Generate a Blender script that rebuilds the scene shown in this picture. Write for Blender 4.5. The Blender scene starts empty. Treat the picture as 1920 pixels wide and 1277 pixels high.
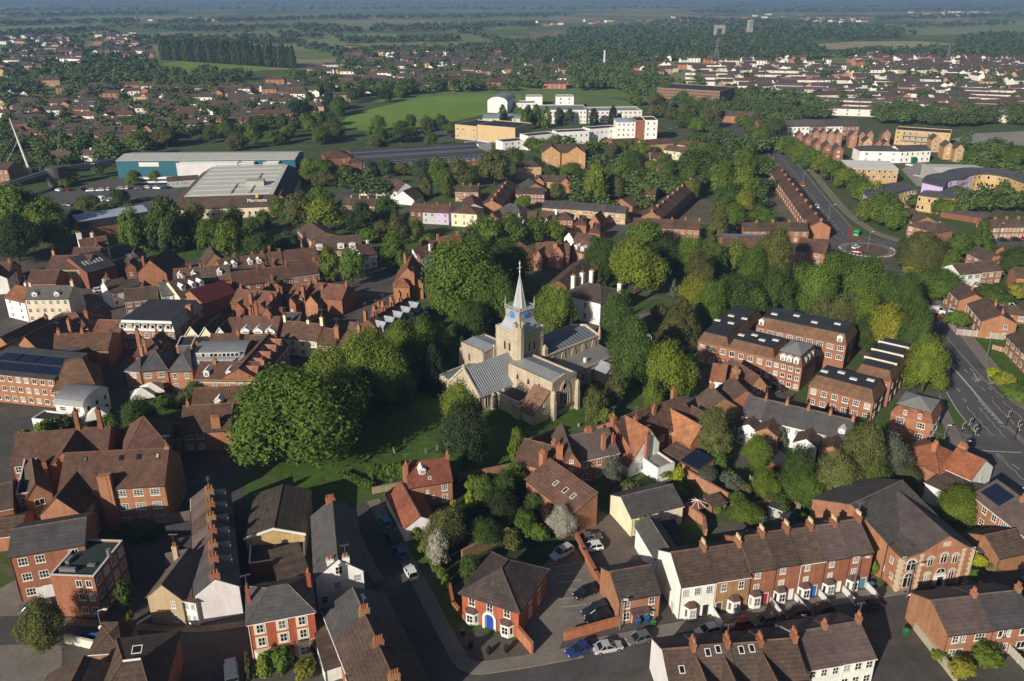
import bpy, math, random
import numpy as np
from mathutils import Vector, Matrix
R = math.radians
rng = random.Random(7)
C = bpy.context.scene
COL = C.collection

# ------------------------------------------------------------------ camera, sky, sun, exposure
F, CX, CY, CAMH = 1550.0, 960.0, 638.5, 90.0
PITCH = math.atan((CY + 15.0) / F)
cam_d = bpy.data.cameras.new('camera')
cam = bpy.data.objects.new('camera', cam_d)
COL.objects.link(cam)
cam_d.sensor_width = 36.0
cam_d.lens = F * 36.0 / 1920.0
cam_d.clip_start, cam_d.clip_end = 1.0, 40000.0
cam.location = (0, 0, CAMH)
cam.rotation_euler = (math.pi / 2 - PITCH, 0, 0)
C.camera = cam

SUN_AZ, SUN_EL = 234.0, 23.0          # direction towards the sun, measured from +X anticlockwise
world = bpy.data.worlds.new('World')
C.world = world
world.use_nodes = True
wn = world.node_tree
bg = wn.nodes['Background']
sky = wn.nodes.new('ShaderNodeTexSky')
sky.sky_type = 'NISHITA'
sky.sun_disc = False
sky.sun_elevation = R(SUN_EL)
sky.sun_rotation = R(90 - SUN_AZ)
sky.altitude = 100
sky.air_density = 1.0
sky.dust_density = 1.6
wn.links.new(sky.outputs[0], bg.inputs[0])
bg.inputs[1].default_value = 0.05
sl = bpy.data.lights.new('sun', 'SUN')
sl.energy = 5.0
sl.angle = R(0.5)
sl.color = (1.0, 0.90, 0.77)
sun = bpy.data.objects.new('sun', sl)
COL.objects.link(sun)
sd = Vector((math.cos(R(SUN_AZ)) * math.cos(R(SUN_EL)), math.sin(R(SUN_AZ)) * math.cos(R(SUN_EL)), math.sin(R(SUN_EL))))
sun.rotation_euler = sd.to_track_quat('Z', 'Y').to_euler()
sun.location = (-60, -60, 200)
C.view_settings.view_transform = 'Standard'
C.view_settings.look = 'None'
C.view_settings.gamma = 1.0
C.view_settings.exposure = 0.2
C.render.filter_size = 1.1
C.cycles.max_bounces = 5
C.cycles.diffuse_bounces = 2
C.cycles.glossy_bounces = 2
C.cycles.transparent_max_bounces = 4
C.cycles.volume_bounces = 0

# ------------------------------------------------------------------ survey: photograph point (1920 x 1277) on a level plane z -> metres
SP, CP = math.sin(PITCH), math.cos(PITCH)
def G(x, y, z=0.0):
    a, b = (x - CX) / F, -(y - CY) / F
    r = Vector((a, CP + b * SP, -SP + b * CP))
    t = (z - CAMH) / r.z
    return Vector((r.x * t, r.y * t, z))
def PX(p):
    x, y, z = p[0], p[1], p[2] - CAMH
    d = y * CP - z * SP
    return CX + F * x / d, CY - F * (y * SP + z * CP) / d, d
def height_at(g, ytop):
    lo, hi = 0.0, 90.0
    for _ in range(40):
        m = (lo + hi) / 2
        if PX((g.x, g.y, m))[1] > ytop: lo = m
        else: hi = m
    return lo

# ------------------------------------------------------------------ materials
def nodes_of(m):
    m.use_nodes = True
    return m.node_tree, m.node_tree.nodes, m.node_tree.links
def mat(name, col=None, rough=0.9, n=(), spec=0.25, metal=0.0, bump=None, speck=None, rand=0.0, course=0.0, streak=0.0, space='Object', transl=0.0):
    """base colour = col, or the object's own colour, times layers of noise; speck = (scale, threshold, colour) lichen or patches"""
    m = bpy.data.materials.new(name)
    t, N, L = nodes_of(m)
    b = N['Principled BSDF']
    b.inputs['Roughness'].default_value = rough
    b.inputs['Specular IOR Level'].default_value = spec
    b.inputs['Metallic'].default_value = metal
    oi = N.new('ShaderNodeObjectInfo')
    if col is None: cur = oi.outputs['Color']
    else:
        rgb = N.new('ShaderNodeRGB'); rgb.outputs[0].default_value = (*col, 1); cur = rgb.outputs[0]
    tc = N.new('ShaderNodeTexCoord')
    pos = N.new('ShaderNodeNewGeometry').outputs['Position'] if space == 'World' else tc.outputs[space]
    def mul(cur, fac, lo, hi):
        mr = N.new('ShaderNodeMapRange'); L.new(fac, mr.inputs[0])
        mr.inputs[1].default_value, mr.inputs[2].default_value = 0.25, 0.75
        mr.inputs[3].default_value, mr.inputs[4].default_value = lo, hi
        mx = N.new('ShaderNodeMix'); mx.data_type = 'RGBA'; mx.blend_type = 'MULTIPLY'; mx.inputs[0].default_value = 1
        L.new(cur, mx.inputs[6])
        cc = N.new('ShaderNodeCombineColor')
        for i in range(3): L.new(mr.outputs[0], cc.inputs[i])
        L.new(cc.outputs[0], mx.inputs[7])
        return mx.outputs[2]
    for sc, amp in n:
        no = N.new('ShaderNodeTexNoise'); no.inputs['Scale'].default_value = sc
        no.inputs['Detail'].default_value = 3
        L.new(pos, no.inputs['Vector'])
        cur = mul(cur, no.outputs[0], 1 - amp, 1 + amp)
    if streak:
        mp = N.new('ShaderNodeMapping'); mp.inputs['Scale'].default_value = (1.3, 1.3, .13); L.new(pos, mp.inputs[0]); no = N.new('ShaderNodeTexNoise'); no.inputs['Scale'].default_value = 1; no.inputs['Detail'].default_value = 4; L.new(mp.outputs[0], no.inputs[0]); cur = mul(cur, no.outputs[0], 1 - streak, 1 + streak * .6)
    if course:
        wv = N.new('ShaderNodeTexWave'); wv.bands_direction = 'Z'; wv.inputs['Scale'].default_value = 1.1; wv.inputs['Distortion'].default_value = 1.2; wv.inputs['Detail Scale'].default_value = 3; L.new(pos, wv.inputs['Vector'])
        cur = mul(cur, wv.outputs['Fac'], 1 - course, 1 + course)
    if rand:
        mr = N.new('ShaderNodeMapRange'); L.new(oi.outputs['Random'], mr.inputs[0])
        mr.inputs[3].default_value, mr.inputs[4].default_value = 1 - rand, 1 + rand
        mx = N.new('ShaderNodeMix'); mx.data_type = 'RGBA'; mx.blend_type = 'MULTIPLY'; mx.inputs[0].default_value = 1
        cc = N.new('ShaderNodeCombineColor')
        for i in range(3): L.new(mr.outputs[0], cc.inputs[i])
        L.new(cur, mx.inputs[6]); L.new(cc.outputs[0], mx.inputs[7]); cur = mx.outputs[2]
    if speck:
        no = N.new('ShaderNodeTexNoise'); no.inputs['Scale'].default_value = speck[0]; no.inputs['Detail'].default_value = 2
        L.new(pos, no.inputs['Vector'])
        mr = N.new('ShaderNodeMapRange'); L.new(no.outputs[0], mr.inputs[0])
        mr.inputs[1].default_value, mr.inputs[2].default_value = speck[1], speck[1] + 0.06
        mr.inputs[3].default_value, mr.inputs[4].default_value = 0, speck[3] if len(speck) > 3 else 0.6
        mx = N.new('ShaderNodeMix'); mx.data_type = 'RGBA'
        L.new(mr.outputs[0], mx.inputs[0]); L.new(cur, mx.inputs[6]); mx.inputs[7].default_value = (*speck[2], 1)
        cur = mx.outputs[2]
    L.new(cur, b.inputs['Base Color'])
    if bump:
        no = N.new('ShaderNodeTexNoise'); no.inputs['Scale'].default_value = bump[0]
        L.new(pos, no.inputs['Vector'])
        bp = N.new('ShaderNodeBump'); bp.inputs['Strength'].default_value = bump[1]; bp.inputs['Distance'].default_value = 0.1
        L.new(no.outputs[0], bp.inputs['Height']); L.new(bp.outputs[0], b.inputs['Normal'])
    if transl:
        tr = N.new('ShaderNodeBsdfTranslucent'); L.new(cur, tr.inputs[0])
        ms = N.new('ShaderNodeMixShader'); ms.inputs[0].default_value = transl
        L.new(b.outputs[0], ms.inputs[1]); L.new(tr.outputs[0], ms.inputs[2])
        L.new(ms.outputs[0], N['Material Output'].inputs[0])
    return m
MB_ = {}
MB_['brick'] = mat('brick', streak=.2, n=[(0.6, .16), (3.5, .16), (14, .12)], rough=.92, bump=(9, .25))
MB_['plaster'] = mat('plaster', streak=.12, n=[(0.35, .08), (1.6, .06)], rough=.85)
MB_['stone'] = mat('stone', streak=.22, n=[(0.5, .13), (2.6, .16), (9, .12)], rough=.95, bump=(6, .3))
MB_['tile'] = mat('tile', course=.10, n=[(0.22, .22), (0.9, .24), (3.2, .22), (9, .26)], rough=.88, bump=(7, .5), speck=(1.7, .68, (.22, .19, .14), .45))
MB_['slate'] = mat('slate', course=.07, n=[(0.22, .18), (0.9, .2), (3, .15), (9, .18)], rough=.7, bump=(8, .3), speck=(2.3, .71, (.2, .19, .15), .5), spec=.35)
MB_['lead'] = mat('lead', n=[(0.4, .12), (2.0, .10)], rough=.5, metal=.25, spec=.5)
MB_['felt'] = mat('felt', n=[(0.25, .25), (1.4, .18)], rough=.85)
MB_['sheet'] = mat('sheet', streak=.1, n=[(0.2, .08), (1.1, .06)], rough=.45, spec=.4)
FRAME = mat('window_paint', (.68, .67, .64), rough=.5, n=[(1.5, .05)])
STONETRIM = mat('pale_stone', (.52, .44, .31), n=[(2, .15)])
def glass_mat():
    m = bpy.data.materials.new('glass'); t, N, L = nodes_of(m); b = N['Principled BSDF']
    oi = N.new('ShaderNodeObjectInfo'); r = N.new('ShaderNodeValToRGB')
    r.color_ramp.interpolation = 'CONSTANT'
    r.color_ramp.elements[0].color = (.012, .015, .02, 1)
    e = r.color_ramp.elements[1]; e.position = .62; e.color = (.10, .11, .12, 1)
    e = r.color_ramp.elements.new(.8); e.color = (.33, .33, .31, 1)
    L.new(oi.outputs['Random'], r.inputs[0]); L.new(r.outputs[0], b.inputs['Base Color'])
    b.inputs['Roughness'].default_value = .07
    return m
GLASS = glass_mat()
POT = mat('terracotta', (.34, .13, .06), n=[(4, .2)], rand=.3)
BUFFPOT = mat('buff_clay', (.55, .43, .26), n=[(4, .2)], rand=.2)
SOLAR = mat('solar_cells', (.012, .018, .045), rough=.18, n=[(2, .2)], spec=.5)
BLACK = mat('black_paint', (.012, .012, .013), rough=.4)
METAL = mat('grey_metal', (.30, .31, .32), rough=.45, metal=.6)
BARK = mat('bark', (.09, .065, .045), n=[(3, .3)], bump=(12, .4))
def solid(name, col, **k): return mat(name, col, **k)
# ------------------------------------------------------------------ mesh helpers
THINGS = []           # every top-level thing, for the labels written at the end
def add_obj(name, me, parent=None, loc=(0, 0, 0), rot=(0, 0, 0), color=None):
    o = bpy.data.objects.new(name, me)
    COL.objects.link(o)
    if parent is not None: o.parent = parent
    o.location = loc
    o.rotation_euler = rot
    if color is not None: o.color = (*color, 1)
    return o
def mesh(name, v, f, mats, idx=None, smooth=False):
    me = bpy.data.meshes.new(name)
    me.from_pydata([tuple(p) for p in v], [], f)
    for m in mats: me.materials.append(m)
    if idx: me.polygons.foreach_set('material_index', idx)
    if smooth: me.polygons.foreach_set('use_smooth', [True] * len(me.polygons))
    me.update()
    return me
class MB:
    def __init__(s): s.v, s.f, s.i = [], [], []
    def add(s, v, f, m=0):
        o = len(s.v); s.v += [tuple(p) for p in v]; s.f += [tuple(a + o for a in q) for q in f]; s.i += [m] * len(f); return s
    def box(s, x0, x1, y0, y1, z0, z1, m=0):
        return s.add([(x0, y0, z0), (x1, y0, z0), (x1, y1, z0), (x0, y1, z0), (x0, y0, z1), (x1, y0, z1), (x1, y1, z1), (x0, y1, z1)],
                     [(0, 3, 2, 1), (4, 5, 6, 7), (0, 1, 5, 4), (1, 2, 6, 5), (2, 3, 7, 6), (3, 0, 4, 7)], m)
    def prism(s, prof, a0, a1, axis='x', m=0):
        """extrude a closed profile of (p, z) along x (profile in y,z) or along y (profile in x,z)"""
        n = len(prof)
        if axis == 'x': v = [(a0, p, z) for p, z in prof] + [(a1, p, z) for p, z in prof]
        else: v = [(p, a0, z) for p, z in prof] + [(p, a1, z) for p, z in prof]
        f = [tuple(range(n)), tuple(range(2 * n - 1, n - 1, -1))] + [(i, i + n, (i + 1) % n + n, (i + 1) % n) for i in range(n)]
        return s.add(v, f, m)
    def cyl(s, x, y, z0, z1, r0, r1, n=8, m=0, ph=0.0):
        v = []
        for z, r in ((z0, r0), (z1, r1)):
            v += [(x + r * math.cos(ph + 2 * math.pi * k / n), y + r * math.sin(ph + 2 * math.pi * k / n), z) for k in range(n)]
        f = [tuple(range(n - 1, -1, -1)), tuple(range(n, 2 * n))] + [(k, (k + 1) % n, (k + 1) % n + n, k + n) for k in range(n)]
        return s.add(v, f, m)
    def tube(s, pts, r, n=6, m=0):
        for a, b in zip(pts[:-1], pts[1:]):
            a, b = Vector(a), Vector(b); d = (b - a)
            if d.length < 1e-6: continue
            q = d.to_track_quat('Z', 'Y').to_matrix()
            v = []
            for p in (a, b):
                for k in range(n):
                    v.append(p + q @ Vector((r * math.cos(2 * math.pi * k / n), r * math.sin(2 * math.pi * k / n), 0)))
            s.add(v, [tuple(range(n - 1, -1, -1)), tuple(range(n, 2 * n))] + [(k, (k + 1) % n, (k + 1) % n + n, k + n) for k in range(n)], m)
        return s
    def me(s, name, mats, smooth=False):
        m = mesh(name, s.v, s.f, mats, s.i, smooth)
        return m
def thing(name, cat, loc, label=None, group=None, **extra):
    o = bpy.data.objects.new(name, None); COL.objects.link(o)
    o.empty_display_size = 1
    o.location = loc
    tagt(o, cat, label, group, **extra)
    return o
def tagt(o, cat, label=None, group=None, **extra):
    o['category'] = cat
    if label: o['label'] = label
    if group: o['group'] = group
    THINGS.append((o, cat, label, extra))
    return o
def setting(o, kind='structure'):
    o['kind'] = kind
    return o

# ------------------------------------------------------------------ windows, doors, chimneys (meshes shared between copies)
_wc = {}
def window_meshes(w, h, style):
    k = (round(w, 2), round(h, 2), style)
    if k in _wc: return _wc[k]
    fr, pn = MB(), MB()
    t = .10
    if style.startswith('a'):                       # round or pointed head
        n = 10; pts = []
        rise = w * (.5 if style == 'a' else .95)
        for i in range(n + 1):
            u = -1 + 2 * i / n
            if style == 'a': zz = math.sqrt(max(0, 1 - u * u))
            else: zz = (1 - abs(u)) ** .62
            pts.append((u * w / 2, h - rise + rise * zz))
        outer = [(-w / 2, 0)] + pts + [(w / 2, 0)]
        inner = [((x * (1 - 2 * t / w)), z - (t if i not in (0, len(outer) - 1) else -t)) for i, (x, z) in enumerate(outer)]
        N = len(outer)
        v = [(x, -.06, z) for x, z in outer] + [(x, -.06, z) for x, z in inner] + [(x, .03, z) for x, z in outer]
        f = [(i, i + N, i + 1 + N, i + 1) for i in range(N - 1)] + [(i + 2 * N, i, i + 1, i + 1 + 2 * N) for i in range(N - 1)]
        f.append((N - 1, 2 * N - 1, N, 0))
        fr.add(v, f)
        pn.add([(x, -.03, z) for x, z in inner], [tuple(range(N))])
        nm = 1 if w < 2 else 4
        for k2 in range(nm):
            x = -w / 2 + w * (k2 + 1) / (nm + 1)
            fr.box(x - .05, x + .05, -.06, -.02, 0, h - rise * .35)
        if style == 'a': fr.box(-w / 2, w / 2, -.06, -.02, h - rise - .04, h - rise + .04)
        else: fr.box(-w / 2, w / 2, -.07, -.02, h - rise - .06, h - rise + .06)
    else:
        for b in ((-w / 2, -w / 2 + t, 0, h), (w / 2 - t, w / 2, 0, h), (-w / 2 + t, w / 2 - t, h - t, h), (-w / 2 + t, w / 2 - t, 0, t)):
            fr.box(b[0], b[1], -.06, .03, b[2], b[3])
        nv, nh = {'s': (1, 1), 'c': (1, 0), 'm': (2, 3), 't': (2, 1), 'p': (0, 0), 'q': (3, 1)}[style[0]]
        for i in range(nv):
            x = -w / 2 + w * (i + 1) / (nv + 1); fr.box(x - .04, x + .04, -.055, -.005, t, h - t)
        for i in range(nh):
            z = h * (i + 1) / (nh + 1); fr.box(-w / 2 + t, w / 2 - t, -.055, -.006, z - .035, z + .035)
        fr.box(-w / 2 - .08, w / 2 + .08, -.12, .03, -.09, -.002)
        pn.add([(-w / 2 + .02, -.025, .02), (w / 2 - .02, -.025, .02), (w / 2 - .02, -.025, h - .02), (-w / 2 + .02, -.025, h - .02)], [(0, 1, 2, 3)])
    both = MB(); both.v, both.f, both.i = list(fr.v), list(fr.f), [0] * len(fr.f); both.add(pn.v, pn.f, 1)
    _wc[k] = (fr.me('window', [FRAME]), pn.me('pane', [GLASS]), both.me('window', [FRAME, GLASS]))
    return _wc[k]
def put_window(V, side, u, z, w, h, style='s', out=0.0):
    near = V.near
    fr, pn, both = window_meshes(w, h, style)
    x, y, rz = {'f': (u, -out, 0), 'r': (V.w + out, u, math.pi / 2), 'l': (-out, V.d - u, -math.pi / 2), 'b': (V.w - u, V.d + out, math.pi)}[side]
    if near:
        o = V.put('window', fr, x, y, z, rz)
        add_obj('pane', pn, o)
    else:
        o = V.put('window', both, x, y, z, rz)
    return o
_dc = {}
def put_door(V, side, u, col=(.05, .09, .2), w=.95, h=2.05, z=0.0):
    k = (w, h)
    if k not in _dc:
        b = MB(); b.box(-w / 2 - .1, -w / 2, -.07, .03, 0, h + .1, 1); b.box(w / 2, w / 2 + .1, -.07, .03, 0, h + .1, 1); b.box(-w / 2, w / 2, -.07, .03, h, h + .1, 1)
        b.box(-w / 2, w / 2, -.035, .03, 0, h, 0)
        _dc[k] = b.me('door', [MB_['plaster'], FRAME])
    x, y, rz = {'f': (u, 0, 0), 'r': (V.w, u, math.pi / 2), 'l': (0, V.d - u, -math.pi / 2), 'b': (V.w - u, V.d, math.pi)}[side]
    return V.put('door', _dc[k], x, y, z, rz, col)
_pc = {}
def pot_mesh(buff):
    if buff not in _pc:
        b = MB(); b.cyl(0, 0, 0, .55, .17, .13, 8); b.cyl(0, 0, .55, .62, .17, .17, 8)
        _pc[buff] = b.me('chimney_pot', [BUFFPOT if buff else POT])
    return _pc[buff]
def chimney(V, x, y, w=.9, d=.6, top=None, z0=None, pots=2, col=None, buff=False, walls='brick'):
    """stack at local x, y; its corbelled head is top metres above the ridge"""
    zr = V.ze + V.hr + (1.1 if top is None else top)
    z0 = V.ze - .3 if z0 is None else z0
    b = MB(); b.box(-w / 2, w / 2, -d / 2, d / 2, z0, zr - .35)
    b.box(-w / 2 - .07, w / 2 + .07, -d / 2 - .07, d / 2 + .07, zr - .35, zr - .2); b.box(-w / 2 - .01, w / 2 + .01, -d / 2 - .01, d / 2 + .01, zr - .2, zr)
    c = col or V.wallcol
    o = V.put('chimney', b.me('chimney', [MB_[walls]]), x, y, 0, 0, c)
    if V.near and pots and rng.random() < .4:
        a_ = MB(); a_.tube([(0, 0, zr - .4), (0, 0, zr + 2.2)], .035, 4); a_.tube([(-.7, 0, zr + 2.1), (.7, .2, zr + 2.1)], .03, 4); [a_.tube([(x, -.3, zr + 2.1), (x, .4, zr + 2.1)], .02, 3) for x in (-.6, -.3, 0, .3, .6)]
        add_obj('aerial', a_.me('aerial', [METAL]), o)
    if V.near or pots > 2:
        for k in range(pots):
            t = (k + .5) / pots - .5
            p = add_obj('chimney_pot', pot_mesh(buff), o, (t * w * .9 if w > d else 0, 0 if w > d else t * d * .9, zr))
    return o

# ------------------------------------------------------------------ a building volume: wall + roof with add-ons
WALL = dict(R=('brick', (.27, .115, .066)), O=('brick', (.34, .165, .09)), Y=('brick', (.47, .30, .15)), W=('plaster', (.80, .79, .76)),
            C=('plaster', (.72, .64, .47)), D=('brick', (.20, .085, .05)), G=('plaster', (.42, .43, .44)), S=('stone', (.455, .395, .295)),
            K=('plaster', (.45, .36, .21)), T=('plaster', (.50, .37, .21)), B=('brick', (.30, .17, .09)), P=('sheet', (.62, .63, .62)), E=('sheet', (.02, .12, .16)), L=('plaster', (.50, .40, .60)))
ROOF = dict(t=('tile', (.108, .060, .043)), o=('tile', (.19, .085, .05)), b=('tile', (.095, .066, .051)), s=('slate', (.078, .074, .074)), g=('lead', (.30, .32, .35)),
            d=('felt', (.035, .038, .045)), m=('sheet', (.62, .62, .58)), u=('slate', (.115, .085, .078)), z=('tile', (.085, .06, .045)), n=('sheet', (.30, .36, .42)), r=('sheet', (.10, .022, .02)), e=('felt', (.03, .05, .045)))
def vary(c, a=.10):
    k = 1 + rng.uniform(-a, a); return tuple(max(0, x * k * (1 + rng.uniform(-.03, .03))) for x in c)
class Vol:
    def put(V, name, me, x, y, z, rz=0.0, color=None, rx=0.0, parent=None):
        c, s = math.cos(V.ang), math.sin(V.ang)
        loc = Vector((V.P.x + c * x - s * y, V.P.y + s * x + c * y, z)) - V.root.location
        return add_obj(name, me, V.root, loc, (rx, 0, V.ang + rz), color)
    def world(V, x, y, z=0):
        c, s = math.cos(V.ang), math.sin(V.ang)
        return Vector((V.P.x + c * x - s * y, V.P.y + s * x + c * y, z))
def slab(prof, t):
    """thin shell: profile points and the same points lifted by t"""
    return prof + [(p, z + t) for p, z in reversed(prof)]
def volume(root, P, ang, w, d, ze, hr, roof='gx', wall='O', rf='t', z0=0.0, over=.3, near=True, verge=.12, prof=None, inset=None, wallcol=None, roofcol=None, toprf='d', names=('wall', 'roof')):
    V = Vol(); V.root, V.P, V.ang, V.w, V.d, V.ze, V.hr, V.near, V.roof = root, P, ang, w, d, ze, hr, near, roof
    wm, wc = WALL[wall]; rm, rc = ROOF[rf]
    V.wallcol = wallcol or vary(wc); V.roofcol = roofcol or vary(rc, .16)
    b = MB(); q = MB(); th = .16
    if roof == 'gx':
        b.prism([(0, z0), (d, z0), (d, ze), (d / 2, ze + hr), (0, ze)], 0, w, 'x')
        s = hr / (d / 2)
        q.prism(slab([(-over, ze - over * s + .01), (d / 2, ze + hr + .01), (d + over, ze - over * s + .01)], th), -verge, w + verge, 'x')
    elif roof == 'gy':
        b.prism([(0, z0), (0, ze), (w / 2, ze + hr), (w, ze), (w, z0)], 0, d, 'y')
        s = hr / (w / 2)
        q.prism(slab([(-over, ze - over * s + .01), (w / 2, ze + hr + .01), (w + over, ze - over * s + .01)], th), -verge, d + verge, 'y')
    elif roof == 'py':                                # own profile across the front, carried back along y
        b.prism([(prof[0][0], z0)] + list(prof) + [(prof[-1][0], z0)], 0, d, 'y')
        pr = [(x, z + .01) for x, z in prof]
        (xa, za), (xb, zb) = pr[0], pr[1]; sl_ = (zb - za) / (xb - xa); pr[0] = (xa - over, za - over * sl_)
        (xa, za), (xb, zb) = pr[-1], pr[-2]; sl_ = (zb - za) / (xb - xa); pr[-1] = (xa + over, za + over * sl_)
        q.prism(slab(pr, th), -verge, d + verge, 'y')
    elif roof in ('hx', 'hy'):
        b.box(0, w, 0, d, z0, ze)
        o = over; zo = ze - .05
        if roof == 'hx':
            i = min(d / 2, w / 2 - .02) if inset is None else inset
            r0, r1 = (i, d / 2), (w - i, d / 2)
        else:
            i = min(w / 2, d / 2 - .02) if inset is None else inset
            r0, r1 = (w / 2, i), (w / 2, d - i)
        v = [(-o, -o, zo), (w + o, -o, zo), (w + o, d + o, zo), (-o, d + o, zo), (-o, -o, zo + th), (w + o, -o, zo + th), (w + o, d + o, zo + th), (-o, d + o, zo + th), (*r0, ze + hr), (*r1, ze + hr)]
        f = [(0, 3, 2, 1), (0, 1, 5, 4), (1, 2, 6, 5), (2, 3, 7, 6), (3, 0, 4, 7)]
        f += [(4, 5, 9, 8), (5, 6, 9), (6, 7, 8, 9), (7, 4, 8)] if roof == 'hx' else [(4, 5, 8), (5, 6, 9, 8), (6, 7, 9), (7, 4, 8, 9)]
        q.add(v, f)
        V.ridge = (r0, r1)
    elif roof == 'mono':                              # low at the front, high at the back
        b.prism([(0, z0), (d, z0), (d, ze + hr), (0, ze)], 0, w, 'x')
        s = hr / d
        q.prism(slab([(-over, ze - over * s + .01), (d + .1, ze + hr + .1 * s + .01)], th), -verge, w + verge, 'x')
    elif roof == 'monob':                             # high at the front, low at the back
        b.prism([(0, z0), (d, z0), (d, ze), (0, ze + hr)], 0, w, 'x')
        s = hr / d
        q.prism(slab([(-.1, ze + hr + .1 * s + .01), (d + over, ze - over * s + .01)], th), -verge, w + verge, 'x')
    elif roof == 'flat':
        p = .3; t = .22
        b.box(0, w, 0, d, z0, ze)
        for bb in ((0, w, 0, t), (0, w, d - t, d), (0, t, t, d - t), (w - t, w, t, d - t)): b.box(*bb, ze + .002, ze + p)
        q.add([(t, t, ze + .03), (w - t, t, ze + .03), (w - t, d - t, ze + .03), (t, d - t, ze + .03)], [(0, 1, 2, 3)])
        cop = MB()
        for bb in ((-.05, w + .05, -.05, t + .04), (-.05, w + .05, d - t - .04, d + .05), (-.05, t + .04, t + .04, d - t - .04), (w - t - .04, w + .05, t + .04, d - t - .04)): cop.box(*bb, ze + p, ze + p + .08)
        V.put('coping', cop.me('coping', [MB_['plaster']]), 0, 0, 0, 0, (.6, .58, .54))
    elif roof == 'man':
        i = hr * .42 if inset is None else inset
        b.box(0, w, 0, d, z0, ze)
        o = .15
        v = [(-o, -o, ze), (w + o, -o, ze), (w + o, d + o, ze), (-o, d + o, ze), (i, i, ze + hr), (w - i, i, ze + hr), (w - i, d - i, ze + hr), (i, d - i, ze + hr)]
        q.add(v, [(0, 3, 2, 1), (0, 1, 5, 4), (1, 2, 6, 5), (2, 3, 7, 6), (3, 0, 4, 7)])
        tm, tcol = ROOF[toprf]
        tp = MB(); tp.box(i - .06, w - i + .06, i - .06, d - i + .06, ze + hr - .02, ze + hr + .12)
        V.put('roof_top', tp.me('roof_top', [MB_[tm]]), 0, 0, 0, 0, vary(tcol))
    elif roof == 'bar':                               # barrel vault along x
        n = 12; b.box(0, w, 0, d, z0, ze)
        pr = [(d / 2 - (d / 2 + over) * math.cos(math.pi * k / n), ze + hr * math.sin(math.pi * k / n)) for k in range(n + 1)]
        q.prism(slab(pr, .12), -.2, w + .2, 'x')
        b.prism([(p * .99 + .005 * d, z) for p, z in pr if z >= ze - .01], 0, w, 'x')
    elif roof == 'bary':
        n = 12; b.box(0, w, 0, d, z0, ze)
        pr = [(w / 2 - (w / 2 + over) * math.cos(math.pi * k / n), ze + hr * math.sin(math.pi * k / n)) for k in range(n + 1)]
        q.prism(slab(pr, .12), -.2, d + .2, 'y')
        b.prism([(p * .99 + .005 * w, z) for p, z in pr if z >= ze - .01], 0, d, 'y')
    V.wallobj = V.put(names[0], b.me(names[0], [MB_[wm]]), 0, 0, 0, 0, V.wallcol)
    if near and roof in ('gx', 'gy', 'hx', 'hy') and hr > 1 and rm in ('tile', 'slate'):
        r0, r1 = {'gx': ((-verge, d / 2), (w + verge, d / 2)), 'gy': ((w / 2, -verge), (w / 2, d + verge))}.get(roof) or V.ridge
        t_ = MB(); t_.tube([(*r0, ze + hr + th + .01), (*r1, ze + hr + th + .01)], .11, 5)
        if roof in ('hx', 'hy') and hr > 1.4:
            for e, cs in ((r0, ((-over, -over), (-over, d + over)) if roof == 'hx' else ((-over, -over), (w + over, -over))), (r1, ((w + over, -over), (w + over, d + over)) if roof == 'hx' else ((-over, d + over), (w + over, d + over)))):
                for c in cs: t_.tube([(*c, zo + th), (*e, ze + hr)], .10, 4)
        V.put('ridge_tiles', t_.me('ridge_tiles', [MB_['tile']]), 0, 0, 0, 0, vary((.17, .095, .065) if rm == 'tile' else (.15, .12, .105), .25))
    if near and roof in ('gx', 'hx', 'mono'):
        t_ = MB(); g_ = over + .06; zz = ze - (over * hr / (d / 2) if roof == 'gx' else (over * hr / d if roof == 'mono' else .05)) + .06; t_.tube([(-verge, -g_, zz), (w + verge, -g_, zz)], .07, 4); t_.tube([(.12, -.08, .1), (.12, -.08, zz - .25), (.12, -g_, zz)], .05, 4)
        V.put('gutter', t_.me('gutter', [BLACK if rng.random() < .6 else FRAME]), 0, 0, 0)
    if q.f: V.roofobj = V.put(names[1], q.me(names[1], [MB_[rm]]), 0, 0, 0, 0, V.roofcol)
    return V
def windows(V, spec):
    """'f2:5s' = front, 2 storeys, 5 columns, style s; pieces split by commas; '@a-b' limits them to fractions a to b of the wall; '/k' keeps only storey k and up"""
    for sp in spec.split(','):
        if not sp: continue
        a, _, lim = sp.partition('@'); lo, hi = (float(t) for t in lim.split('-')) if lim else (0, 1)
        side, st, rest = a[0], int(a[1]), a.split(':')[1]
        k0 = 0
        if '/' in rest: rest, kk = rest.split('/'); k0 = int(kk)
        nc = int(''.join(ch for ch in rest if ch.isdigit())); style = ''.join(ch for ch in rest if ch.isalpha()) or 's'
        if style == 's' and V.near: style = rng.choice('sssmct')
        L = V.w if side in 'fb' else V.d; jw = rng.uniform(.9, 1.08)
        sh = V.ze / st
        w = min(1.05 if style[0] in 'sap' else 1.6, L * (hi - lo) / nc * .6) * jw
        for k in range(k0, st):
            for c in range(nc):
                u = L * (lo + (hi - lo) * (c + .5) / nc)
                h = min(1.45, sh * .52)
                put_window(V, side, u, k * sh + sh * .30, w, h, style)
_dm = {}
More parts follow.
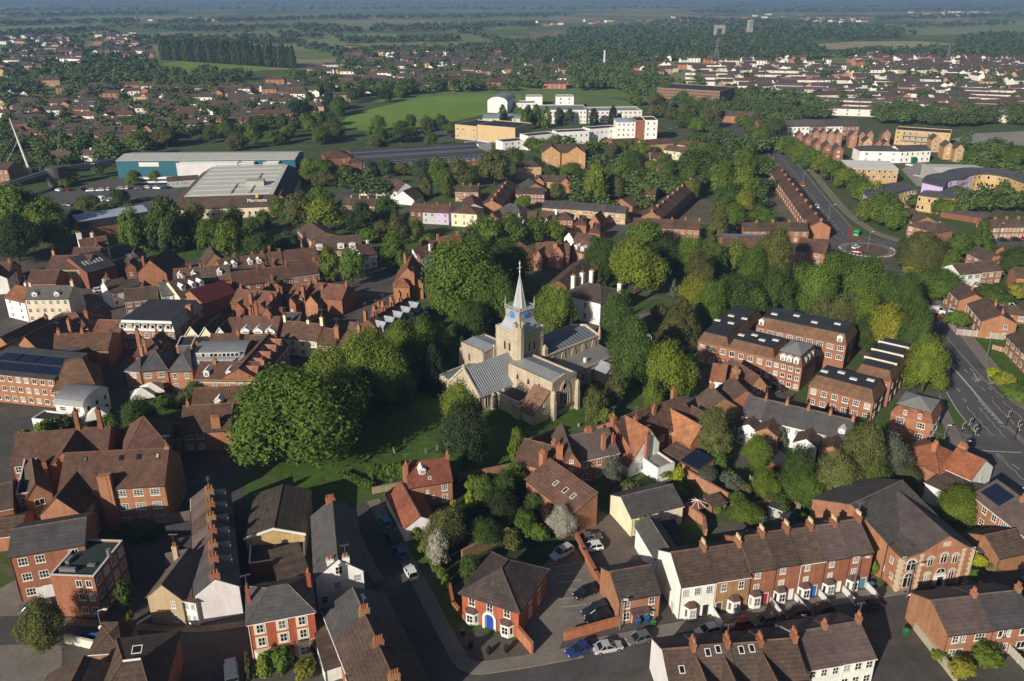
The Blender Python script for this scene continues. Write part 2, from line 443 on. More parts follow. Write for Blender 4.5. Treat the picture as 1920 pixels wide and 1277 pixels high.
def dormer(V, fx, yd, w=1.5, h=1.25, kind='g', rf=None, face='plaster', facecol=(.78, .77, .74), side='f', win='s'):
    """dormer whose front stands yd metres up the slope (measured level from the eave)"""
    s = V.hr / (V.d / 2) if V.roof in ('gx', 'hx') else (V.hr / V.d if V.roof == 'mono' else 2.2)
    zb = V.ze + s * yd
    pk = .55 * w / 1.5 if kind == 'g' else .12
    Lb, Lr = h / s, (h + pk) / s
    b = MB()
    b.prism([(-w / 2, 0), (-w / 2, h), (0, h + pk), (w / 2, h), (w / 2, 0)], 0, .12, 'y', 0)
    for sx in (-1, 1):
        x0, x1 = sorted((sx * w / 2, sx * (w / 2 - .1)))
        b.add([(x0, .12, 0), (x0, .12, h), (x0, Lb, h), (x1, .12, 0), (x1, .12, h), (x1, Lb, h)], [(0, 1, 2), (3, 5, 4), (0, 3, 4, 1), (1, 4, 5, 2), (0, 2, 5, 3)], 0)
    o = .14
    b.prism(slab([(-w / 2 - o, h - o * pk / (w / 2) + .02), (0, h + pk + .02), (w / 2 + o, h - o * pk / (w / 2) + .02)], .1), -.15, Lr, 'y', 1)
    rm = V.roofobj.data.materials[0]
    me = b.me('dormer', [MB_[face], rm])
    x, y, rz = (fx * V.w, yd, 0) if side == 'f' else (fx * V.w, V.d - yd, math.pi)
    o = V.put('dormer', me, x, y, zb, rz, facecol)
    fr, pn, both = window_meshes(w * .62, h * .78, win)
    add_obj('window', both, o, (0, -.02, h * .14))
    return o
_sk = {}
def skylight(V, fx, fs, w=.8, l=1.1, mats=None, t=.09, name='skylight', x=None):
    s = V.hr / (V.d / 2) if V.roof in ('gx', 'hx') else (V.hr / V.d if V.roof == 'mono' else 0)
    a = math.atan(s)
    yy = fs * (V.d / 2 if V.roof in ('gx', 'hx') else V.d)
    k = (w, l, name)
    if k not in _sk:
        b = MB()
        if name == 'skylight':
            for bb in ((-w / 2, w / 2, -l / 2, -l / 2 + .1), (-w / 2, w / 2, l / 2 - .1, l / 2), (-w / 2, -w / 2 + .1, -l / 2 + .1, l / 2 - .1), (w / 2 - .1, w / 2, -l / 2 + .1, l / 2 - .1)): b.box(*bb, .0, t)
            b.box(-w / 2 + .1, w / 2 - .1, -l / 2 + .1, l / 2 - .1, 0, t - .03, 1)
            _sk[k] = b.me(name, [FRAME if not mats else mats[0], GLASS])
        else:
            nx = max(1, round(w / 1.1)); ny = max(1, round(l / 1.7))
            for i in range(nx):
                for j in range(ny):
                    b.box(-w / 2 + w * i / nx + .03, -w / 2 + w * (i + 1) / nx - .03, -l / 2 + l * j / ny + .03, -l / 2 + l * (j + 1) / ny - .03, .02, t)
            _sk[k] = b.me(name, [SOLAR])
    z = V.ze + s * yy + .17 / max(.3, math.cos(a))
    return V.put(name, _sk[k], fx * V.w, yy, z, 0, None, a)
def frame_from(A, B, D, ze, zB=None, ridge=0.0):
    a, b = G(*A, ze), G(*B, ze if zB is None else zB)
    dx, dy = b.x - a.x, b.y - a.y
    w = math.hypot(dx, dy); ang = math.atan2(dy, dx)
    v = Vector((-math.sin(ang), math.cos(ang), 0))
    d = D if not isinstance(D, tuple) else abs((G(*D, ze) - b).dot(v))
    P = Vector((a.x, a.y, 0))
    return P, ang, w, d, v
def bld(A, B, D, ze, hr, roof, wall, rf, win='', label=None, name='house', cat='house', ch=(), root=None, group=None, zB=None, ridge=False, door=None, **k):
    """one building from its front eave corners A, B in the photograph (height ze) and its depth; with ridge=True A, B are the ends of the ridge"""
    P, ang, w, d, v = frame_from(A, B, D, ze + (hr if ridge else 0), None if zB is None else zB)
    if ridge: P = P - v * (d / 2)
    near = P.y < 260
    if root is None:
        ctr = P + Vector((math.cos(ang), math.sin(ang), 0)) * w / 2 + v * d / 2
        root = thing(name, cat, (ctr.x, ctr.y, 0), label, group, wall=wall, rf=rf, ze=ze, w=w, d=d, roof=roof)
    V = volume(root, P, ang, w, d, ze, hr, roof, wall, rf, near=near, **k)
    windows(V, win)
    for c in ch: chimney(V, c[0] * w, c[1] * d, *c[2:])
    if door: put_door(V, *door)
    return V
def row(A, B, n, D, ze, hr, walls, roofs, win, labels=None, ridge=False, chim=True, group=None, jit=.12, cat='terraced house', pots=4, buff=False, doors=None, name='terraced_house', roof='gx', zB=None, **k):
    """terrace: n houses side by side between A and B, each a thing of its own"""
    P, ang, w, d, v = frame_from(A, B, D, ze + (hr if ridge else 0), zB)
    if ridge: P = P - v * (d / 2)
    u = Vector((math.cos(ang), math.sin(ang), 0)); out = []
    near = P.y < 260
    for i in range(n):
        p = P + u * (w * i / n); wi = w / n
        ctr = p + u * wi / 2 + v * d / 2
        rt = thing(name, cat, (ctr.x, ctr.y, 0), labels[i] if labels else None, group, wall=walls[i % len(walls)], rf=roofs[i % len(roofs)], ze=ze, w=wi, d=d, roof='row', rowi=(i, n))
        V = volume(rt, p, ang, wi - .015, d, ze + (rng.uniform(-jit, jit) if n > 1 else 0), hr, roof, walls[i % len(walls)], roofs[i % len(roofs)], near=near, verge=0.0, **k)
        windows(V, win[i] if isinstance(win, (list, tuple)) else win)
        if chim: chimney(V, wi - .45 if i < n - 1 else wi - .35, d / 2, .55, 1.5 if pots > 2 else .9, rng.uniform(.9, 1.3), None, pots, None if walls[i % len(walls)] in 'ROYDB' else vary((.28, .14, .085)), buff)
        if doors: put_door(V, 'f', wi * doors[i][0], doors[i][1])
        out.append(V)
    return out
# ------------------------------------------------------------------ ground, roads, lawns
def sheet(name, pts, z, m, kind='structure', px=True, label=None):
    v = [tuple(G(x, y)[:2]) + (z,) for x, y in pts] if px else [(x, y, z) for x, y in pts]
    from mathutils.geometry import tessellate_polygon
    tri = tessellate_polygon([[Vector(p) for p in v]])
    area = sum((v[i][0] * v[(i + 1) % len(v)][1] - v[(i + 1) % len(v)][0] * v[i][1]) for i in range(len(v)))
    f = []
    for t in tri:
        a, b, c = (Vector(v[i]) for i in t)
        f.append(tuple(t) if (b - a).cross(c - a).z > 0 else tuple(reversed(t)))
    o = add_obj(name, mesh(name, v, f, [m]))
    if kind: o['kind'] = kind
    return o
def ground_mat():
    m = bpy.data.materials.new('countryside'); t, N, L = nodes_of(m); b = N['Principled BSDF']; b.inputs['Roughness'].default_value = .95
    b.inputs['Specular IOR Level'].default_value = .1
    geo = N.new('ShaderNodeNewGeometry')
    mp = N.new('ShaderNodeMapping'); mp.inputs['Scale'].default_value = (.0042, .0028, 1); mp.inputs['Rotation'].default_value = (0, 0, .5); L.new(geo.outputs[0], mp.inputs[0])
    no = N.new('ShaderNodeTexNoise'); no.inputs['Scale'].default_value = .8; L.new(mp.outputs[0], no.inputs[0])
    ad = N.new('ShaderNodeMix'); ad.data_type = 'RGBA'; ad.blend_type = 'ADD'; ad.inputs[0].default_value = .35; L.new(mp.outputs[0], ad.inputs[6]); L.new(no.outputs[1], ad.inputs[7])
    vo = N.new('ShaderNodeTexVoronoi'); vo.inputs['Scale'].default_value = 1; vo.voronoi_dimensions = '2D'; vo.distance = 'CHEBYCHEV'; L.new(ad.outputs[2], vo.inputs[0])
    sp = N.new('ShaderNodeSeparateColor'); L.new(vo.outputs['Color'], sp.inputs[0])
    r = N.new('ShaderNodeValToRGB'); cr = r.color_ramp; cr.interpolation = 'CONSTANT'
    cr.elements[0].color = (.085, .13, .04, 1); cr.elements[1].position = .16; cr.elements[1].color = (.14, .20, .06, 1)
    for p, c in ((.34, (.18, .21, .085)), (.48, (.11, .16, .05)), (.62, (.20, .23, .10)), (.74, (.27, .24, .14)), (.86, (.13, .19, .055))):
        e = cr.elements.new(p); e.color = (*c, 1)
    L.new(sp.outputs[0], r.inputs[0])
    n2 = N.new('ShaderNodeTexNoise'); n2.inputs['Scale'].default_value = .02; n2.inputs['Detail'].default_value = 4; L.new(geo.outputs[0], n2.inputs[0])
    mr = N.new('ShaderNodeMapRange'); L.new(n2.outputs[0], mr.inputs[0]); mr.inputs[3].default_value, mr.inputs[4].default_value = .6, 1.4
    mx = N.new('ShaderNodeMix'); mx.data_type = 'RGBA'; mx.blend_type = 'MULTIPLY'; mx.inputs[0].default_value = 1; L.new(r.outputs[0], mx.inputs[6])
    cc = N.new('ShaderNodeCombineColor'); [L.new(mr.outputs[0], cc.inputs[i]) for i in range(3)]; L.new(cc.outputs[0], mx.inputs[7])
    L.new(mx.outputs[2], b.inputs['Base Color'])
    return m
def town_mat():
    """yards, gardens and paths between the buildings: patches of grass, soil and old paving"""
    m = bpy.data.materials.new('town_ground'); t, N, L = nodes_of(m); b = N['Principled BSDF']; b.inputs['Roughness'].default_value = .95; b.inputs['Specular IOR Level'].default_value = .15
    geo = N.new('ShaderNodeNewGeometry')
    no = N.new('ShaderNodeTexNoise'); no.inputs['Scale'].default_value = .13; no.inputs['Detail'].default_value = 5; L.new(geo.outputs[0], no.inputs[0])
    r = N.new('ShaderNodeValToRGB'); cr = r.color_ramp
    cr.elements[0].position = .30; cr.elements[0].color = (.085, .082, .08, 1); cr.elements[1].position = .60; cr.elements[1].color = (.062, .115, .026, 1)
    for p, c in ((.38, (.11, .10, .088)), (.43, (.12, .105, .07)), (.47, (.07, .10, .03))):
        e = cr.elements.new(p); e.color = (*c, 1)
    L.new(no.outputs[0], r.inputs[0])
    n2 = N.new('ShaderNodeTexNoise'); n2.inputs['Scale'].default_value = 1.1; n2.inputs['Detail'].default_value = 4; L.new(geo.outputs[0], n2.inputs[0])
    mr = N.new('ShaderNodeMapRange'); L.new(n2.outputs[0], mr.inputs[0]); mr.inputs[3].default_value, mr.inputs[4].default_value = .55, 1.45
    mx = N.new('ShaderNodeMix'); mx.data_type = 'RGBA'; mx.blend_type = 'MULTIPLY'; mx.inputs[0].default_value = 1; L.new(r.outputs[0], mx.inputs[6])
    cc = N.new('ShaderNodeCombineColor'); [L.new(mr.outputs[0], cc.inputs[i]) for i in range(3)]; L.new(cc.outputs[0], mx.inputs[7])
    L.new(mx.outputs[2], b.inputs['Base Color'])
    return m
ASPH = mat('asphalt', (.098, .096, .098), rough=.85, n=[(.12, .22), (.8, .12), (5, .12)], space='World', speck=(.16, .63, (.13, .125, .12), .5))
ASPHD = mat('dark_asphalt', (.078, .074, .072), rough=.9, n=[(.15, .25), (1.2, .15), (6, .12)], space='World')
ASPHB = mat('brown_asphalt', (.185, .165, .145), rough=.92, n=[(.15, .18), (1.2, .15), (6, .12)], space='World', speck=(.3, .64, (.23, .21, .18), .5))
PAVE = mat('paving', (.19, .17, .15), rough=.92, n=[(.3, .16), (2.5, .16), (9, .1)], space='World')
OLDT = mat('old_paving', (.088, .08, .072), rough=.92, n=[(.07, .3), (.5, .2), (3, .2)], space='World', speck=(.09, .62, (.14, .12, .095), .7))
KERB = mat('kerb_stone', (.22, .19, .15), rough=.9, n=[(1.5, .2)], space='World')
GRASS = mat('grass', (.060, .112, .020), rough=.95, n=[(.08, .22), (.5, .25), (3, .28), (11, .25)], space='World', bump=(6, .6), spec=.1)
FIELD = mat('sports_turf', (.16, .265, .046), rough=.95, n=[(.012, .14), (.08, .10)], space='World', spec=.1)
PAINT = mat('road_paint', (.42, .41, .39), rough=.7, n=[(.9, .2), (6, .2)], space='World')
REDP = mat('red_surfacing', (.20, .085, .065), rough=.9, n=[(.8, .2)], space='World')
CONC = mat('pale_concrete', (.27, .25, .22), rough=.9, n=[(.03, .2), (.3, .2)], space='World')
sheet('ground', [(-9000, -60), (9000, -60), (9000, 14000), (-9000, 14000)], -.06, ground_mat(), px=False)
sheet('town_ground', [(-420, 40), (420, 40), (420, 560), (330, 760), (80, 720), (-130, 760), (-420, 640)], 0.0, town_mat(), px=False)
def road(name, pts, w, z, m, kerb=True, px=True):
    """strip of even width along a traced centre line"""
    g = [G(*p) for p in pts] if px else [Vector((*p, 0)) for p in pts]
    f = []
    for i in range(len(g) - 1):
        p0, p1, p2, p3 = g[max(0, i - 1)], g[i], g[i + 1], g[min(len(g) - 1, i + 2)]
        for k in range(6):
            t = k / 6; f.append(.5 * ((2 * p1) + (p2 - p0) * t + (2 * p0 - 5 * p1 + 4 * p2 - p3) * t * t + (3 * p1 - p0 - 3 * p2 + p3) * t ** 3))
    f.append(g[-1]); n = len(f); nr = []
    for i in range(n):
        u = (f[min(n - 1, i + 1)] - f[max(0, i - 1)]).normalized(); nr.append(Vector((-u.y, u.x, 0)))
    ww = w if callable(w) else (lambda t: w)
    v = []; fc = []
    for i in range(n):
        h = ww(i / (n - 1)) / 2; a, b = f[i] + nr[i] * h, f[i] - nr[i] * h; v += [(a.x, a.y, z), (b.x, b.y, z)]
    fc = [(2 * i, 2 * i + 1, 2 * i + 3, 2 * i + 2) for i in range(n - 1)]
    setting(add_obj(name, mesh(name, v, fc, [m])))
    if name == 'pavement':
        for sg in (-1, 1):
            kv = []
            for i in range(n):
                h = ww(i / (n - 1)) / 2; a, b = f[i] + nr[i] * sg * (h - .18), f[i] + nr[i] * sg * (h + .02); kv += [(a.x, a.y, z + .012), (b.x, b.y, z + .012), (b.x, b.y, -.02)]
            setting(add_obj('kerb', mesh('kerb', kv, [q for i in range(n - 1) for q in ((3 * i, 3 * i + 1, 3 * i + 4, 3 * i + 3), (3 * i + 1, 3 * i + 2, 3 * i + 5, 3 * i + 4))], [KERB])))
    return f, nr, ww
def line(name, f, nr, off, w, z, m=None, dash=None, t0=0.0, t1=1.0, wob=0.0):
    """painted line at a sideways offset from a traced road; dash = (mark, gap) in metres"""
    b = MB(); s = 0.0; n = len(f); i0, i1 = int(t0 * (n - 1)), int(t1 * (n - 1))
    for i in range(i0, i1):
        a, c = f[i] + nr[i] * off, f[i + 1] + nr[i + 1] * off; l = (c - a).length; k = max(1, int(l / .6))
        for j in range(k):
            p, q = a.lerp(c, j / k), a.lerp(c, (j + 1) / k); ss = s + l * (j + .5) / k
            if dash and (ss % (dash[0] + dash[1])) > dash[0]: continue
            o0 = nr[i] * (wob * ((int(ss / 1.8) % 2) * 2 - 1) * .5) if wob else Vector((0, 0, 0))
            h = nr[i] * w / 2
            b.add([(p - h + o0).to_tuple()[:2] + (z,), (q - h + o0).to_tuple()[:2] + (z,), (q + h + o0).to_tuple()[:2] + (z,), (p + h + o0).to_tuple()[:2] + (z,)], [(0, 1, 2, 3)])
        s += l
    if b.f:
        o = add_obj(name, b.me(name, [m or PAINT])); o['kind'] = 'structure'
        return o
sheet('old_town_paving', [(-40, 1000), (330, 960), (440, 900), (470, 760), (540, 690), (700, 600), (790, 570), (800, 500), (700, 470), (590, 440), (540, 480), (400, 490), (260, 480), (150, 440), (-40, 500)], .01, OLDT)
sheet('street_paving', [(-60, 1150), (330, 960), (640, 940), (900, 1240), (1240, 1060), (1660, 1120), (1960, 1060), (1960, 1300), (-60, 1300)], .008, OLDT)
sheet('junction_road', [(1766, 772), (1800, 800), (1840, 822), (1930, 900), (1930, 992), (1850, 900), (1796, 870), (1772, 840)], .018, ASPH)
sheet('meadow', [(-20, 330), (140, 318), (220, 285), (640, 262), (640, 240), (860, 236), (940, 262), (1240, 275), (1330, 255), (1440, 262), (1440, 300), (1340, 372), (1180, 405), (960, 380), (900, 320), (660, 318), (560, 345), (420, 318), (100, 345), (-20, 360)], .006, mat('rough_grass', (.062, .095, .03), rough=.95, n=[(.04, .35), (.3, .3), (2, .2)], space='World'))
# big roads
main = road('main_road', [(1990, 900), (1900, 810), (1835, 730), (1790, 660), (1752, 600), (1720, 550), (1690, 510), (1665, 485)], lambda t: 17.5 - 6 * max(0, t - .35), .02, ASPH)
f, nr, ww = main
def mark(name, pts, w=.16, dash=None, wob=0.0, z=.03):
    """painted line through traced points; wob makes the zigzag of a crossing approach"""
    g = [G(*p) for p in pts]; b = MB(); s = 0.0; prev = None
    for p, q in zip(g[:-1], g[1:]):
        l = (q - p).length; u = (q - p).normalized(); nv = Vector((-u.y, u.x, 0)); k = max(1, int(l / .5))
        for j in range(k):
            t0, t1 = s + l * j / k, s + l * (j + 1) / k
            if dash and (t0 % (dash[0] + dash[1])) > dash[0]: continue
            o = [nv * (wob * (abs(((t / 3.6) % 1) * 4 - 2) - 1)) for t in (t0, t1)]
            a, c = p.lerp(q, j / k) + o[0], p.lerp(q, (j + 1) / k) + o[1]; h = nv * w / 2
            b.add([(v.x, v.y, z) for v in (a - h, c - h, c + h, a + h)], [(0, 1, 2, 3)])
        s += l
    setting(add_obj(name, b.me(name, [PAINT])))
mark('centre_line', [(1700, 585), (1722, 611), (1751, 645), (1785, 688), (1820, 728), (1845, 760), (1878, 795)], .3); mark('centre_line', [(1785, 686), (1822, 728), (1848, 759), (1880, 794)], .2)
mark('edge_line', [(1757, 703), (1768, 722), (1780, 745), (1795, 770), (1815, 795), (1836, 818)], .25); mark('edge_line', [(1768, 624), (1800, 662), (1845, 712), (1882, 747)], .14)
for q in ([(1745, 662), (1775, 700), (1790, 718), (1801, 738), (1814, 758)], [(1780, 660), (1797, 680), (1830, 716), (1862, 748)], [(1818, 690), (1850, 722), (1872, 745)], [(1738, 620), (1758, 645)]): mark('lane_line', q, .16, (2.2, 3.2))
for q in ([(1812, 762), (1862, 818)], [(1836, 765), (1884, 820)], [(1859, 750), (1903, 797)], [(1879, 752), (1925, 792)], [(1866, 850), (1925, 905)]): mark('zigzag_line', q, .13, None, .2)
for k in range(8): x, y = 1832 + 6.2 * k, 752 + 6.6 * k; mark('hatching', [(x, y), (x + 13, y + 4)], .28)
mark('stop_line', [(1837, 845), (1915, 849)], .3); mark('lane_line', [(1872, 852), (1925, 890)], .16, (2, 2))
for x, y in ((1826, 708), (1852, 713)): mark('lane_arrow', [(x, y - 8), (x + 8, y + 8)], .3); mark('lane_arrow', [(x + 2, y + 5), (x + 8, y + 8), (x + 10, y + 2)], .3)
sheet('refuge', [(1884, 800), (1892, 799), (1935, 838), (1935, 850)], .10, PAVE)
road('pavement', [(1990, 800), (1905, 748), (1868, 700), (1820, 640), (1778, 585), (1745, 540)], 3.4, .10, PAVE)
sheet('pavement', [(1762, 735), (1772, 760), (1812, 838), (1795, 848), (1755, 770)], .06, PAVE)
rc = G(1626, 468)
def circle(c, r, z, m, name, n=40, sx=1.0): return sheet(name, [(c.x + r * sx * math.cos(2 * math.pi * k / n), c.y + r * math.sin(2 * math.pi * k / n)) for k in range(n)], z, m, px=False)
circle(rc, 19, .024, ASPH, 'roundabout_road')
circle(rc, 10.2, .05, KERB, 'roundabout_kerb'); circle(rc, 9.6, .07, PAVE, 'roundabout_apron'); circle(rc, 7.6, .10, mat('island_paving', (.12, .085, .07), n=[(.8, .2)]), 'roundabout_island')
b = MB()
for k in range(26):
    a = math.pi * (.9 + 1.2 * k / 26); r_ = 9.9; x, y = rc.x + r_ * math.cos(a), rc.y + r_ * math.sin(a); b.cyl(x, y, .05, .3, .5, .4, 6)
rb = add_obj('roundabout_blocks', b.me('roundabout_blocks', [mat('pale_block', (.42, .40, .36))])); tagt(rb, 'kerb blocks', 'arc of pale kerb blocks along the near edge of the roundabout island')
north = road('north_road', [(1640, 462), (1585, 440), (1555, 408), (1520, 365), (1490, 325), (1462, 292), (1440, 270), (1380, 240), (1260, 200), (1180, 188), (1150, 182)], 13, .02, ASPH)
f, nr, ww = north; line('lane_line', f, nr, 0, .25, .028, None, (3, 3), .06, .6); line('lane_line', f, nr, 5.8, .2, .028, None, None, 0, .6); line('lane_line', f, nr, -5.8, .2, .028, None, None, 0, .6)
sheet('red_lane', [(1588, 428), (1602, 425), (1618, 452), (1590, 448)], .032, REDP)
road('pavement', [(1690, 452), (1640, 435), (1590, 400), (1550, 355), (1515, 312), (1480, 282)], 3.5, .08, PAVE)
side = road('side_road', [(1600, 475), (1560, 470), (1500, 462), (1420, 456), (1330, 452)], 8, .021, ASPHD)
road('east_road', [(1660, 470), (1760, 460), (1840, 455), (1960, 452)], 9, .022, ASPH)
jr = road('junction_road', [(1090, 470), (1130, 445), (1165, 425), (1200, 405), (1250, 375), (1290, 345)], 8, .02, ASPH)
road('lane', [(985, 500), (1010, 470), (1060, 440), (1100, 440)], 6, .018, ASPHD); road('lane', [(800, 420), (880, 415), (960, 430), (1040, 435)], 6, .019, ASPH)
road('estate_road', [(1145, 425), (1110, 380), (1090, 330), (1105, 295), (1200, 265), (1290, 250)], 7, .018, ASPH); road('estate_road', [(900, 400), (935, 375), (965, 350)], 6, .018, ASPH)
road('station_road', [(0, 372), (90, 360), (150, 366)], 9, .018, ASPH); sheet('station_yard', [(100, 362), (190, 345), (330, 348), (345, 400), (290, 420), (250, 395), (120, 395)], .012, ASPH); sheet('railway', [(150, 338), (560, 316), (560, 330), (150, 352)], .016, mat('ballast', (.11, .095, .08), n=[(.8, .3)], space='World'))
road('curved_road', [(560, 350), (620, 345), (660, 340), (650, 365), (600, 400)], 9, .018, ASPH)
# streets at the bottom
road('side_street', [(860, 1330), (815, 1250), (775, 1170), (730, 1080), (695, 1000), (668, 945)], 6.6, .02, ASPHD)
road('terrace_street', [(830, 1262), (960, 1262), (1100, 1235), (1300, 1195), (1500, 1160), (1700, 1128), (1960, 1088)], 7.2, .022, ASPHD)
road('pavement', [(700, 938), (752, 1030), (800, 1120), (845, 1205), (880, 1250), (960, 1245), (1090, 1222)], 2.4, .10, PAVE); road('pavement', [(1090, 1213), (1300, 1172), (1500, 1136), (1690, 1105)], 2.2, .10, PAVE); road('pavement', [(640, 945), (665, 1000), (690, 1055), (712, 1090)], 1.8, .10, PAVE)
road('west_street', [(-60, 1185), (100, 1180), (240, 1190), (380, 1187), (480, 1178)], 6.4, .02, ASPHD); road('pavement', [(120, 1165), (250, 1175), (380, 1180), (470, 1168)], 1.4, .10, mat('ochre_paving', (.24, .18, .11), n=[(1.2, .2)], space='World')); road('west_street', [(20, 1340), (30, 1230), (20, 1160), (-30, 1120)], 12, .018, ASPHB)
road('back_lane', [(470, 1180), (450, 1120), (440, 1040), (437, 960), (432, 900)], 4.6, .018, ASPHD); road('back_lane', [(430, 1300), (440, 1240), (455, 1185)], 5.5, .019, ASPHD)
sheet('car_park', [(1005, 1075), (1060, 1018), (1082, 1030), (1158, 1160), (1058, 1198), (1040, 1232), (985, 1226), (985, 1190)], .03, ASPHB)
sheet('car_park', [(1080, 1010), (1120, 955), (1155, 975), (1215, 1040), (1228, 1065), (1135, 1082)], .028, mat('brown_tarmac', (.125, .10, .085), rough=.9, n=[(.2, .2), (1.4, .15)], space='World'))
for k in range(6):                                    # bay lines
    a, c = Vector((1040, 1064)).lerp(Vector((1052, 1139)), k / 5), Vector((1078, 1056)).lerp(Vector((1150, 1128)), k / 5)
    p, q = G(*a), G(*c); u = (q - p).normalized() * 4.2; s = Vector((-u.y, u.x, 0)).normalized() * .06; q = p + u
    setting(add_obj('bay_line', mesh('bay_line', [tuple(t)[:2] + (.036,) for t in (p - s, q - s, q + s, p + s)], [(0, 1, 2, 3)], [PAINT])))
sheet('forecourt', [(842, 1192), (870, 1180), (975, 1205), (1030, 1240), (905, 1240)], .07, mat('setts', (.10, .085, .075), n=[(1.5, .2), (7, .2)], space='World'))
sheet('school_yard', [(200, 990), (330, 960), (345, 1010), (320, 1110), (230, 1140), (210, 1060)], .012, ASPHD); sheet('office_yard', [(-10, 790), (120, 770), (130, 810), (60, 860), (-10, 860)], .012, ASPHD); sheet('office_court', [(1400, 745), (1455, 725), (1520, 760), (1500, 790)], .012, ASPHD)
sheet('manor_drive', [(1195, 590), (1230, 585), (1225, 660), (1190, 650)], .012, ASPHB)
# lawns and fields
sheet('churchyard_grass', [(540, 700), (640, 640), (700, 590), (780, 560), (860, 600), (1000, 610), (1160, 650), (1205, 740), (1120, 790), (1040, 812), (965, 850), (950, 900), (700, 925), (560, 915), (470, 880), (470, 760)], .02, GRASS)
sheet('verge_grass', [(1792, 625), (1812, 630), (1850, 690), (1905, 740), (1960, 800), (1960, 740), (1870, 640), (1830, 612)], .03, GRASS); sheet('verge_grass', [(1780, 560), (1800, 562), (1810, 590), (1796, 598)], .03, GRASS); sheet('lawn', [(272, 472), (300, 458), (390, 455), (400, 480), (330, 486)], .02, GRASS); sheet('lawn', [(270, 770), (330, 742), (345, 760), (300, 800), (200, 830), (150, 850), (140, 830)], .02, GRASS); sheet('lawn', [(1690, 500), (1760, 490), (1800, 520), (1740, 560)], .018, GRASS); sheet('manor_lawn', [(1110, 640), (1200, 600), (1290, 560), (1330, 610), (1260, 690), (1190, 720)], .016, GRASS); sheet('park_grass', [(1250, 360), (1300, 320), (1345, 318), (1340, 350), (1290, 365)], .02, GRASS)
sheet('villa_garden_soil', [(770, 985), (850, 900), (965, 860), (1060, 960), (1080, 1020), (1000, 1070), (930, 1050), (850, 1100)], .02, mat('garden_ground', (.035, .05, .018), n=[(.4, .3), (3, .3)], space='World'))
sheet('playing_field', [(632, 238), (650, 220), (700, 203), (760, 190), (830, 179), (890, 176), (978, 178), (978, 196), (905, 215), (850, 228), (770, 243), (690, 246)], .04, FIELD)
sheet('playing_field', [(288, 122), (350, 113), (470, 118), (505, 127), (480, 134), (380, 134)], .04, FIELD); sheet('school_court', [(725, 250), (790, 232), (862, 236), (850, 262), (760, 268)], .03, ASPH)
STRAW = mat('dry_grass', (.32, .29, .16), n=[(.02, .25), (.1, .2)], space='World'); HAYG = mat('pale_pasture', (.19, .235, .095), n=[(.006, .2), (.05, .15)], space='World')
for pts, m_ in (([(1515, 84), (1600, 78), (1720, 77), (1792, 82), (1780, 91), (1640, 94), (1540, 92)], STRAW), ([(1640, 50), (1780, 40), (1925, 38), (1925, 62), (1720, 66), (1660, 60)], HAYG), ([(0, 50), (120, 46), (200, 48), (205, 58), (90, 64), (0, 64)], HAYG), ([(640, 92), (760, 86), (850, 84), (840, 92), (720, 98)], STRAW), ([(560, 70), (700, 62), (770, 66), (700, 74), (580, 78)], HAYG), ([(280, 66), (480, 60), (560, 62), (555, 76), (330, 76)], HAYG), ([(1160, 92), (1260, 84), (1265, 90), (1180, 97)], STRAW), ([(990, 60), (1060, 57), (1080, 66), (1000, 70)], mat('bare_soil', (.21, .16, .11), n=[(.02, .3)], space='World')), ([(640, 44), (900, 40), (1000, 44), (900, 50), (660, 52)], HAYG), ([(960, 84), (1090, 80), (1100, 88), (985, 92)], HAYG)):
    sheet('field', pts, .05, m_)
sheet('yard', [(1780, 262), (1830, 250), (1925, 246), (1925, 272), (1850, 276)], .03, CONC); sheet('service_yard', [(1690, 318), (1720, 300), (1745, 312), (1765, 345), (1720, 350)], .03, CONC); sheet('terrace_gardens', [(1440, 330), (1500, 400), (1520, 440), (1420, 425), (1360, 400)], .02, mat('worn_gardens', (.12, .11, .07), n=[(.08, .4), (.6, .3)], space='World')); sheet('terrace_gardens', [(1220, 420), (1290, 350), (1340, 385), (1330, 420)], .02, bpy.data.materials['worn_gardens'])
# ------------------------------------------------------------------ trees: leaf clumps through the crown's volume, tapered trunk with limbs
def leaf_mesh(name, pos, nrm, size, seed, m, aspect=1.5):
    r = np.random.default_rng(seed)
    n = len(pos)
    t = r.normal(size=(n, 3)); t -= nrm * (t * nrm).sum(1, keepdims=True); t /= np.linalg.norm(t, axis=1, keepdims=True) + 1e-9
    bt = np.cross(nrm, t)
    s = size * r.choice([.55, .8, 1.0, 1.35], n)[:, None]
    a, b = t * s * aspect * .5, bt * s * .5
    v = np.stack([pos - a - b * .6, pos - b * .1 + a * .1 + b, pos + a, pos + a * .1 - b], 1).reshape(-1, 3)
    return quads(name, v, m)
def quads(name, v, m):
    n = len(v) // 4
    me = bpy.data.meshes.new(name)
    me.vertices.add(4 * n); me.vertices.foreach_set('co', v.astype(np.float32).ravel())
    me.loops.add(4 * n); me.loops.foreach_set('vertex_index', np.arange(4 * n, dtype=np.int32))
    me.polygons.add(n); me.polygons.foreach_set('loop_start', np.arange(0, 4 * n, 4, dtype=np.int32)); me.polygons.foreach_set('loop_total', np.full(n, 4, dtype=np.int32))
    me.materials.append(m)
    me.update(calc_edges=True)
    return me
def unit(v): return v / (np.linalg.norm(v, axis=1, keepdims=True) + 1e-9)
